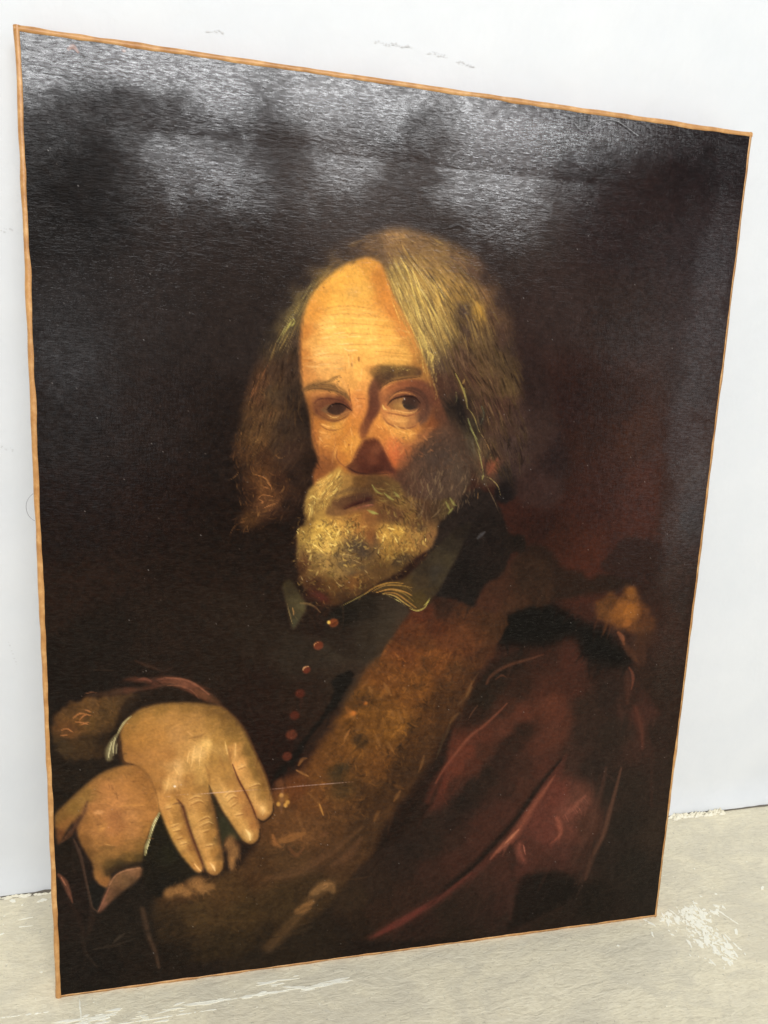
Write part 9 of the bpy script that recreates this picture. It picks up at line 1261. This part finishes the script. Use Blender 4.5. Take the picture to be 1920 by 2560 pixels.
# dust and tiny losses scattered over the dark paint
for _ in range(520):
    x, y = rng.uniform(8, 602), rng.uniform(8, 790)
    pt.blob(x, y, rng.uniform(.2, .45), rng.uniform(.2, .5), rng.random() * 3, (170, 165, 160), rng.uniform(.15, .6), .5, rng.uniform(.2, 1.2))
Cc = np.clip(pt.C, 0, 1); Z = pt.Z
nz = _noise(rng, pt.H, pt.W, 2.2) + _noise(rng, pt.H, pt.W, 1.3) - 1
Cc = Cc * (1 + .09 * nz)[..., None]
Lc = lin(np.clip(Cc, 0, 1)) * PAINT_GAIN
lum = Lc @ np.array([.2126, .7152, .0722]) + 1e-5
Lc = Lc * (1 + np.exp(-lum / .03)[..., None] * np.array([.20, -.14, -.36]))          # the darks are a warm brown glaze
Lc = np.clip(Lc * (np.maximum(lum - PAINT_VEIL, .3 * lum) / lum)[..., None], .0008, .9)
# varnish: how glossy the surface is from place to place (sheen pattern painted into the gloss)
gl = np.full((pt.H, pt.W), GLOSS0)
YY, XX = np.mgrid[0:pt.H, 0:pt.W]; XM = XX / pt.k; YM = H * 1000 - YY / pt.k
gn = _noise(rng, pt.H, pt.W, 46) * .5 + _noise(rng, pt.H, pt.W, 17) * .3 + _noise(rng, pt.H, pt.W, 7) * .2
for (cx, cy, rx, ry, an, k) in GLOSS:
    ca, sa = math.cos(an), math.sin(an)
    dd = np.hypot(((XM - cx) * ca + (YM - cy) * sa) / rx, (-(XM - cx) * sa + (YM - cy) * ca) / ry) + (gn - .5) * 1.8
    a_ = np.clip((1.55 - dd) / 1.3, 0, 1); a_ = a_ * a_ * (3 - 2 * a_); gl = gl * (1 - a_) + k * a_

# the picture: an Empty at its foot; everything of it leans back together
LEAN = math.radians(7.7)
pic = bpy.data.objects.new('oil_painting', None); COL.objects.link(pic); pic.empty_display_size = .1
pic.matrix_world = Matrix.Rotation(-LEAN, 4, 'X')
tag(pic, 'unframed oil portrait of a bearded old man leaning on the white wall', 'painting')

m = Mat('oil_paint_varnish')
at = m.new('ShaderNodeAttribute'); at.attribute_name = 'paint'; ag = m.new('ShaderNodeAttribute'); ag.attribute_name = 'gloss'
m.link(at.outputs['Color'], m.b.inputs['Base Color'])
co = m.coord(); hz = m.coord(.24, 1, 1); vt = m.coord(1, 1, .3)
w1 = m.noise(hz, 780, 4, .65); w2 = m.noise(vt, 560, 3, .6); w3 = m.noise(m.coord(.3, 1, 1), 190, 4, .6); w4 = m.noise(co, 70, 3, .5); w5 = m.noise(co, 24, 2, .5)
b1 = m.bump(w5, .4, .0010); b2 = m.bump(w4, .3, .0005, b1); b3 = m.bump(w3, .28, .0004, b2); b4 = m.bump(w2, .5, .00022, b3); b5 = m.bump(w1, .6, .00022, b4)
m.link(b5, m.b.inputs['Normal']); m.link(b5, m.b.inputs['Coat Normal'])
m.b.inputs['Roughness'].default_value = .45; m.b.inputs['Specular IOR Level'].default_value = .03
sp = m.ramp(m.noise(m.coord(.26, 1, 1), 640, 4, .72), [(.40, (.30, .30, .30)), (.56, (.68, .68, .68)), (.68, (1, 1, 1))])
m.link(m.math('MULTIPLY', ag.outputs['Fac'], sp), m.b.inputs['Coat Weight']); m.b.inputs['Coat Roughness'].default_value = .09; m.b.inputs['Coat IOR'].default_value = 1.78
M_OIL = m.m

# painted canvas: a fine sheet of woven squares carrying the paint relief
MARG = .0012
gx = np.linspace(MARG, W - MARG, pt.W); gz = np.linspace(H - MARG, MARG, pt.H)
GX, GZ = np.meshgrid(gx, gz)
fade = np.clip(np.minimum(np.minimum(GX, W - GX), np.minimum(GZ, H - GZ)) / .06, 0, 1)
slack = _noise(rng, pt.H, pt.W, 260) * .0014 * fade * fade
GY = -(Z * .00013) - .0 + slack - .0004
verts = np.stack([GX, GY, GZ], -1).reshape(-1, 3).astype(np.float32)
i0 = (np.arange(pt.H - 1)[:, None] * pt.W + np.arange(pt.W - 1)[None]).ravel()
quads = np.stack([i0, i0 + pt.W, i0 + pt.W + 1, i0 + 1], -1).astype(np.int32)
me = bpy.data.meshes.new('painted_canvas')
me.vertices.add(len(verts)); me.vertices.foreach_set('co', verts.ravel())
me.loops.add(quads.size); me.loops.foreach_set('vertex_index', quads.ravel())
me.polygons.add(len(quads)); me.polygons.foreach_set('loop_start', np.arange(0, quads.size, 4, dtype=np.int32)); me.polygons.foreach_set('loop_total', np.full(len(quads), 4, np.int32))
me.polygons.foreach_set('use_smooth', np.ones(len(quads), bool))
me.update(calc_edges=True)
ca = me.color_attributes.new('paint', 'FLOAT_COLOR', 'POINT')
ca.data.foreach_set('color', np.concatenate([Lc.reshape(-1, 3), np.ones((len(verts), 1))], 1).astype(np.float32).ravel())
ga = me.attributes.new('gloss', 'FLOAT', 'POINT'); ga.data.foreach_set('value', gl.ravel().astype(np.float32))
me.materials.append(M_OIL)
canvas = bpy.data.objects.new('painted_canvas', me); COL.objects.link(canvas); canvas.parent = pic
canvas['label'] = 'dark glossy portrait of an old man with long grey hair, crossed hands and fur-trimmed red coat'

# brown paper tape folded over the four edges
m = Mat('brown_paper_tape')
co = m.coord(); t1 = m.noise(co, 90, 4, .6); t2 = m.noise(co, 420, 3, .6); t3 = m.noise(co, 22, 2, .5)
base = m.ramp(t1, [(.3, rgb(158, 106, 54)), (.5, rgb(186, 134, 76)), (.7, rgb(220, 174, 116))])
base = m.mix(.3, base, m.ramp(t3, [(.4, rgb(168, 116, 62)), (.6, rgb(210, 158, 98))]))
m.link(base, m.b.inputs['Base Color']); n1 = m.bump(t1, .5, .0012); m.link(m.bump(t2, .5, .0004, n1), m.b.inputs['Normal'])
m.b.inputs['Roughness'].default_value = .38; m.b.inputs['Specular IOR Level'].default_value = .5
M_TAPE = m.m
def tape(p0, p1, inward, width, seed):
    # profile goes from the inner edge on the face, over the rounded arris, down the side; wavy and a little lumpy
    rg = np.random.default_rng(seed); n = 150
    p0, p1 = np.array(p0, float), np.array(p1, float); iw = np.array(inward, float)
    wv = np.convolve(rg.normal(size=n + 20), np.hanning(11) / 3, 'same')[10:-10]; lump = np.convolve(rg.normal(size=n + 20), np.hanning(7) / 2.5, 'same')[10:-10]; edge = np.convolve(rg.normal(size=n + 20), np.hanning(5) / 2, 'same')[10:-10]
    V = []
    for k in range(n):
        u = k / (n - 1); p = p0 * (1 - u) + p1 * u; wd = width * (1 + .10 * wv[k]) + .0003 * edge[k]; e = .0004 * lump[k]
        prof = [(wd, -.0002), (wd * .97, -.0007), (wd * .5, -.0008 - e * .5), (.0014, -.0007 - e * .4), (.0002 - e, -.0001), (-.0005 - e, .0012), (-.0006 - e, .006), (-.0005, TH + .001)]
        for (i_, y_) in prof:
            q = p + iw * i_; V.append((q[0], y_, q[2]))
    m_ = 8; Fc = []
    for k in range(n - 1):
        for j in range(m_ - 1):
            a_ = k * m_ + j; Fc.append((a_, a_ + 1, a_ + m_ + 1, a_ + m_))
    return mesh_obj('edging_tape', V, Fc, M_TAPE, pic, True)
tape((0, 0, H), (W, 0, H), (0, 0, -1), .0042, 1); tape((W, 0, 0), (0, 0, 0), (0, 0, 1), .0028, 2)
tape((0, 0, 0), (0, 0, H), (1, 0, 0), .0040, 3); tape((W, 0, H), (W, 0, 0), (-1, 0, 0), .0026, 4)

# pine stretcher bars behind the canvas
m = Mat('stretcher_pine'); co = m.coord(1, 8, 8)
m.link(m.ramp(m.noise(co, 12, 4, .6), [(.35, rgb(170, 128, 80)), (.65, rgb(206, 168, 116))]), m.b.inputs['Base Color']); m.b.inputs['Roughness'].default_value = .7; M_PINE = m.m
def bar(x0, x1, z0, z1):
    bm = bmesh.new(); bmesh.ops.create_cube(bm, size=1)
    for v in bm.verts: v.co = ((x0 + x1) / 2 + v.co.x * (x1 - x0), .003 + (TH - .003) * (v.co.y + .5), (z0 + z1) / 2 + v.co.z * (z1 - z0))
    bmesh.ops.bevel(bm, geom=list(bm.edges), offset=.0015, segments=2, affect='EDGES')
    me = bpy.data.meshes.new('stretcher_bar'); bm.to_mesh(me); bm.free(); me.materials.append(M_PINE)
    o = bpy.data.objects.new('stretcher_bar', me); COL.objects.link(o); o.parent = pic
b = .045; g = .0008
bar(g, b, g, H - g); bar(W - b, W - g, g, H - g); bar(b + g, W - b - g, H - b, H - g); bar(b + g, W - b - g, g, b)

# a loose pale fibre stuck to the varnish at the upper right and one hanging on the left edge
m = Mat('pale_fibre'); m.b.inputs['Base Color'].default_value = rgb(150, 150, 154); m.b.inputs['Roughness'].default_value = .45; M_FIB = m.m
def fibre(name, pts, r, label):
    cu = bpy.data.curves.new(name, 'CURVE'); cu.dimensions = '3D'; cu.bevel_depth = r; cu.bevel_resolution = 2
    sp = cu.splines.new('NURBS'); sp.points.add(len(pts) - 1); sp.use_endpoint_u = True; sp.order_u = 4
    for q, p in zip(sp.points, pts): q.co = (*p, 1)
    tmp = bpy.data.objects.new(name, cu); COL.objects.link(tmp)
    dg = bpy.context.evaluated_depsgraph_get(); me = bpy.data.meshes.new_from_object(tmp.evaluated_get(dg)); bpy.data.objects.remove(tmp)
    me.name = name; me.materials.append(M_FIB)
    o = bpy.data.objects.new(name, me); COL.objects.link(o); o.matrix_world = Matrix.Rotation(-LEAN, 4, 'X'); tag(o, label, 'fibre')
    return o
FB = ((434.9,785.9),(440.2,780.2),(446.7,779),(454.6,786),(465.3,792.7),(476.8,791.8),(487,786.6),(496,782.2))
fibre('loose_fibre', [(x / 1000, -.0016, z / 1000) for x, z in FB], .0002, 'pale curled fibre stuck to the varnish near the upper right corner')
fibre('loose_fibre', [(-.0004, -.0015, .462), (-.005, -.003, .458), (-.007, -.002, .449), (-.004, -.001, .442), (-.0002, -.001, .440)], .00022, 'tiny pale fibre loop hanging on the left taped edge')
